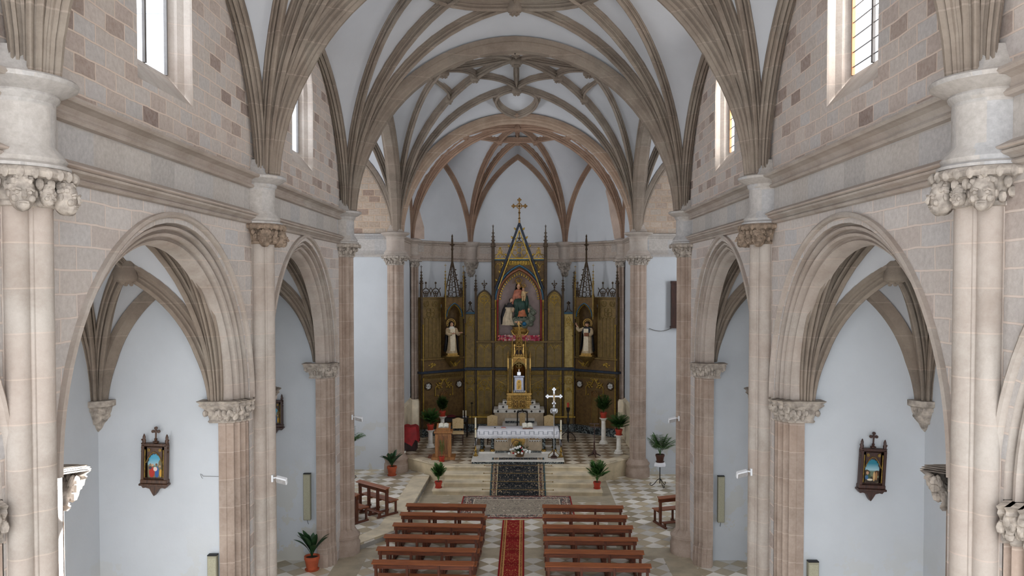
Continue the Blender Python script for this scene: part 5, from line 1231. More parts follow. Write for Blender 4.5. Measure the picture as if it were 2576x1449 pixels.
# framed cabinet on the right transept wall
a, c = P(1692, 707, Y=31.0), P(1692, 824, Y=31.0)
t = thing('wall_cabinet', 'dark wooden frame on the white right transept wall, half behind the fluted column', 'frame', (a.x, 31.28, c.z)); h = a.z-c.z
MB().box(0, .9, -.1, 0, .03, h-.03).build('panel', DARKW, t)
m = MB(); m.box(-.02, .1, -.16, 0, .0, h); m.box(.82, .92, -.16, 0, 0, h); m.box(-.03, .93, -.18, 0, h-.1, h); m.box(-.05, .95, -.2, 0, -.03, .05); m.build('frame', DARKW, t)
# loose cables along walls
def cable(label, pts, r=.008):
    m = MB(); m.tube(pts, r, 5); o = m.build('cable', plain('cable_grey', (120, 118, 116), .6)); tag(o, label, 'cable')
cable('thin cable from the fluted right pier across to the dark wooden frame', [P(1633, 826, Y=31.25)]+[P(1633+60*k/8, 826+8*sin(PI*k/8)-2*k/8, Y=31.27) for k in range(1, 9)], .012)
cable('thin hooked wire on the white left chapel wall right of the picture shrine', [P(x, y, Y=14.285) for x, y in ((556, 1199), (530, 1198.5), (511, 1198), (508, 1194), (504, 1192), (507, 1201), (510, 1204))], .004)
# ================================================================ gilded altarpiece
def gilt(name, rgb, dark, metal=.55, rough=.42, rows=True):
    t = NT(name); pos = t.pos(); p = t.sep(pos)
    nz = t.noise(pos, 7, 5, .65); col = t.ramp(nz, [(.3, srgb(*dark)), (.68, srgb(*rgb))])
    if rows:
        br = t.n('ShaderNodeTexBrick', Color1=(.8, .8, .8, 1), Color2=(1, 1, 1, 1), Mortar=(.42, .38, .3, 1), Scale=1.0)
        for k, v in (('Mortar Size', .005), ('Brick Width', .065), ('Row Height', .034), ('Bias', 0.0)): br.inputs[k].default_value = v
        t.link(t.comb(t.math('ADD', p[0], p[1]), p[2]), br.inputs['Vector']); col = t.mix(1.0, col, br.outputs['Color'], 'MULTIPLY')
        t.bump(br.outputs['Fac'], .3, .004)
    MATS[name] = t.fin(col, rough, metal, .4); return MATS[name]
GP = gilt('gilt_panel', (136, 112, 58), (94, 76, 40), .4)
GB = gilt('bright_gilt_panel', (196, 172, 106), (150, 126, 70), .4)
GT = plain('gilt_moulding_gold', (176, 144, 62), .38, .6, .25, 16)
BZ = gilt('bronze_panel', (122, 98, 52), (84, 66, 34), .3, .5, False)
BN = gilt('brown_panel', (112, 86, 48), (78, 58, 32), .2, .55, False)
DKB = plain('dark_bronze', (66, 50, 32), .5, .3, .3, 10)
BLUE = plain('blue_trim', (44, 84, 108), .5, .1, .25, 8)
NAVY = plain('navy_trim', (36, 46, 62), .5, .1, .25, 8)
PINK = plain('niche_plaster', (176, 158, 154), .9, 0, .08, 4)
REDT = plain('red_column', (140, 34, 42), .5, 0, .2, 18)
RED2 = plain('red_brown_gilt', (124, 76, 48), .5, .2, .3, 18)
RY, XM = 36.8, (1306.5-PX)/F*36.8
ORG = (XM, RY, ZS)
AL = thing('altarpiece', 'gilded gothic altarpiece with pinnacles and two angled wings filling the apse', 'altarpiece', ORG)
def cc(x, y):
    q = P(x, y, Y=RY); return (q.x-XM, q.z)           # centre plane: (u, z), u from the middle
WI = P(1168, 900, Y=36.78).x-XM; WO = P(1056, 900, Y=35.35).x-XM
WA, WB = Vector((WI, 36.78)), Vector((WO, 35.35)); WL_ = (WB-WA).length; WD = (WB-WA)/WL_; WN = Vector((-WD.y, WD.x))
if WN.y > 0: WN = -WN
def wc(x, y):
    """left wing plane: (u, z), u from the inner edge outwards"""
    d = P(x, y, Y=1.0); ax, ay, az = d.x, d.y, d.z-CH
    # solve (ax t - XM, ay t) = WA + u WD
    t = ((WA.x+XM)*WD.y-WA.y*WD.x)/(ax*WD.y-ay*WD.x); u = (Vector((ax*t-XM, ay*t))-WA).dot(WD); return (u, CH+az*t)
def M_centre(p): return Vector((XM+p.x, RY-p.y, p.z))
def M_mirror(p): return Vector((XM-p.x, RY-p.y, p.z))
def M_left(p): q = WA+WD*p.x+WN*p.y; return Vector((XM+q.x, q.y, p.z))
def M_right(p): q = WA+WD*p.x+WN*p.y; return Vector((XM-q.x, q.y, p.z))
def part(m, mapping, name, mat, par=None, label=None):
    m.move(mapping); return m.build(name, mat, par or AL, org=ORG, label=label)
def slab(u0, u1, z0, z1, w0, w1, b=0):
    m = MB(); u0, u1 = min(u0, u1), max(u0, u1); z0, z1 = min(z0, z1), max(z0, z1)
    return m.bevbox(u0, u1, w0, w1, z0, z1, b) if b else m.box(u0, u1, w0, w1, z0, z1)
def T(m, pts, r, w, seg=5): return m.tube([(u, w, z) for u, z in pts], r, seg)
def ogive(u0, u1, zs, h, n=10):
    a = abs(u1-u0)/2; c = max(0, (h*h-a*a)/(2*a)); return [(y, z) for y, z in arch_pts((u0+u1)/2, zs, a, c, 0, n)]
def circle(m, u, z, r, t, w, seg=16): return m.tube([(u+r*cos(2*PI*k/seg), w, z+r*sin(2*PI*k/seg)) for k in range(seg)], t, 5, True)
def foil(m, u, z, r, w, t, k=4, ph=PI/4):
    for i in range(k): circle(m, u+r*.5*cos(ph+2*PI*i/k), z+r*.5*sin(ph+2*PI*i/k), r*.46, t, w, 10)
def pinnacle(u, w, z0, z1, hw, spire, mp, name='pinnacle', mat=None, par=None):
    m = MB(); zs = z1-spire; m.bevbox(u-hw, u+hw, w-hw, w+hw, z0, zs, hw*.25)
    for zz in (z0+(zs-z0)*.33, z0+(zs-z0)*.66, zs): m.bevbox(u-hw*1.5, u+hw*1.5, w-hw*1.5, w+hw*1.5, zz-.03, zz+.03, .01)
    m.lathe([(hw*1.1, zs), (hw*.5, zs+spire*.5), (hw*.22, z1-.14), (hw*.5, z1-.12), (hw*.2, z1-.1), (.01, z1)], (u, w, 0), 8)
    m.box(u-.05, u+.05, w-.012, w+.012, z1-.08, z1-.055)
    for k in range(4):
        zz = zs+spire*(.1+.17*k); rr = hw*(1.1-.2*k)+.01
        for s in (-1, 1): m.ball((u+s*rr, w, zz), (.022, .022, .028), 6, 4)
    return part(m, mp, name, mat or DKB, par)
for mp, side in ((M_centre, -1), (M_mirror, 1)):
    L_ = lambda x, y: cc(x, y)
    zfl = ZS; zb = cc(1220, 1050)[1]; zp = cc(1220, 1046)[1]; zm0, zm1 = cc(1220, 931)[1], cc(1220, 924)[1]; zsh0, zsh1 = cc(1220, 862)[1], cc(1220, 857)[1]
    uN0, uN1 = cc(1171, 900)[0], cc(1195, 900)[0]; uL0, uL1 = cc(1199, 900)[0], cc(1238, 900)[0]; uC = cc(1243, 900)[0]
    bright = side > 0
    # narrow strip
    zt = cc(1183, 790)[1]
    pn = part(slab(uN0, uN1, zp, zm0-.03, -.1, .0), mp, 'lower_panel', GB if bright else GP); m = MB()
    for nm in (0,):
        um = (uN0+uN1)/2; w_ = (uN1-uN0)
        z1 = cc(1183, 948)[1]; z2 = cc(1183, 985)[1]
        T(m, [(uN0+.03, zp+.03), (uN0+.03, z1), (uN1-.03, z1), (uN1-.03, zp+.03), (uN0+.03, zp+.03)], .014, .012)
        T(m, ogive(uN0+.05, uN1-.05, z2-.1, .28), .014, .014); foil(m, um, z1-.2, .15, .014, .012, 3, PI/2); circle(m, um, z1-.2, .17, .012, .014)
        foil(m, um, z2+.1, .1, .014, .01)
    part(m, mp, 'blind_tracery', GT, pn)
    fr = part(slab(uN0, uN1, cc(1183, 945)[1], zm0, -.06, .02), mp, 'frieze_panel', BZ); m = MB()
    for q in (.27, .73): foil(m, uN0+w_*q, (cc(1183, 945)[1]+zm0)/2, .1, .03, .012)
    part(m, mp, 'quatrefoil', GT, fr)
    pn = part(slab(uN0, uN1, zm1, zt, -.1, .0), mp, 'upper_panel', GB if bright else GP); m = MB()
    z3 = cc(1183, 822)[1]; T(m, [(uN0+.03, zm1+.04), (uN0+.03, zt-.03), (uN1-.03, zt-.03), (uN1-.03, zm1+.04)], .014, .012)
    T(m, ogive(uN0+.06, uN1-.06, z3-.12, .2), .012, .014); T(m, ogive(uN0+.06, uN1-.06, z3, .5), .014, .014); foil(m, um, z3+.22, .14, .014, .012, 4, 0)
    part(m, mp, 'blind_tracery', GT, pn)
    part(slab(uN0-.03, uN1+.03, zt, zt+.09, -.12, .06, .015), mp, 'cornice', BLUE)
    m = MB(); zz = zt+.09; T(m, [(um-.17, zz), (um-.05, zz+.12), (um-.03, zz+.3), (um, zz+.42)], .02, 0); T(m, [(um+.17, zz), (um+.05, zz+.12), (um+.03, zz+.3), (um, zz+.42)], .02, 0)
    for a in range(4): m.ball((um+.05*cos(a*PI/2), 0, zz+.42+.05*sin(a*PI/2)), .04, 7, 5)
    T(m, [(um-.08, zz+.14), (um+.08, zz+.14)], .014, 0); part(m, mp, 'crest_finial', DKB)
    # lancet panel
    um = (uL0+uL1)/2; w_ = uL1-uL0
    pn = part(slab(uL0, uL1, zp, zm0-.03, -.1, .0), mp, 'lower_panel', GP); m = MB(); z1 = cc(1220, 948)[1]; z2 = cc(1220, 984)[1]
    T(m, [(uL0+.03, zp+.03), (uL0+.03, z1), (uL1-.03, z1), (uL1-.03, zp+.03), (uL0+.03, zp+.03)], .015, .012); T(m, [(um, zp+.03), (um, z2)], .016, .014)
    for a, c in ((uL0+.03, um), (um, uL1-.03)): T(m, ogive(a, c, z2-.08, .26), .014, .014); foil(m, (a+c)/2, z2+.12, .1, .014, .011)
    T(m, ogive(uL0+.03, uL1-.03, z2-.02, .58), .016, .016); circle(m, um, z2+.36, .16, .013, .016); foil(m, um, z2+.36, .15, .016, .012, 3, PI/2)
    for s in (-1, 1): foil(m, um+s*.26, z1-.11, .1, .014, .011)
    part(m, mp, 'blind_tracery', GT, pn)
    fr = part(slab(uL0, uL1, cc(1183, 945)[1], zm0, -.06, .02), mp, 'frieze_panel', BZ); m = MB()
    for q in range(4): foil(m, uL0+w_*(q+.5)/4, (cc(1183, 945)[1]+zm0)/2, .1, .03, .012)
    part(m, mp, 'quatrefoil', GT, fr)
    pn = part(slab(uL0, uL1, zm1, zsh0, -.1, .0), mp, 'middle_panel', GP); m = MB(); zq = cc(1220, 876)[1]
    T(m, [(uL0+.03, zm1+.04), (uL0+.03, zsh0-.06), (uL1-.03, zsh0-.06), (uL1-.03, zm1+.04)], .014, .012); T(m, [(um, zm1+.04), (um, zq)], .014, .012)
    for a, c in ((uL0+.03, um), (um, uL1-.03)): T(m, ogive(a, c, zq-.1, .24), .014, .014)
    T(m, [(um-.18, zsh0-.08), (um-.09, zq), (um, zsh0-.1), (um+.09, zq), (um+.18, zsh0-.08)], .01, .014); part(m, mp, 'blind_tracery', GT, pn)
    zs_, za = cc(1220, 757)[1], cc(1220, 731)[1]; og = ogive(uL0+.03, uL1-.03, zs_, za-zs_)
    m = MB(); m.xprism([(uL0+.03, zsh1)]+og[::-1]+[(uL1-.03, zsh1)], -.1, 0); pn = part(m, mp, 'lancet_panel', GP)
    m = MB(); T(m, [(uL0+.03, zsh1+.02)]+og[::-1]+[(uL1-.03, zsh1+.02)], .045, -.02, 6); part(m, mp, 'lancet_frame', DKB, pn)
    m = MB(); T(m, [(um, zsh1+.06), (um, zs_-.2)], .014, .012); T(m, [(uL0+.07, zsh1+.06), (uL0+.07, zs_)], .012, .012); T(m, [(uL1-.07, zsh1+.06), (uL1-.07, zs_)], .012, .012)
    for a, c in ((uL0+.07, um), (um, uL1-.07)): T(m, ogive(a, c, zs_-.28, .26), .014, .014)
    T(m, ogive(uL0+.07, uL1-.07, zs_, (za-zs_)*.86), .014, .014); circle(m, um, zs_+.1, .2, .013, .014); foil(m, um, zs_+.1, .2, .014, .014)
    part(m, mp, 'blind_tracery', GT, pn)
    m = MB(); m.lathe([(.03, za), (.02, za+.12), (.05, za+.15), (.02, za+.2), (.02, za+.45), (.0, za+.52)], (um, -.04, 0), 8)
    for s in (-1, 1): m.ball((um+s*.09, -.04, za+.32), (.05, .025, .04), 7, 5); m.ball((um+s*.05, -.04, za+.24), (.03, .02, .03), 6, 4)
    part(m, mp, 'finial', DKB, pn)
    # centre half panels under the niche
    u0, u1 = uC, 0.0; um = (u0+u1)/2; w_ = u1-u0
    pn = part(slab(u0, u1, zp, zm0-.03, -.1, .0), mp, 'lower_panel', GP); m = MB()
    T(m, [(u0+.03, zp+.03), (u0+.03, z1), (u1-.03, z1)], .015, .012)
    for a, c in ((u0+.03, um), (um, u1-.03)):
        T(m, ogive(a, c, z2-.1, .5), .016, .014); T(m, ogive(a, (a+c)/2, z2-.2, .24), .012, .014); T(m, ogive((a+c)/2, c, z2-.2, .24), .012, .014); foil(m, (a+c)/2, z2+.16, .17, .014, .013)
        T(m, [(a, z1-.1), (c, z2+.3)], .011, .014); T(m, [(c, z1-.1), (a, z2+.3)], .011, .014)
    part(m, mp, 'blind_tracery', GT, pn)
    fr = part(slab(u0, u1, cc(1183, 945)[1], zm0, -.06, .02), mp, 'frieze_panel', BZ); m = MB()
    for q in range(7): foil(m, u0+w_*(q+.5)/7, (cc(1183, 945)[1]+zm0)/2, .1, .03, .012)
    part(m, mp, 'quatrefoil', GT, fr)
    pn = part(slab(u0, u1, zm1, zsh0, -.1, .0), mp, 'middle_panel', GP); m = MB()
    T(m, [(u0+.03, zm1+.04), (u0+.03, zsh0-.06), (u1, zsh0-.06)], .014, .012)
    for k in range(3):
        a = u0+.03+(w_-.03)*k/3; c = u0+.03+(w_-.03)*(k+1)/3; T(m, ogive(a, c, zq-.1, .25), .015, .014); T(m, [(c, zm1+.04), (c, zq-.1)], .011, .012)
    part(m, mp, 'blind_tracery', GT, pn)
    # dividing posts with pinnacles
    for x, yt, hw, sp_ in ((1169.5, 682, .05, .75), (1197, 690, .05, .75), (1240.5, 565, .075, 1.0)):
        u, zt_ = cc(x, yt); pinnacle(u, .06, zfl+.1, zt_, hw, sp_, mp)
    for x in (1171.5,): m = MB(); u = cc(x, 900)[0]; m.lathe([(.03, zb), (.03, zm0-.05)], (u, .12, 0), 8); m.lathe([(.022, zm1), (.022, cc(x, 815)[1]), (.05, cc(x, 815)[1]+.04)], (u, .12, 0), 8); part(m, mp, 'gilt_shaft', GT)
    m = MB()
    for x in (1243.5, 1236, 1202): u = cc(x, 900)[0]; m2 = MB(); m2.lathe([(.014, zb), (.014, zm0)], (u, .05, 0), 6); part(m2, mp, 'gilt_shaft', GT)
# plinth, rails and mouldings that run across the middle
u0, u1 = cc(1166, 900)[0], -cc(1166, 900)[0]
part(slab(u0, u1, ZS, ZS+.36, -.1, .16, .01), M_centre, 'plinth', DMARB)
part(slab(u0, u1, ZS+.36, zb, -.1, .08, .01), M_centre, 'base_rail', BZ); part(slab(u0, u1, zb, zp, -.1, .12, .01), M_centre, 'base_moulding', GT)
part(slab(u0, u1, zm0, zm1, -.1, .16, .02), M_centre, 'main_moulding', NAVY)
part(slab(cc(1197, 0)[0], -cc(1197, 0)[0], zsh0, zsh1, -.1, .14, .015), M_centre, 'shelf_moulding', BZ)
# middle field: niche, arch, gable
uo = cc(1243.5, 800)[0]; zsp = cc(1306, 757)[1]; zap = cc(1306, 668)[1]; zia = cc(1306, 686)[1]; ui = cc(1255.5, 800)[0]; ztop = cc(1306, 655)[1]
iog = ogive(ui, -ui, zsp, zia-zsp, 14); oog = ogive(uo+.06, -uo-.06, zsp, zap-zsp, 14)
m = MB(); n = len(iog)
def capt(u): return max(uo, min(-uo, u))
rim = [(u, ztop) for u, z in iog]
for (a, b_), (c, d_) in zip(zip(iog, rim), zip(iog[1:], rim[1:])): m.add([(a[0], 0, a[1]), (c[0], 0, c[1]), (d_[0], 0, d_[1]), (b_[0], 0, b_[1])], [(0, 1, 2, 3)])
for s in (-1, 1): m.box(min(s*ui, s*uo), max(s*ui, s*uo), -.02, 0, zsh1, ztop)
part(m, M_centre, 'niche_front', BN)
m = MB(); rows = []
pl_ = [(ui, zsh1)]+[(u, z) for u, z in iog[::-1]]+[(-ui, zsh1)]
m.grid([[(u, 0, z) for u, z in pl_], [(u, -.55, z) for u, z in pl_]], smooth=False); m.add([(u, -.55, z) for u, z in pl_], [tuple(range(len(pl_)))]); m.add([(ui, 0, zsh1), (-ui, 0, zsh1), (-ui, -.55, zsh1), (ui, -.55, zsh1)], [(0, 1, 2, 3)])
part(m, M_centre, 'niche', PINK)
m = MB(); T(m, oog, .05, .05, 6); part(m, M_centre, 'arch_moulding', BLUE)
m = MB(); mid = [((a[0]+b_[0])/2, (a[1]+b_[1])/2) for a, b_ in zip(iog, oog)]; T(m, mid, .07, .0, 6); part(m, M_centre, 'arch_band', RED2)
m = MB()
for k in range(1, n-1):
    u, z = iog[k]; d = Vector((0-u, zsp-.3-z)).normalized(); T(m, [(u, z), (u+d.x*.05, z+d.y*.05)], .028, .02); m.ball((u+d.x*.07, .02, z+d.y*.07), .04, 6, 4)
part(m, M_centre, 'arch_cusp', GT)
for s in (-1, 1):
    for q, mt, r_, nm in ((.25, GT, .04, 'niche_column'), (.72, REDT, .03, 'niche_column')):
        u = s*(uo+(ui-uo)*q); m = MB(); m.lathe([(r_*1.5, zsh1), (r_, zsh1+.08), (r_, zsp-.06), (r_*1.6, zsp), (r_*1.4, zsp+.05)], (u, .05, 0), 10)
        if mt is REDT:
            for k in range(9): m.tube([(u+r_*1.1*cos(a), .05+r_*1.1*sin(a), zsh1+.2+.17*k+.03*a) for a in [2*PI*j/8 for j in range(9)]], .012, 4)
        part(m, M_centre, nm, mt)
zc0 = ztop; part(slab(uo, -uo, zc0, zc0+.05, -.06, .1, .01), M_centre, 'upper_moulding', BLUE); part(slab(uo, -uo, zc0+.05, zc0+.1, -.06, .08, .01), M_centre, 'gilt_rail', GT)
fr = part(slab(cc(1277, 0)[0], -cc(1277, 0)[0], cc(1306, 668)[1], zc0-.02, -.02, .03), M_centre, 'pierced_band', BZ); m = MB()
for q in range(8): foil(m, (q-3.5)*.125, (cc(1306, 668)[1]+zc0)/2, .12, .04, .014)
part(m, M_centre, 'quatrefoil', GT, fr)
ga = cc(1306.5, 562); gb = cc(1247, 727)
for s in (-1, 1):
    m = MB(); m.tube([(s*abs(gb[0]), .16, gb[1]), (0, .16, ga[1])], .05, 6); part(m, M_centre, 'gable_rake', NAVY)
    m = MB(); m.tube([(s*(abs(gb[0])-.12), .19, gb[1]), (0, .19, ga[1]-.33)], .024, 6); part(m, M_centre, 'gable_gilding', GT)
    m = MB()
    for k in range(7):
        t_ = .12+.13*k; u = s*abs(gb[0])*(1-t_); z = gb[1]+(ga[1]-gb[1])*t_; m.ball((u+s*.08, .16, z+.03), (.05, .04, .05), 7, 5); m.ball((u+s*.12, .16, z+.08), .028, 6, 4)
    part(m, M_centre, 'crocket', GT)
    u0_, u1_ = sorted((s*.62, s*abs(uo))); m = MB(); zz = cc(1306, 648)[1]; um = (u0_+u1_)/2
    for q in (-1, 1): T(m, [(um+q*.2, zz), (um+q*.12, zz+.14), (um, zz+.26), (um, zz+.4)], .018, .0); T(m, ogive(um+min(0, q*.28), um+max(0, q*.28), zz, .16), .016, 0)
    foil(m, um, zz+.26, .12, .0, .016); m.ball((um, 0, zz+.44), .045, 7, 5); T(m, [(um-.07, zz+.42), (um+.07, zz+.42)], .02, 0); part(m, M_centre, 'cresting', GT)
    m = MB()
    for q in range(2): T(m, ogive(u0_+.08+q*.3-.04, u0_+.08+q*.3+.22, zc0-.35, .2), .014, .02)
    T(m, [(um, zc0-.1), (um, zsp+.6)], .014, .02); part(m, M_centre, 'side_tracery', GT)
rc = cc(1306.5, 629.5); m = MB(); circle(m, 0, rc[1], .37, .024, .1, 28); circle(m, 0, rc[1], .13, .014, .1)
for k in range(6): a = PI/6+k*PI/3; circle(m, .235*cos(a), rc[1]+.235*sin(a), .12, .014, .1, 12)
part(m, M_centre, 'rose_tracery', GT)
m = MB(); zz = cc(1306, 603)[1]
for s in (-1, 1): circle(m, s*.1, zz, .085, .018, .1, 12)
T(m, [(0, zz+.08), (0, zz+.4)], .02, .1); m.ball((0, .1, zz+.06), .05, 6, 4); part(m, M_centre, 'gable_scroll', DKB)
z0 = ga[1]; zc = cc(1306, 519)[1]; zt = cc(1306, 499)[1]; m = MB()
m.lathe([(.05, z0-.1), (.035, z0+.2), (.07, z0+.22), (.03, z0+.26), (.03, z0+.44), (.06, z0+.48), (.03, z0+.53)], (0, .12, 0), 8)
m.box(-.03, .03, .1, .14, z0+.5, zt-.05); m.box(-.3, .3, .1, .14, zc-.03, zc+.03); circle(m, 0, zc, .12, .02, .12, 16)
for dx, dz in ((-.27, 0), (.27, 0), (0, zt-zc-.08)):
    for a in (0, PI/2, PI, 3*PI/2): m.ball((dx+.06*cos(a), .12, zc+dz+.06*sin(a)), (.045, .025, .045), 7, 5)
part(m, M_centre, 'cross', plain('cross_gilding', (128, 96, 48), .45, .4, .2, 12))
# ---------------------------------------------------------------- wings
for mp, side in ((M_left, 'left'), (M_right, 'right')):
    z = lambda y, x=1112: wc(x, y)[1]
    U = lambda x: wc(x, 900)[0]
    W0, W1 = .06, U(1057)
    zt = z(750); zl0, zl1 = z(904), z(899); zm0, zm1 = z(937), z(931); zf0 = z(955)
    un = U(1133); hn = .5; u0n, u1n = un-hn, un+hn
    zna = z(766)
    part(slab(W0, W1, ZS, ZS+.36, -.16, .14, .01), mp, 'plinth', DMARB)
    lowp = part(slab(W0, W1, ZS+.36, zf0, -.16, .0), mp, 'lower_panel', BN)
    fr = part(slab(W0, W1, zf0, zm0, -.16, .03), mp, 'frieze_panel', BZ); m = MB()
    k = 16; pts = [(W0+.1+(W1-W0-.2)*i/(2*k), (zf0+zm0)/2+(.07 if i % 2 else -.07)) for i in range(2*k+1)]
    T(m, pts, .014, .04); T(m, [(a, 2*((zf0+zm0)/2)-b_) for a, b_ in pts], .014, .04); part(m, mp, 'lattice', plain('dull_gilding', (124, 98, 52), .45, .4, .25, 16), fr)
    part(slab(W0-.04, W1+.06, zm0, zm1, -.16, .13, .02), mp, 'main_moulding', NAVY)
    bd = part(slab(W0, W1, zm1, zl0, -.16, .02), mp, 'ledge_band', BN)
    part(slab(W0, W1, zl0, zl1, -.16, .1, .012), mp, 'ledge', BZ)
    m = MB(); rr = random.Random(6)
    for uu, zc_ in ((U(1086), z(917)), (U(1146), z(915))):
        m = MB()
        for k in range(9): a = rr.uniform(0, 2*PI); r_ = rr.uniform(.04, .2); m.ball((uu+r_*cos(a), .04, zc_+r_*.5*sin(a)), (.04, .02, .03), 6, 4); m.tube([(uu, .03, zc_), (uu+r_*cos(a), .04, zc_+r_*.5*sin(a))], .01, 4)
        part(m, mp, 'leaf_spray', GT, bd)
    # statue bracket
    m = MB(); m.lathe([(.02, z(925)), (.1, z(920)), (.14, z(915)), (.3, z(906)), (.42, zl1-.02), (.44, zl1+.05), (.0, zl1+.05)], (un, .05, 0), 12); part(m, mp, 'statue_bracket', BZ)
    m = MB()
    for s in (-1, 1): m.tube([(un, .4, z(919)), (un+s*.05, .38, z(921)), (un+s*.14, .4, z(914)), (un+s*.26, .42, z(908))], .025, 5)
    m.ball((un, .42, z(916)), .05, 6, 4); part(m, mp, 'bracket_leaf', GT)
    # upper panels either side of the niche
    for a, c in ((W0, u0n), (u1n, W1)):
        pn = part(slab(a, c, zl1, zt, -.16, .0), mp, 'upper_panel', BZ); m = MB(); um = (a+c)/2; ww = c-a
        T(m, [(a+.05, zl1+.04), (a+.05, zt-.05), (c-.05, zt-.05), (c-.05, zl1+.04)], .014, .012); zq = z(800)
        nn = max(2, int(round(ww/.2)))
        for k in range(nn):
            x0, x1 = a+.05+(ww-.1)*k/nn, a+.05+(ww-.1)*(k+1)/nn; T(m, ogive(x0, x1, zq-.1, .16), .014, .012)
            if k: T(m, [(x0, zl1+.05), (x0, zq-.1)], .016, .012)
        foil(m, um, z(785), min(.24, ww*.3), .012, .014); 
        for s in (-1, 1): circle(m, um+s*ww*.2, z(764), min(.13, ww*.18), .014, .012); foil(m, um+s*ww*.2, z(764), min(.12, ww*.16), .012, .01, 3)
        T(m, [(a+.05, z(774)), (c-.05, z(774))], .012, .012); part(m, mp, 'blind_tracery', plain('old_gilding', (118, 98, 52), .45, .4, .25, 16), pn)
    # niche: half-round hollow
    m = MB(); rows = []
    for zz in (zl1, z(800), z(780)): rows.append([(un+hn*cos(PI*k/14), -.42*sin(PI*k/14), zz) for k in range(15)])
    for e in (.5, .8, 1.0): rows.append([(un+hn*cos(PI*k/14)*(1-e*.98), -.42*sin(PI*k/14)*(1-e*.98), z(780)+(zt-z(780))*math.sqrt(e)) for k in range(15)])
    m.grid(rows); m.box(u0n, u1n, -.02, .0, z(766), zt); part(m, mp, 'niche', BN)
    # projecting canopy with gable spire
    cw = .42; og = ogive(un-cw, un+cw, z(797), .62, 10); zc1 = zt+.02
    rim = [(max(un-cw-.04, min(un+cw+.04, un+(a-un)*1.7)), zc1) for a, b_ in og]; m = MB()
    for (a, b_), (c, d_) in zip(zip(og, rim), zip(og[1:], rim[1:])): m.add([(a[0], .34, a[1]), (c[0], .34, c[1]), (d_[0], .34, d_[1]), (b_[0], .34, b_[1]), (a[0], .28, a[1]), (c[0], .28, c[1]), (d_[0], .28, d_[1]), (b_[0], .28, b_[1])], [(0, 1, 2, 3), (0, 4, 5, 1), (4, 7, 6, 5)])
    for s in (-1, 1): m.add([(un+s*(cw+.04), .34, z(797)), (un+s*(cw+.04), .34, zc1), (un+s*(cw+.04), 0, zc1), (un+s*(cw+.04), 0, z(797))], [(0, 1, 2, 3)])
    cn = part(m, mp, 'canopy', BN); m = MB(); T(m, og, .025, .36); part(m, mp, 'canopy_arch', BLUE, cn); m = MB()
    for k in range(1, len(og)-1): a, b_ = og[k]; d = Vector((un-a, z(800)-b_)).normalized(); m.tube([(a, .33, b_), (a+d.x*.07, .33, b_+d.y*.07)], .018, 5); m.ball((a+d.x*.08, .33, b_+d.y*.08), .022, 5, 4)
    part(m, mp, 'canopy_cusp', GT, cn)
    for s, xt in ((-1, 667), (1, 664)):
        uu = un+s*(cw+.06); pinnacle(uu, .36, z(803), z(xt), .026, .9, mp, 'canopy_post', plain('post_gilding', (140, 114, 56), .42, .5, .2, 12), cn)
    za = z(655); zb_ = z(748); hw = .33; m = MB()
    for s in (-1, 1): m.tube([(un+s*hw, .34, zb_), (un, .2, za)], .028, 6); m.tube([(un+s*hw, .02, zb_), (un, .16, za)], .026, 6)
    for k in range(6):
        t_ = k/7; hh = hw*(1-t_); zz = zb_+(za-zb_)*t_; zn = zb_+(za-zb_)*(k+1)/7; yy = .34-.14*t_
        if k < 5: circle(m, un, (zz+zn)/2, (zn-zz)*.48, .014, yy, 12)
        if hh > .12:
            for s in (-1, 1): circle(m, un+s*hh*.55, (zz+zn)/2+.02, min(.085, hh*.36), .014, yy, 10)
        for s in (-1, 1): m.ball((un+s*(hh+.05), yy, zz+.06), (.045, .03, .03), 6, 4)
    part(m, mp, 'openwork_spire', DKB, cn)
    m = MB(); m.lathe([(.05, za-.06), (.035, z(630)), (.06, z(628)), (.04, z(622)), (.05, z(618)), (.1, z(616)), (.04, z(612)), (.05, z(606)), (.03, z(596)), (.045, z(594)), (.0, z(588))], (un, .18, 0), 8); m.box(un-.12, un+.12, .16, .2, z(617), z(614)); part(m, mp, 'spire_top', DKB, cn)
    # open cresting along the top
    part(slab(W0, W1, zt, zt+.05, -.16, .06, .01), mp, 'cornice', BZ); zc_ = zt+.05
    for a, c in ((u1n+.02, W1-.05), (W0+.02, u0n)):
        m = MB()
        k = max(1, int(round((c-a)/.42)))
        for i in range(k):
            x0 = a+(c-a)*i/k; x1 = a+(c-a)*(i+1)/k; xm_ = (x0+x1)/2
            T(m, ogive(x0, x1, zc_+.05, .36), .022, 0); T(m, [(x0, zc_+.42), (x0+.08, zc_+.3), (xm_-.04, zc_)], .018, 0); T(m, [(x1, zc_+.42), (x1-.08, zc_+.3), (xm_+.04, zc_)], .018, 0)
            foil(m, xm_, zc_+.16, .12, 0, .016); T(m, [(xm_, zc_+.4), (xm_, zc_+.6)], .018, 0); m.ball((xm_, 0, zc_+.64), (.055, .03, .055), 7, 5)
        part(m, mp, 'cresting', DKB)
    for x, yt, hw in ((1060, 668, .05), (1167, 680, .045)): pinnacle(U(x), .02, ZS+.36, z(yt), hw, .8, mp)
    m = MB(); uu = U(1062); m.lathe([(.028, z(1048)), (.028, z(950)), (.05, z(947))], (uu, .1, 0), 8); m2 = MB(); m2.lathe([(.022, zm1), (.022, z(820)), (.045, z(815))], (uu, .1, 0), 8); part(m, mp, 'gilt_shaft', GT); part(m2, mp, 'gilt_shaft', GT)
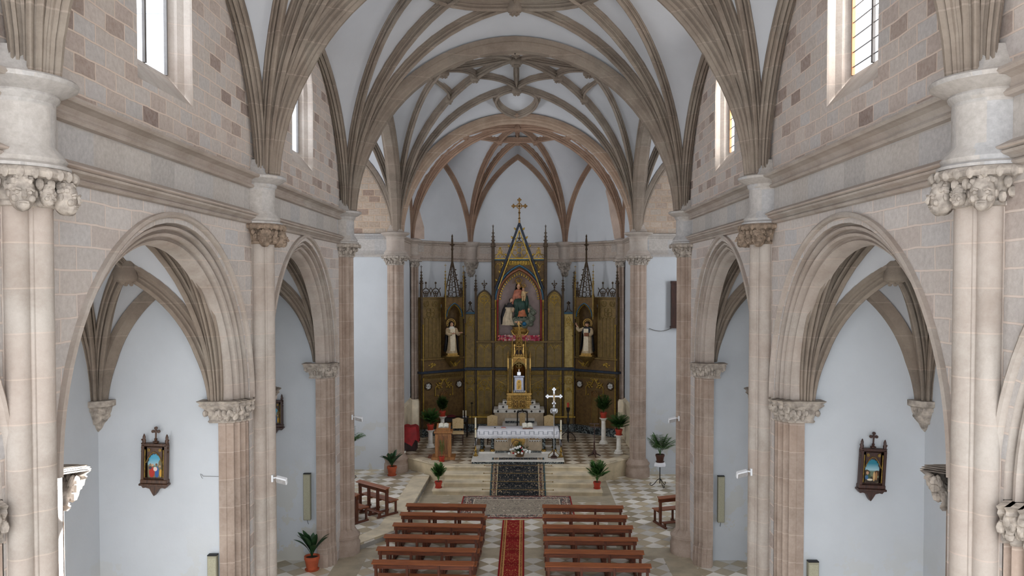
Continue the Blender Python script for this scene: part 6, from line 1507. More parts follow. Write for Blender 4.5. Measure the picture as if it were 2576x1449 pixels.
    # lower panel: two white pinwheel roundels, door with branch tracery
    for x, y in ((1077, 972), (1154.5, 966)):
        uu, zz = wc(x, y); md_ = MB(); circle(md_, uu, zz, .17, .025, .02, 20); ro = part(md_, mp, 'roundel', DKB, lowp); m = MB()
        for k in range(6):
            a = k*PI/3; m.tube([(uu+.03*cos(a), .02, zz+.03*sin(a)), (uu+.09*cos(a+.35), .03, zz+.09*sin(a+.35)), (uu+.13*cos(a+.95), .02, zz+.13*sin(a+.95))], [.022, .034, .014], 6)
        part(m, mp, 'pinwheel', plain('white_petal_stone', (206, 206, 204), .6, 0, .08, 9), ro)
    ud = U(1116); m = MB(); za_, zb2, zc2 = z(975), z(993), z(954); h = .46
    for s in (-1, 1):
        T(m, [(ud+s*h, zb2), (ud+s*h, za_)], .02, .03); T(m, [(ud+s*h, za_), (ud+s*h*.8, za_+.1), (ud+s*h*.4, za_+.1), (ud+s*.12, za_+.22), (ud, za_+.4)], .026, .03)
        m.ball((ud+s*h, .03, zb2-.02), .035, 6, 5); m.ball((ud+s*(h-.13), .03, zb2-.02), .04, 6, 5)
        for q, dz in ((.78, .16), (.5, .2), (.25, .34), (.3, .02), (.6, .0)): m.ball((ud+s*h*q, .04, za_+dz), (.05, .03, .04), 6, 4); m.ball((ud+s*(h*q+.06), .04, za_+dz+.05), .03, 6, 4)
    part(m, mp, 'branch_tracery', GT, lowp)
    m = MB(); dz0 = ZS+.02; m.box(ud-.3, ud+.3, .0, .02, z(982), z(979)); m.box(ud-.2, ud+.2, .02, .035, dz0, z(990)); dr_ = part(m, mp, 'side_door', BZ, lowp)
    m = MB(); T(m, [(ud+.17, dz0), (ud+.17, z(985)), (ud-.17, z(985)), (ud-.17, dz0)], .014, .04); T(m, ogive(ud-.15, ud+.15, z(998), .3), .014, .045); foil(m, ud, z(994), .12, .045, .014); part(m, mp, 'door_tracery', plain('door_gilding', (132, 96, 56), .45, .4, .25, 16), dr_)
# ================================================================ statues
def rings(m, rr, seg=18, folds=0.0, nf=9, cap=True):
    rows = [[(x+rx*(1+folds*sin(nf*a+z*2))*cos(a), y+ry*(1+folds*sin(nf*a+z*2))*sin(a), z) for a in [2*PI*k/seg for k in range(seg)]] for x, y, z, rx, ry in rr]
    m.grid(rows, cv=True)
    if cap: m.add(rows[0], [tuple(range(seg))]); m.add(rows[-1], [tuple(range(seg))])
    return m
def sthead(m, c, d, h):
    d = Vector(d).normalized(); rot = d.to_track_quat('Y', 'Z').to_matrix(); c = Vector(c); S = lambda x, y, z: c+rot @ Vector((x*h, y*h, z*h))
    m.ball(c, (.34*h, .4*h, .5*h), 12, 8, rot); m.ball(S(0, .16, -.3), (.2*h, .22*h, .2*h), 8, 5); m.tube([S(0, .38, .08), S(0, .48, -.1), S(0, .4, -.13)], [.04*h, .075*h, .05*h], 5)
    for s in (-1, 1): m.ball(S(s*.15, .33, .05), .06*h, 6, 4); m.tube([S(s*.05, .38, .13), S(s*.24, .3, .13)], .035*h, 4); m.ball(S(s*.34, 0, 0), (.05*h, .08*h, .12*h), 5, 4)
    m.tube([S(-.1, .35, -.24), S(.1, .35, -.24)], .035*h, 4)
    m.tube([c+Vector((0, 0, -.3*h)), c+Vector((0, .02, -.75*h))], [.2*h, .24*h], 8)
def arm(m, pts, r, h):
    """sleeved arm that ends in a hand of palm, four fingers and thumb"""
    m.tube(pts, r, 8); p = Vector(pts[-1]); d = (p-Vector(pts[-2])).normalized(); s = d.cross(Vector((0, 1, .3))); s = s.normalized() if s.length > .01 else Vector((1, 0, 0))
    m.ball(p+d*h*.25, (h*.22, h*.2, h*.26), 7, 5)
    for k in range(4): q = p+d*h*.4+s*h*(.16-.11*k); m.tube([q, q+d*h*(.3, .38, .36, .26)[k], q+d*h*(.5, .62, .58, .42)[k]+Vector((0, -.02*h, -.12*h))], h*.055, 5)
    m.tube([p+d*h*.1+s*h*.22, p+d*h*.42+s*h*.38], h*.06, 5)
FLESH = plain('painted_flesh', (206, 160, 130), .55, 0, .08, 9)
IVORY = plain('ivory_habit', (190, 168, 134), .6, 0, .2, 7)
CLOAK = plain('dark_cloak', (38, 36, 40), .6, 0, .25, 7)
HAIR = plain('dark_hair', (50, 36, 28), .7, 0, .2, 20)
def halo(t, c, r):
    m = MB(); m.tube([(c[0]+r*cos(a), c[1], c[2]+r*sin(a)) for a in [2*PI*k/28 for k in range(28)]], .028, 6, True); m.tube([(c[0]+(r-.06)*cos(a), c[1], c[2]+(r-.06)*sin(a)) for a in [2*PI*k/28 for k in range(28)]], .012, 5, True); m.build('halo', GOLD, t)
def saint(side):
    mp = M_left if side < 0 else M_right; un = wc(1133, 900)[0]; zb = wc(1133, 899)[1]+.05; base = mp(Vector((un, .1, zb)))
    lab = 'painted saint statue in ivory habit and black veil with gold halo, left niche' if side < 0 else 'painted bearded saint statue raising one arm, gold halo, in the right niche'
    t = thing('saint_statue', lab, 'statue', base, .35 if side < 0 else -.35)
    MB().bevbox(-.3, .3, -.24, .24, 0, .07, .01).bevbox(-.24, .24, -.2, .2, .07, .16, .01).build('pedestal', GOLD, t)
    z = .16; H = 1.42; hz = z+H-.13
    m = MB(); rings(m, [(0, 0, z, .26, .21), (.01, -.01, z+.1, .23, .18), (.02, -.01, z+.3, .205, .165), (.03, -.02, z+.55, .185, .15), (.02, -.01, z+.78, .17, .13), (.0, 0, z+.95, .2, .14), (0, 0, z+1.06, .205, .135), (0, 0, z+1.14, .18, .115), (0, 0, z+1.19, .085, .08)], 40, .085, 10); m.build('habit', IVORY, t, angle=75)
    m = MB(); sthead(m, (0, -.03, hz), (.45 if side < 0 else -.3, -1, -.1), .22)
    if side < 0:
        arm(m, [(.2, 0, z+1.1), (.24, -.1, z+.88), (.36, -.22, z+.92)], [.075, .06, .03], .13); arm(m, [(-.2, 0, z+1.1), (-.22, -.12, z+.88), (.0, -.24, z+.9)], [.075, .06, .03], .13)
    else:
        arm(m, [(-.2, 0, z+1.1), (-.36, -.08, z+1.02), (-.46, -.14, z+1.28)], [.075, .06, .03], .13); arm(m, [(.2, 0, z+1.1), (.24, -.12, z+.86), (.06, -.24, z+.84)], [.075, .06, .03], .13)
    m.build('body', FLESH, t, angle=75)
    m = MB()
    if side < 0:
        m.tube([(.16, 0, z+1.12), (.21, -.03, z+1.03), (.24, -.09, z+.9), (.28, -.15, z+.87), (.33, -.19, z+.89)], [.07, .085, .085, .09, .075], 12).tube([(-.16, 0, z+1.12), (-.21, -.03, z+1.03), (-.23, -.11, z+.9), (-.15, -.18, z+.86), (-.04, -.22, z+.88)], [.07, .085, .085, .09, .075], 12)
    else: m.tube([(-.16, 0, z+1.12), (-.26, -.04, z+1.06), (-.37, -.09, z+1.03), (-.41, -.11, z+1.1), (-.435, -.125, z+1.19)], [.07, .085, .085, .085, .075], 12).tube([(.16, 0, z+1.12), (.22, -.04, z+1.02), (.24, -.11, z+.89), (.18, -.18, z+.85), (.1, -.22, z+.85)], [.07, .085, .085, .09, .075], 12)
    m.build('sleeve', IVORY, t, angle=75)
    m = MB(); sc_ = MB(); sc_.grid([[(x, -.2-.02*abs(x)*5, zz) for x in (-.11, 0, .11)] for zz in (z+.1, z+.4, z+.8, z+1.12)]); sc_.build('scapular', plain('pale_scapular', (222, 208, 180), .6, 0, .12, 8), t, smooth=True)
    # open black cloak behind
    rows = []
    for zz, r_ in ((z+.1, .34), (z+.5, .29), (z+.9, .26), (z+1.12, .24), (z+1.19, .12)): rows.append([(r_*1.05*cos(a), r_*.85*sin(a)+.02, zz+.04*sin(3*a)) for a in [R(-28)+R(236)*k/16 for k in range(17)]])
    m.grid(rows); m.build('cloak', CLOAK, t, smooth=True).modifiers.new('thick', 'SOLIDIFY').thickness = .02
    if side < 0:
        m = MB(); rings(m, [(0, 0, z+1.08, .2, .15), (0, .0, z+1.17, .14, .13), (0, -.02, z+1.22, .1, .1)], 16); m.build('collar', plain('white_linen', (226, 220, 206), .7, 0, .06, 9), t)
        m = MB(); rows = []
        for zz, r_ in ((hz+.13, .02), (hz+.1, .1), (hz+.02, .125), (hz-.1, .13), (hz-.24, .18)): rows.append([(r_*cos(a), r_*sin(a)+.0, zz) for a in [R(-35)+R(250)*k/14 for k in range(15)]])
        m.grid(rows); m.build('veil', CLOAK, t, smooth=True)
    else:
        m = MB(); rings(m, [(0, 0, z+.92, .25, .2), (0, 0, z+1.08, .24, .17), (0, 0, z+1.19, .12, .11)], 18, .03, 6); m.build('shoulder_cape', plain('blue_black_cape', (40, 50, 62), .6, 0, .2, 7), t)
        m = MB(); m.ball((-.025, -.1, hz-.13), (.055, .04, .075), 8, 6); m.build('beard', HAIR, t)
        m = MB(); m.tube([(.085*cos(a), .02+.09*sin(a)-.03, hz+.085) for a in [2*PI*k/14 for k in range(14)]], .028, 6, True); m.build('hair_ring', HAIR, t)
        m = MB(); m.bevbox(-.06, .16, -.33, -.26, z+.78, z+.94, .01); m.build('book', RED2, t)
    halo(t, (0, .1, hz+.06), .2)
saint(-1); saint(1)
# group in the middle niche
def G(x, y): u, z = cc(x, y); return u, z
gz = G(1306, 840)[1]; t0 = (XM, RY-.05, gz)
ped = thing('gilt_pedestal', 'gilded pedestal under the seated statue group in the middle niche', 'pedestal', (XM+G(1308, 840)[0], RY+.2, zsh1))
hz_ = G(1306, 823)[1]-zsh1
m = MB(); m.lathe([(0, 0), (.26, 0), (.3, hz_*.35), (.26, hz_*.5), (.38, hz_*.62), (.4, hz_*.7), (.3, hz_*.8), (.36, hz_*.96), (.36, hz_), (0, hz_)], (0, 0, 0), 14, sy=.55); m.build('block', GOLD, ped)
for s in (-1, 1): MB().tube([(s*.2, -.16, hz_*.3), (s*.34, -.16, hz_*.5), (s*.4, -.14, hz_*.72), (s*.3, -.18, hz_*.8)], .04, 6).build('scroll', GOLD, ped)
gt = thing('statue_group', 'painted statue of a crowned mother and child on clouds with a kneeling friar', 'statue', (XM, RY+.2, G(1306, 823)[1]))
zb = G(1306, 823)[1]
def L2(x, y, w=0.0): u, z = G(x, y); return Vector((u, -w, z-zb))
CLD = plain('cloud_paint', (118, 124, 108), .6, 0, .25, 6)
m = MB(); rr = random.Random(12)
for x, y, r_, w in ((1300, 808, .28, .05), (1312, 800, .3, .1), (1325, 810, .24, .05), (1335, 802, .22, .0), (1340, 786, .17, .0), (1331, 792, .2, 0), (1290, 814, .18, .05), (1318, 818, .2, .1), (1334, 815, .16, .02), (1327, 772, .17, -.05), (1333, 778, .15, 0)):
    c = L2(x, y, w); m.ball(c, (r_, r_*.7, r_*.85), 10, 7)
    m.tube([(c.x+r_*(.9-.1*k*.55)*cos(k*.7), c.y-r_*.62, c.z+r_*(.75-.1*k*.45)*sin(k*.7)) for k in range(11)], .02, 5)
m.build('clouds', CLD, gt, angle=75)
# mother: skirts, torso, head, arms
m = MB(); a, b_, c, d = L2(1314, 798, .1), L2(1308, 775, .2), L2(1305, 757, .12), L2(1304, 735, 0)
rings(m, [(a.x-.05, a.y, a.z-.04, .3, .2), (a.x-.03, a.y-.04, a.z+.2, .3, .22), (b_.x, b_.y, b_.z+.02, .31, .25), (c.x+.02, c.y-.05, c.z-.08, .3, .26), (c.x, c.y+.04, c.z+.04, .24, .2), (c.x, c.y+.1, c.z+.12, .18, .15)], 30, .09, 8)
for x0, x1 in ((1296, 1299), (1300, 1303), (1316, 1310), (1319, 1314)): m.tube([L2(x0, 762, .3), L2((x0+x1)/2, 775, .4), L2(x1, 796, .26)], [.03, .05, .03], 6)
rings(m, [(L2(1323, 775).x, -.05, L2(0, 775).z, .1, .14), (L2(1323, 760).x, -.08, L2(0, 760).z, .13, .16), (L2(1322, 745).x, -.02, L2(0, 745).z, .1, .12), (L2(1316, 737).x, .02, L2(0, 737).z, .06, .08)], 16, .08, 6); m.build('mantle', plain('green_mantle', (40, 70, 60), .5, 0, .3, 6), gt, angle=75)
m = MB(); rings(m, [(c.x, c.y+.1, c.z, .22, .17), (d.x, d.y, d.z-.08, .22, .15), (d.x, d.y, d.z+.06, .21, .13), (d.x, d.y, d.z+.13, .09, .08)], 16, .05, 6)
m.tube([L2(1297, 737, 0), L2(1293, 750, .1), L2(1290, 765, .22)], [.09, .085, .075], 8); m.tube([L2(1312, 737, 0), L2(1319, 748, .1), L2(1316, 752, .22)], [.09, .085, .07], 8); m.build('tunic', plain('pink_tunic', (176, 108, 84), .5, 0, .25, 9), gt, angle=75)
m = MB(); rings(m, [(L2(1313, 796).x, -.26, L2(0, 796).z, .22, .12), (L2(1313, 780).x, -.3, L2(0, 780).z, .17, .12), (L2(1312, 770).x, -.28, L2(0, 770).z, .12, .1)], 14, .08, 6); m.build('skirt', plain('orange_drapery', (186, 110, 72), .5, 0, .25, 9), gt)
m = MB(); sthead(m, L2(1305, 721, .03), (-.15, -1, -.15), .27); arm(m, [L2(1290, 764, .22), L2(1289, 768, .25)], [.04, .03], .1); arm(m, [L2(1317, 751, .2), L2(1320, 748, .24)], [.04, .03], .1); m.build('body', FLESH, gt, angle=75)
m = MB(); rows = []
hc = L2(1305, 721, 0)
for zz, r_ in ((.16, .03), (.12, .12), (.0, .15), (-.14, .17), (-.3, .24)): rows.append([(hc.x+r_*cos(q), .02+r_*.8*sin(q), hc.z+zz) for q in [R(-30)+R(240)*k/14 for k in range(15)]])
m.grid(rows); m.build('hair', HAIR, gt, smooth=True)
def crown(c, s, par):
    m = MB(); m.lathe([(.13*s, 0), (.15*s, .1*s), (.13*s, .12*s)], c, 14)
    for k in range(8): q = k*PI/4; m.tube([(c[0]+.14*s*cos(q), c[1]+.14*s*sin(q), c[2]+.1*s), (c[0]+.2*s*cos(q), c[1]+.2*s*sin(q), c[2]+.26*s), (c[0]+.02*s*cos(q), c[1]+.02*s*sin(q), c[2]+.36*s)], .022*s, 5)
    for k in range(15): q = PI*(k-1)/12; m.tube([(c[0]+.2*s*cos(q), c[1]+.05, c[2]+.14*s+.2*s*sin(q)), (c[0]+.36*s*cos(q), c[1]+.05, c[2]+.14*s+.34*s*sin(q))], [.01*s, .005*s], 4); m.ball((c[0]+.37*s*cos(q), c[1]+.05, c[2]+.14*s+.35*s*sin(q)), .02*s, 5, 4)
    m.build('crown', GOLD, par)
h_ = L2(1305, 715, 0); crown((h_.x, h_.y, h_.z), .8, gt)
ch = L2(1317, 728, .22); m = MB(); sthead(m, ch, (-.1, -1, 0), .17); m.build('child_head', FLESH, gt)
m = MB(); q1, q2_ = L2(1317, 745, .22), L2(1317, 733, .22); rings(m, [(q1.x, q1.y, q1.z, .12, .09), (q2_.x, q2_.y, q2_.z-.02, .1, .08), (q2_.x, q2_.y, q2_.z+.03, .05, .05)], 12, .04, 6); m.tube([q1+Vector((-.04, 0, 0)), L2(1315, 751, .32), L2(1314, 757, .32)], [.05, .045, .03], 6); m.tube([q1+Vector((.05, 0, 0)), L2(1320, 751, .3), L2(1319, 757, .3)], [.05, .045, .03], 6); m.tube([L2(1321, 735, .22), L2(1326, 737, .26), L2(1328, 734, .3)], [.04, .03, .025], 6); m.build('child', plain('child_tunic', (190, 160, 116), .5, 0, .2, 9), gt)
h_ = L2(1317, 724.5, .22); crown((h_.x, h_.y, h_.z), .5, gt)
# kneeling friar
p0, p1, p2, p3 = L2(1279, 818, .12), L2(1277, 800, .12), L2(1280, 780, .12), L2(1283, 766, .12)
m = MB(); rings(m, [(p0.x, p0.y, p0.z, .3, .2), (p1.x, p1.y, p1.z, .22, .18), (p2.x, p2.y, p2.z, .19, .16), (p3.x, p3.y, p3.z, .2, .14), (p3.x+.03, p3.y, p3.z+.08, .08, .08)], 28, .09, 9); m.tube([L2(1288, 770, .15), L2(1291, 778, .25), L2(1290, 783, .32)], [.09, .085, .07], 8); m.build('habit', plain('cream_habit', (204, 186, 158), .6, 0, .18, 7), gt, label='cream habit of the kneeling friar')
m = MB(); rows = []
for (x, y), r_ in (((1275, 816), .28), ((1272, 796), .24), ((1276, 778), .23), ((1281, 765), .2)): q = L2(x, y, .06); rows.append([(q.x+r_*cos(R(80)+R(210)*k/12), q.y+r_*.9*sin(R(80)+R(210)*k/12)*-1+.05, q.z) for k in range(13)])
m.grid(rows); q = L2(1284, 764, .12); rings(m, [(q.x, q.y, q.z-.16, .27, .21), (q.x, q.y, q.z-.06, .24, .19), (q.x+.01, q.y, q.z+.05, .1, .1)], 18, .04, 6); m.build('cape', CLOAK, gt, smooth=True)
m = MB(); sthead(m, L2(1287, 757, .16), (.9, -.5, .25), .23); arm(m, [L2(1290, 783, .32), L2(1292, 779, .34)], [.04, .03], .1); m.build('friar_body', FLESH, gt, angle=75)
m = MB(); q = L2(1285.6, 755.6, .13); m.ball((q.x, q.y+.02, q.z), (.095, .1, .1), 10, 7); q = L2(1288.5, 761, .2); m.ball(q, (.06, .06, .07), 7, 5); m.build('friar_hair', HAIR, gt)
m = MB(); m.ball(L2(1319, 815, .32), .1, 14, 10); m.build('globe', plain('blue_globe', (40, 110, 150), .15, .1, .2, 5), gt)
m = MB(); sthead(m, L2(1304, 811, .3), (0, -1, 0), .16)
for s in (-1, 1): q = L2(1304+s*5, 810, .28); m.ball(q, (.1, .02, .04), 8, 5)
m.build('cherub_head', FLESH, gt)
m = MB(); sthead(m, L2(1330, 779, .2), (.3, -1, 0), .16); m.build('cherub_head', FLESH, gt)
# row of pink flowers in front of the group
q0_, q1_ = cc(1254, 852), cc(1360, 852); gl = thing('flower_garland', 'row of pink and white flowers along the shelf below the statue group', 'flowers', (XM, RY-.02, zsh1))
m = MB(); r = random.Random(9)
for k in range(160): p = Vector((r.uniform(q0_[0], q1_[0]), r.uniform(-.14, .05), r.uniform(.02, .2))); leaflet(m, p, (r.uniform(-1, 1), -.6, r.uniform(-.3, 1)), (0, 0, 1), .1, .05)
m.build('greenery', LEAFD, gl)
FC = [plain('pink_petals', (206, 110, 130), .7, 0, .15, 20), plain('rose_petals', (184, 44, 74), .7, 0, .15, 20), plain('pale_pink_petals', (226, 186, 184), .7, 0, .1, 20), plain('salmon_petals', (214, 140, 118), .7, 0, .1, 20)]
for k in range(84):
    u = q0_[0]+.03+(q1_[0]-q0_[0]-.06)*((k % 28)+.5*(k//28 % 2)+r.uniform(-.2, .2))/28; zz = .05+.085*(k//28)+r.uniform(-.02, .02); p = Vector((u, -.16+r.uniform(-.03, .03), zz)); m = MB()
    for j in range(5): m.ball(p+Vector((.026*cos(j*1.257), 0, .026*sin(j*1.257))), (.024, .016, .024), 5, 4)
    m.ball(p+Vector((0, -.015, 0)), .014, 5, 4); m.build('flower', r.choice(FC), gl)
# ================================================================ high altar below the altarpiece
YF = 35.5; hp = lambda x, y: P(x, y, Y=YF)
xa, xb = hp(1241.5, 1036).x, hp(1369.5, 1036).x; zt = hp(1306, 1031).z; xm2 = (xa+xb)/2; hw2 = (xb-xa)/2
ha = thing('high_altar', 'stepped marble high altar with black cross inlays below the gilded tower', 'altar', (xm2, YF, ZS)); h = zt-ZS
MB().bevbox(-hw2+.04, hw2-.04, .03, 1.05, 0, h-.14, .006).build('body', CREAM, ha); MB().bevbox(-hw2, hw2, 0, 1.05, h-.14, h, .008).build('top_slab', MARB, ha)
def inlay(x, z, y, par):
    m = MB()
    for a in range(4): m.disc((x+.028*cos(a*PI/2), z+.028*sin(a*PI/2)), .024, y-.004, y+.002, 8)
    m.disc((x, z), .02, y-.004, y+.002, 8); m.build('cross_inlay', BLACKW, par)
for k in range(6): inlay(-hw2+.2+(2*hw2-.4)*k/5, h-.07, 0, ha)
for s in (-1, 1):
    for x0, x1, y0, hh, hb in ((hp(1252, 0).x, hp(1277.5, 0).x, .25, hp(0, 1021.5).z-zt, 0.0), (hp(1263, 0).x, hp(1277.5, 0).x, .5, hp(0, 1012.5).z-zt, 0.0)):
        a, c = x0-xm2, x1-xm2
        if s > 0: a, c = -c, -a
        o = MB().bevbox(a, c, y0, 1.05, h+hb, h+hb+hh, .008).build('step', MARB, ha); inlay((a+c)/2, h+hh-.08, y0, o)
st_ = thing('altar_bench_steps', 'low dark marble steps with pale tops in front of the high altar', 'steps', (xm2, 34.75, ZS))
x0, x1 = P(1265, 1070, Y=34.8).x-xm2, P(1350, 1070, Y=34.8).x-xm2; zA = P(1300, 1066, Y=34.8).z-ZS; zB = P(1300, 1055, Y=35.1).z-ZS
MB().bevbox(x0, x1, -.2, .74, 0, zA-.04, .005).build('lower_riser', DMARB, st_); MB().bevbox(x0-.02, x1+.02, -.22, .74, zA-.04, zA, .005).build('lower_tread', MARB, st_)
MB().bevbox(x0+.1, x1-.1, .2, .74, zA, zB-.04, .005).build('upper_riser', DMARB, st_); MB().bevbox(x0+.08, x1-.08, .18, .74, zB-.04, zB, .005).build('upper_tread', MARB, st_)
# gilded tower with the silver tabernacle
YT = 35.75; tp = lambda x, y: P(x, y, Y=YT); xt = tp(1305.5, 950).x; zt0 = zt
tw = thing('tabernacle_tower', 'bright gilded openwork tower with spire on the high altar, holding the tabernacle', 'tabernacle', (xt, YT, zt0))
def tz(y): return tp(1305, y).z-zt0
def tu(x): return tp(x, 950).x-xt
z1 = tz(992); b0, b1 = tu(1275.5), tu(1336)
MB().bevbox(b0, b1, .06, .72, .004, z1-.04, .01).bevbox(b0-.03, b1+.03, .02, .75, z1-.04, z1+.05, .015).build('base_block', GOLD, tw)
fp = MB().bevbox(tu(1287), tu(1324.5), -.02, .06, 0, z1-.06, .01).build('front_panel', GB, tw)
dark = plain('dark_inlay', (56, 34, 26), .6, 0, .2, 9)
m = MB(); zq = z1*.66; m.box(tu(1289), tu(1322.5), -.03, -.018, zq+.02, z1-.1); m.build('recess', dark, fp)
for a, c in ((1289, 1305), (1306.5, 1322.5)): MB().box(tu(a), tu(c), -.03, -.018, .07, zq-.05).build('recess', dark, fp)
m = MB()
for k in range(4): foil(m, tu(1291.5+9.3*k), (zq+z1)/2-.04, .13, -.035, .02)
for x in (1297, 1314.5): foil(m, tu(x), (zq)/2+.01, .2, -.035, .024, 6, 0); circle(m, tu(x), zq/2+.01, .045, .016, -.035, 10)
m.build('quatrefoil', GOLD, fp)
for s in (-1, 1):
    for zz in (z1*.3, z1*.72): m = MB(); foil(m, s*(b1-.1), zz, .13, .05, .02); m.build('side_tracery', GOLD, tw)
z2 = tz(930); z3 = tz(902)
for x in (1278, 1289, 1323, 1334):
    u = tu(x); y0 = .1 if 1280 < x < 1330 else .28
    m = MB(); m.lathe([(.05, z1+.05), (.05, z1+.12), (.03, z1+.15), (.028, z2-.06), (.05, z2-.02), (.055, z2+.03)], (u, y0, 0), 10); m.build('column', GOLD, tw)
    m = MB(); m.bevbox(u-.035, u+.035, y0-.035, y0+.035, z2, z3, .008); zz = z3+(.62 if 1280 < x < 1330 else .35); m.lathe([(.05, z3), (.02, z3+(zz-z3)*.6), (.03, z3+(zz-z3)*.62), (.0, zz)], (u, y0, 0), 8)
    for k in range(3): m.ball((u-.04, y0, z3+.08*k+.04), .016, 5, 4); m.ball((u+.04, y0, z3+.08*k+.04), .016, 5, 4)
    m.build('pinnacle', GOLD, tw)
for s in (-1, 1): MB().bevbox(min(s*tu(1323)*-1 if False else s*.33, s*.5), max(s*.33, s*.5), .4, .62, z1+.05, z3, .01).build('side_pier', GP, tw)
ue = tu(1322); m = MB(); rows = []
for zz, e in ((z1+.05, 1), (z2, 1), (z2+.2, .72), (z2+.3, .3)): rows.append([(ue*e*cos(PI*k/12), .2+.5*sin(PI*k/12), zz) for k in range(13)])
m.grid(rows); m.build('niche', plain('gilt_niche', (150, 104, 48), .35, .6, .25, 8), tw)
og = ogive(-ue, ue, z2+.02, .3, 10); m = MB(); rim = [(max(-ue-.02, min(ue+.02, a*1.8)), z3) for a, b_ in og]
for (a, b_), (c, d_) in zip(zip(og, rim), zip(og[1:], rim[1:])): m.add([(a[0], .1, a[1]), (c[0], .1, c[1]), (d_[0], .1, d_[1]), (b_[0], .1, b_[1]), (a[0], .2, a[1]), (c[0], .2, c[1])], [(0, 1, 2, 3), (0, 4, 5, 1)])
cnp = m.build('canopy', plain('canopy_gilding', (150, 112, 54), .4, .6, .25, 14), tw); m = MB(); T(m, og, .025, .08); foil(m, 0, z2+.22, .16, .08, .018); T(m, [(-ue, z2+.2), (-.1, z2+.4), (0, z3+.02)], .02, .08); T(m, [(ue, z2+.2), (.1, z2+.4), (0, z3+.02)], .02, .08); m.build('canopy_tracery', GB, cnp)
MB().bevbox(-ue-.02, ue+.02, .08, .6, z3, z3+.05, .01).build('cornice', GOLD, tw); m = MB()
for k in range(5):
    u = -ue+.08+(2*ue-.16)*k/4; m.ball((u, .1, z3+.14), (.05, .025, .06), 7, 5); T(m, ogive(u-.07, u+.07, z3+.05, .08), .014, .1)
m.build('cresting', GOLD, tw)
zl0, zl1 = z3+.05, tz(872); lw = tu(1319)-.0; m = MB()
m.bevbox(-.24, .24, .16, .56, zl0, zl0+.08, .01)
for s in (-1, 1): m.bevbox(s*.2-.035, s*.2+.035, .14, .2, zl0, zl1+.1, .008)
m.tube([(-.2, .15, zl1-.05), (0, .15, zl1+.28), (.2, .15, zl1-.05)], .03, 6); m.bevbox(-.2, .2, .5, .56, zl0, zl1, .01); T(m, ogive(-.16, 0, zl1-.3, .2), .018, .16); T(m, ogive(0, .16, zl1-.3, .2), .018, .16); T(m, [(0, zl0+.08), (0, zl1-.2)], .018, .16); foil(m, 0, zl1-.02, .13, .16, .016); m.build('lantern', GOLD, tw)
MB().box(-.18, .18, .22, .5, zl0+.08, zl1-.05).build('lantern_core', dark, tw)
for s in (-1, 1): MB().lathe([(.03, zl0), (.03, zl1), (.045, zl1+.03), (.015, zl1+.3), (.0, zl1+.42)], (s*.3, .2, 0), 8).build('lantern_pinnacle', GOLD, tw)
zs0, zs1 = zl1+.12, tz(824); m = MB()
for k in range(8):
    a = k*PI/4; m.tube([(.15*cos(a), .34+.15*sin(a), zs0), (.02*cos(a), .34+.02*sin(a), zs1)], .02, 5)
for k in range(5): e = k/5; zz = zs0+(zs1-zs0)*e; m.tube([(.15*(1-e)*cos(a), .34+.15*(1-e)*sin(a), zz) for a in [2*PI*j/10 for j in range(10)]], .018, 5, True); m.ball((-.16*(1-e)-.03, .3, zz), .025, 5, 4); m.ball((.16*(1-e)+.03, .3, zz), .025, 5, 4)
m.build('spire', GOLD, tw); zz = zs1; m = MB(); m.box(-.016, .016, .325, .355, zz-.02, zz+.26); m.box(-.08, .08, .325, .355, zz+.13, zz+.16); m.ball((0, .34, zz), .035, 6, 5); m.build('cross', GOLD, tw)
# silver tabernacle
tn = thing('silver_tabernacle', 'silver tabernacle with a small gold arched door inside the gilded tower', 'tabernacle', (xt, YT+.12, zt0+z1+.052)); hh = tz(946)-z1-.05
MB().bevbox(-.3, .3, -.02, .3, 0, .1, .02).build('foot', SILVER, tn); m = MB()
for k in range(7): m.ball((-.27+.09*k, -.03, .06), (.05, .03, .05), 7, 5)
m.build('leaf_border', SILVER, tn)
MB().bevbox(-.2, .2, .02, .3, .1, hh-.08, .01).bevbox(-.25, .25, -.02, .32, hh-.08, hh, .015).build('case', plain('silver_case', (150, 152, 166), .3, .7, .15, 9), tn)
for s in (-1, 1): MB().lathe([(.028, .1), (.02, .14), (.02, hh-.12), (.03, hh-.08)], (s*.22, .0, 0), 8).build('colonnette', SILVER, tn)
m = MB(); m.xprism([(-.11, .14)]+ogive(-.11, .11, hh-.3, .12)[::-1]+[(.11, .14)], -.005, .03); dd = m.build('door', GOLD, tn); m = MB(); m.ball((0, -.01, hh-.28), .035, 6, 5); m.tube([(0, -.012, hh-.32), (.01, -.014, .34), (-.02, -.01, .2)], [.03, .04, .03], 6); m.tube([(-.05, -.01, .42), (.05, -.01, .38)], .016, 5); m.build('relief_figure', GOLD, dd)
MB().bevbox(-.09, .09, .03, .2, hh, hh+.17, .012).box(-.012, .012, .06, .09, hh+.17, hh+.28).build('top_block', SILVER, tn)
# ================================================================ light and camera
sc = bpy.context.scene
w = bpy.data.worlds.new('daylight'); sc.world = w; w.use_nodes = True
bg = w.node_tree.nodes['Background']; bg.inputs[0].default_value = (.93, .965, 1.0, 1); bg.inputs[1].default_value = 3.0
def area(name, loc, rot, sx, sy, power, col=(1, 1, 1)):
    l = bpy.data.lights.new(name, 'AREA'); l.shape = 'RECTANGLE'; l.size = sx; l.size_y = sy; l.energy = power; l.color = col
    o = bpy.data.objects.new(name, l); C.objects.link(o); o.location = loc; o.rotation_euler = rot; return o
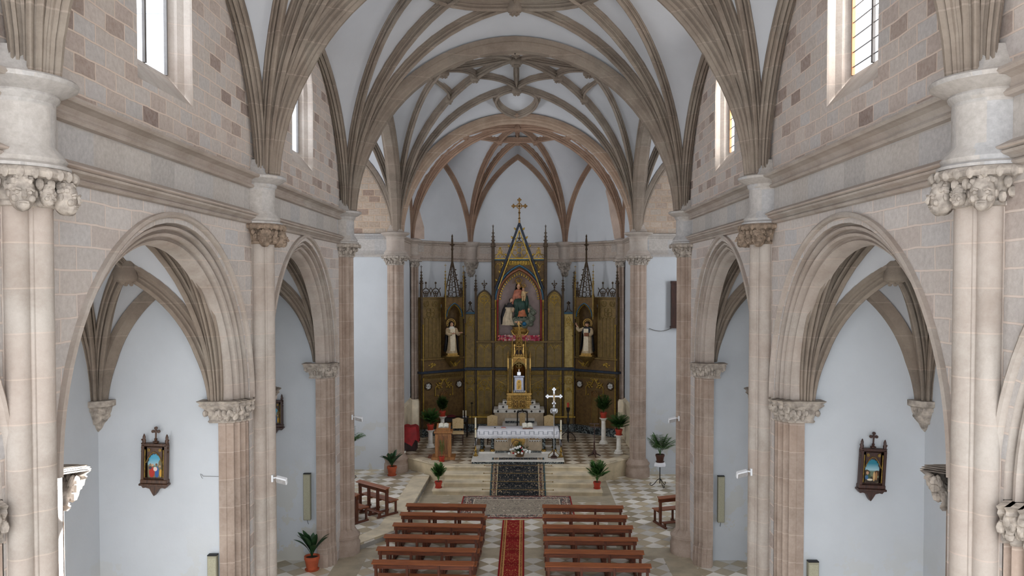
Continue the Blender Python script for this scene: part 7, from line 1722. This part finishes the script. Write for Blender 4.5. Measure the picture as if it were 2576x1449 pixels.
# daylight at the clerestory windows, just outside the panes
for s_, col, pw in ((-1, (.86, .92, 1.0), 50), (1, (1.0, .95, .88), 200)):
    X = XC+s_*(XW+.9)
    for (yc_,) in WIN: area('window_daylight', (X, yc_+.06, 11.8), (0, -s_*-PI/2 if False else (PI/2 if s_ > 0 else -PI/2), 0), 2.3, 1.0, pw*.55, col)
    area('chapel_daylight', (XC+s_*7.62, 10.5, 3.3), (PI/2*0, (PI/2 if s_ > 0 else -PI/2), 0), 3.6, 2.0, 70 if s_ < 0 else 12, (1, .99, .96))
# daylight at the tall transept end windows
area('transept_daylight', (XC-10.9, 26.5, 8.2), (0, -R(90), R(28)), 5.6, 1.7, 190, (.97, .98, 1.0))
area('transept_daylight', (XC+10.9, 26.5, 8.2), (0, R(90), -R(28)), 5.6, 1.7, 140, (.95, .97, 1.0))
for s_ in (-1, 1): area('apse_fill_light', (XC+s_*5.25, 31.85, 10.75), (0, R(90)*s_, -s_*R(35)), 1.6, 1.1, 130 if s_ < 0 else 95, (.98, .98, 1.0))  # fill lamps added outside the made-up side openings, to brighten the apse
# a shaft of sun through the right clerestory window
for k in range(6):
    l = bpy.data.lights.new('sunbeam', 'SPOT'); l.energy = 60000; l.spot_size = R(3.0); l.spot_blend = .3; l.shadow_soft_size = .02
    o = bpy.data.objects.new('sunbeam', l); C.objects.link(o); o.location = (XC+XW+.1, 11.3, 11.6); d = Vector((XC-XW-.1, 8.74, 5.2-.72*k))-o.location; o.rotation_euler = d.to_track_quat('-Z', 'Y').to_euler()
cam = bpy.data.cameras.new('camera'); co = bpy.data.objects.new('camera', cam); C.objects.link(co)
cam.sensor_width = 36; cam.lens = F/2576*36; cam.shift_x = (1288-PX)/2576; cam.shift_y = (PY-724.5)/2576
cam.clip_start = .05; cam.clip_end = 200
co.location = (0, 0, CH); co.rotation_euler = (PI/2-PIT, 0, 0)
sc.camera = co
sc.view_settings.view_transform = 'Standard'; sc.view_settings.look = 'None'; sc.view_settings.gamma = 1; sc.view_settings.use_curve_mapping = False
sc.view_settings.exposure = 0.7
sc.cycles.adaptive_threshold = .05
sc.cycles.max_bounces = 6; sc.cycles.diffuse_bounces = 4; sc.cycles.glossy_bounces = 3; sc.cycles.transparent_max_bounces = 8
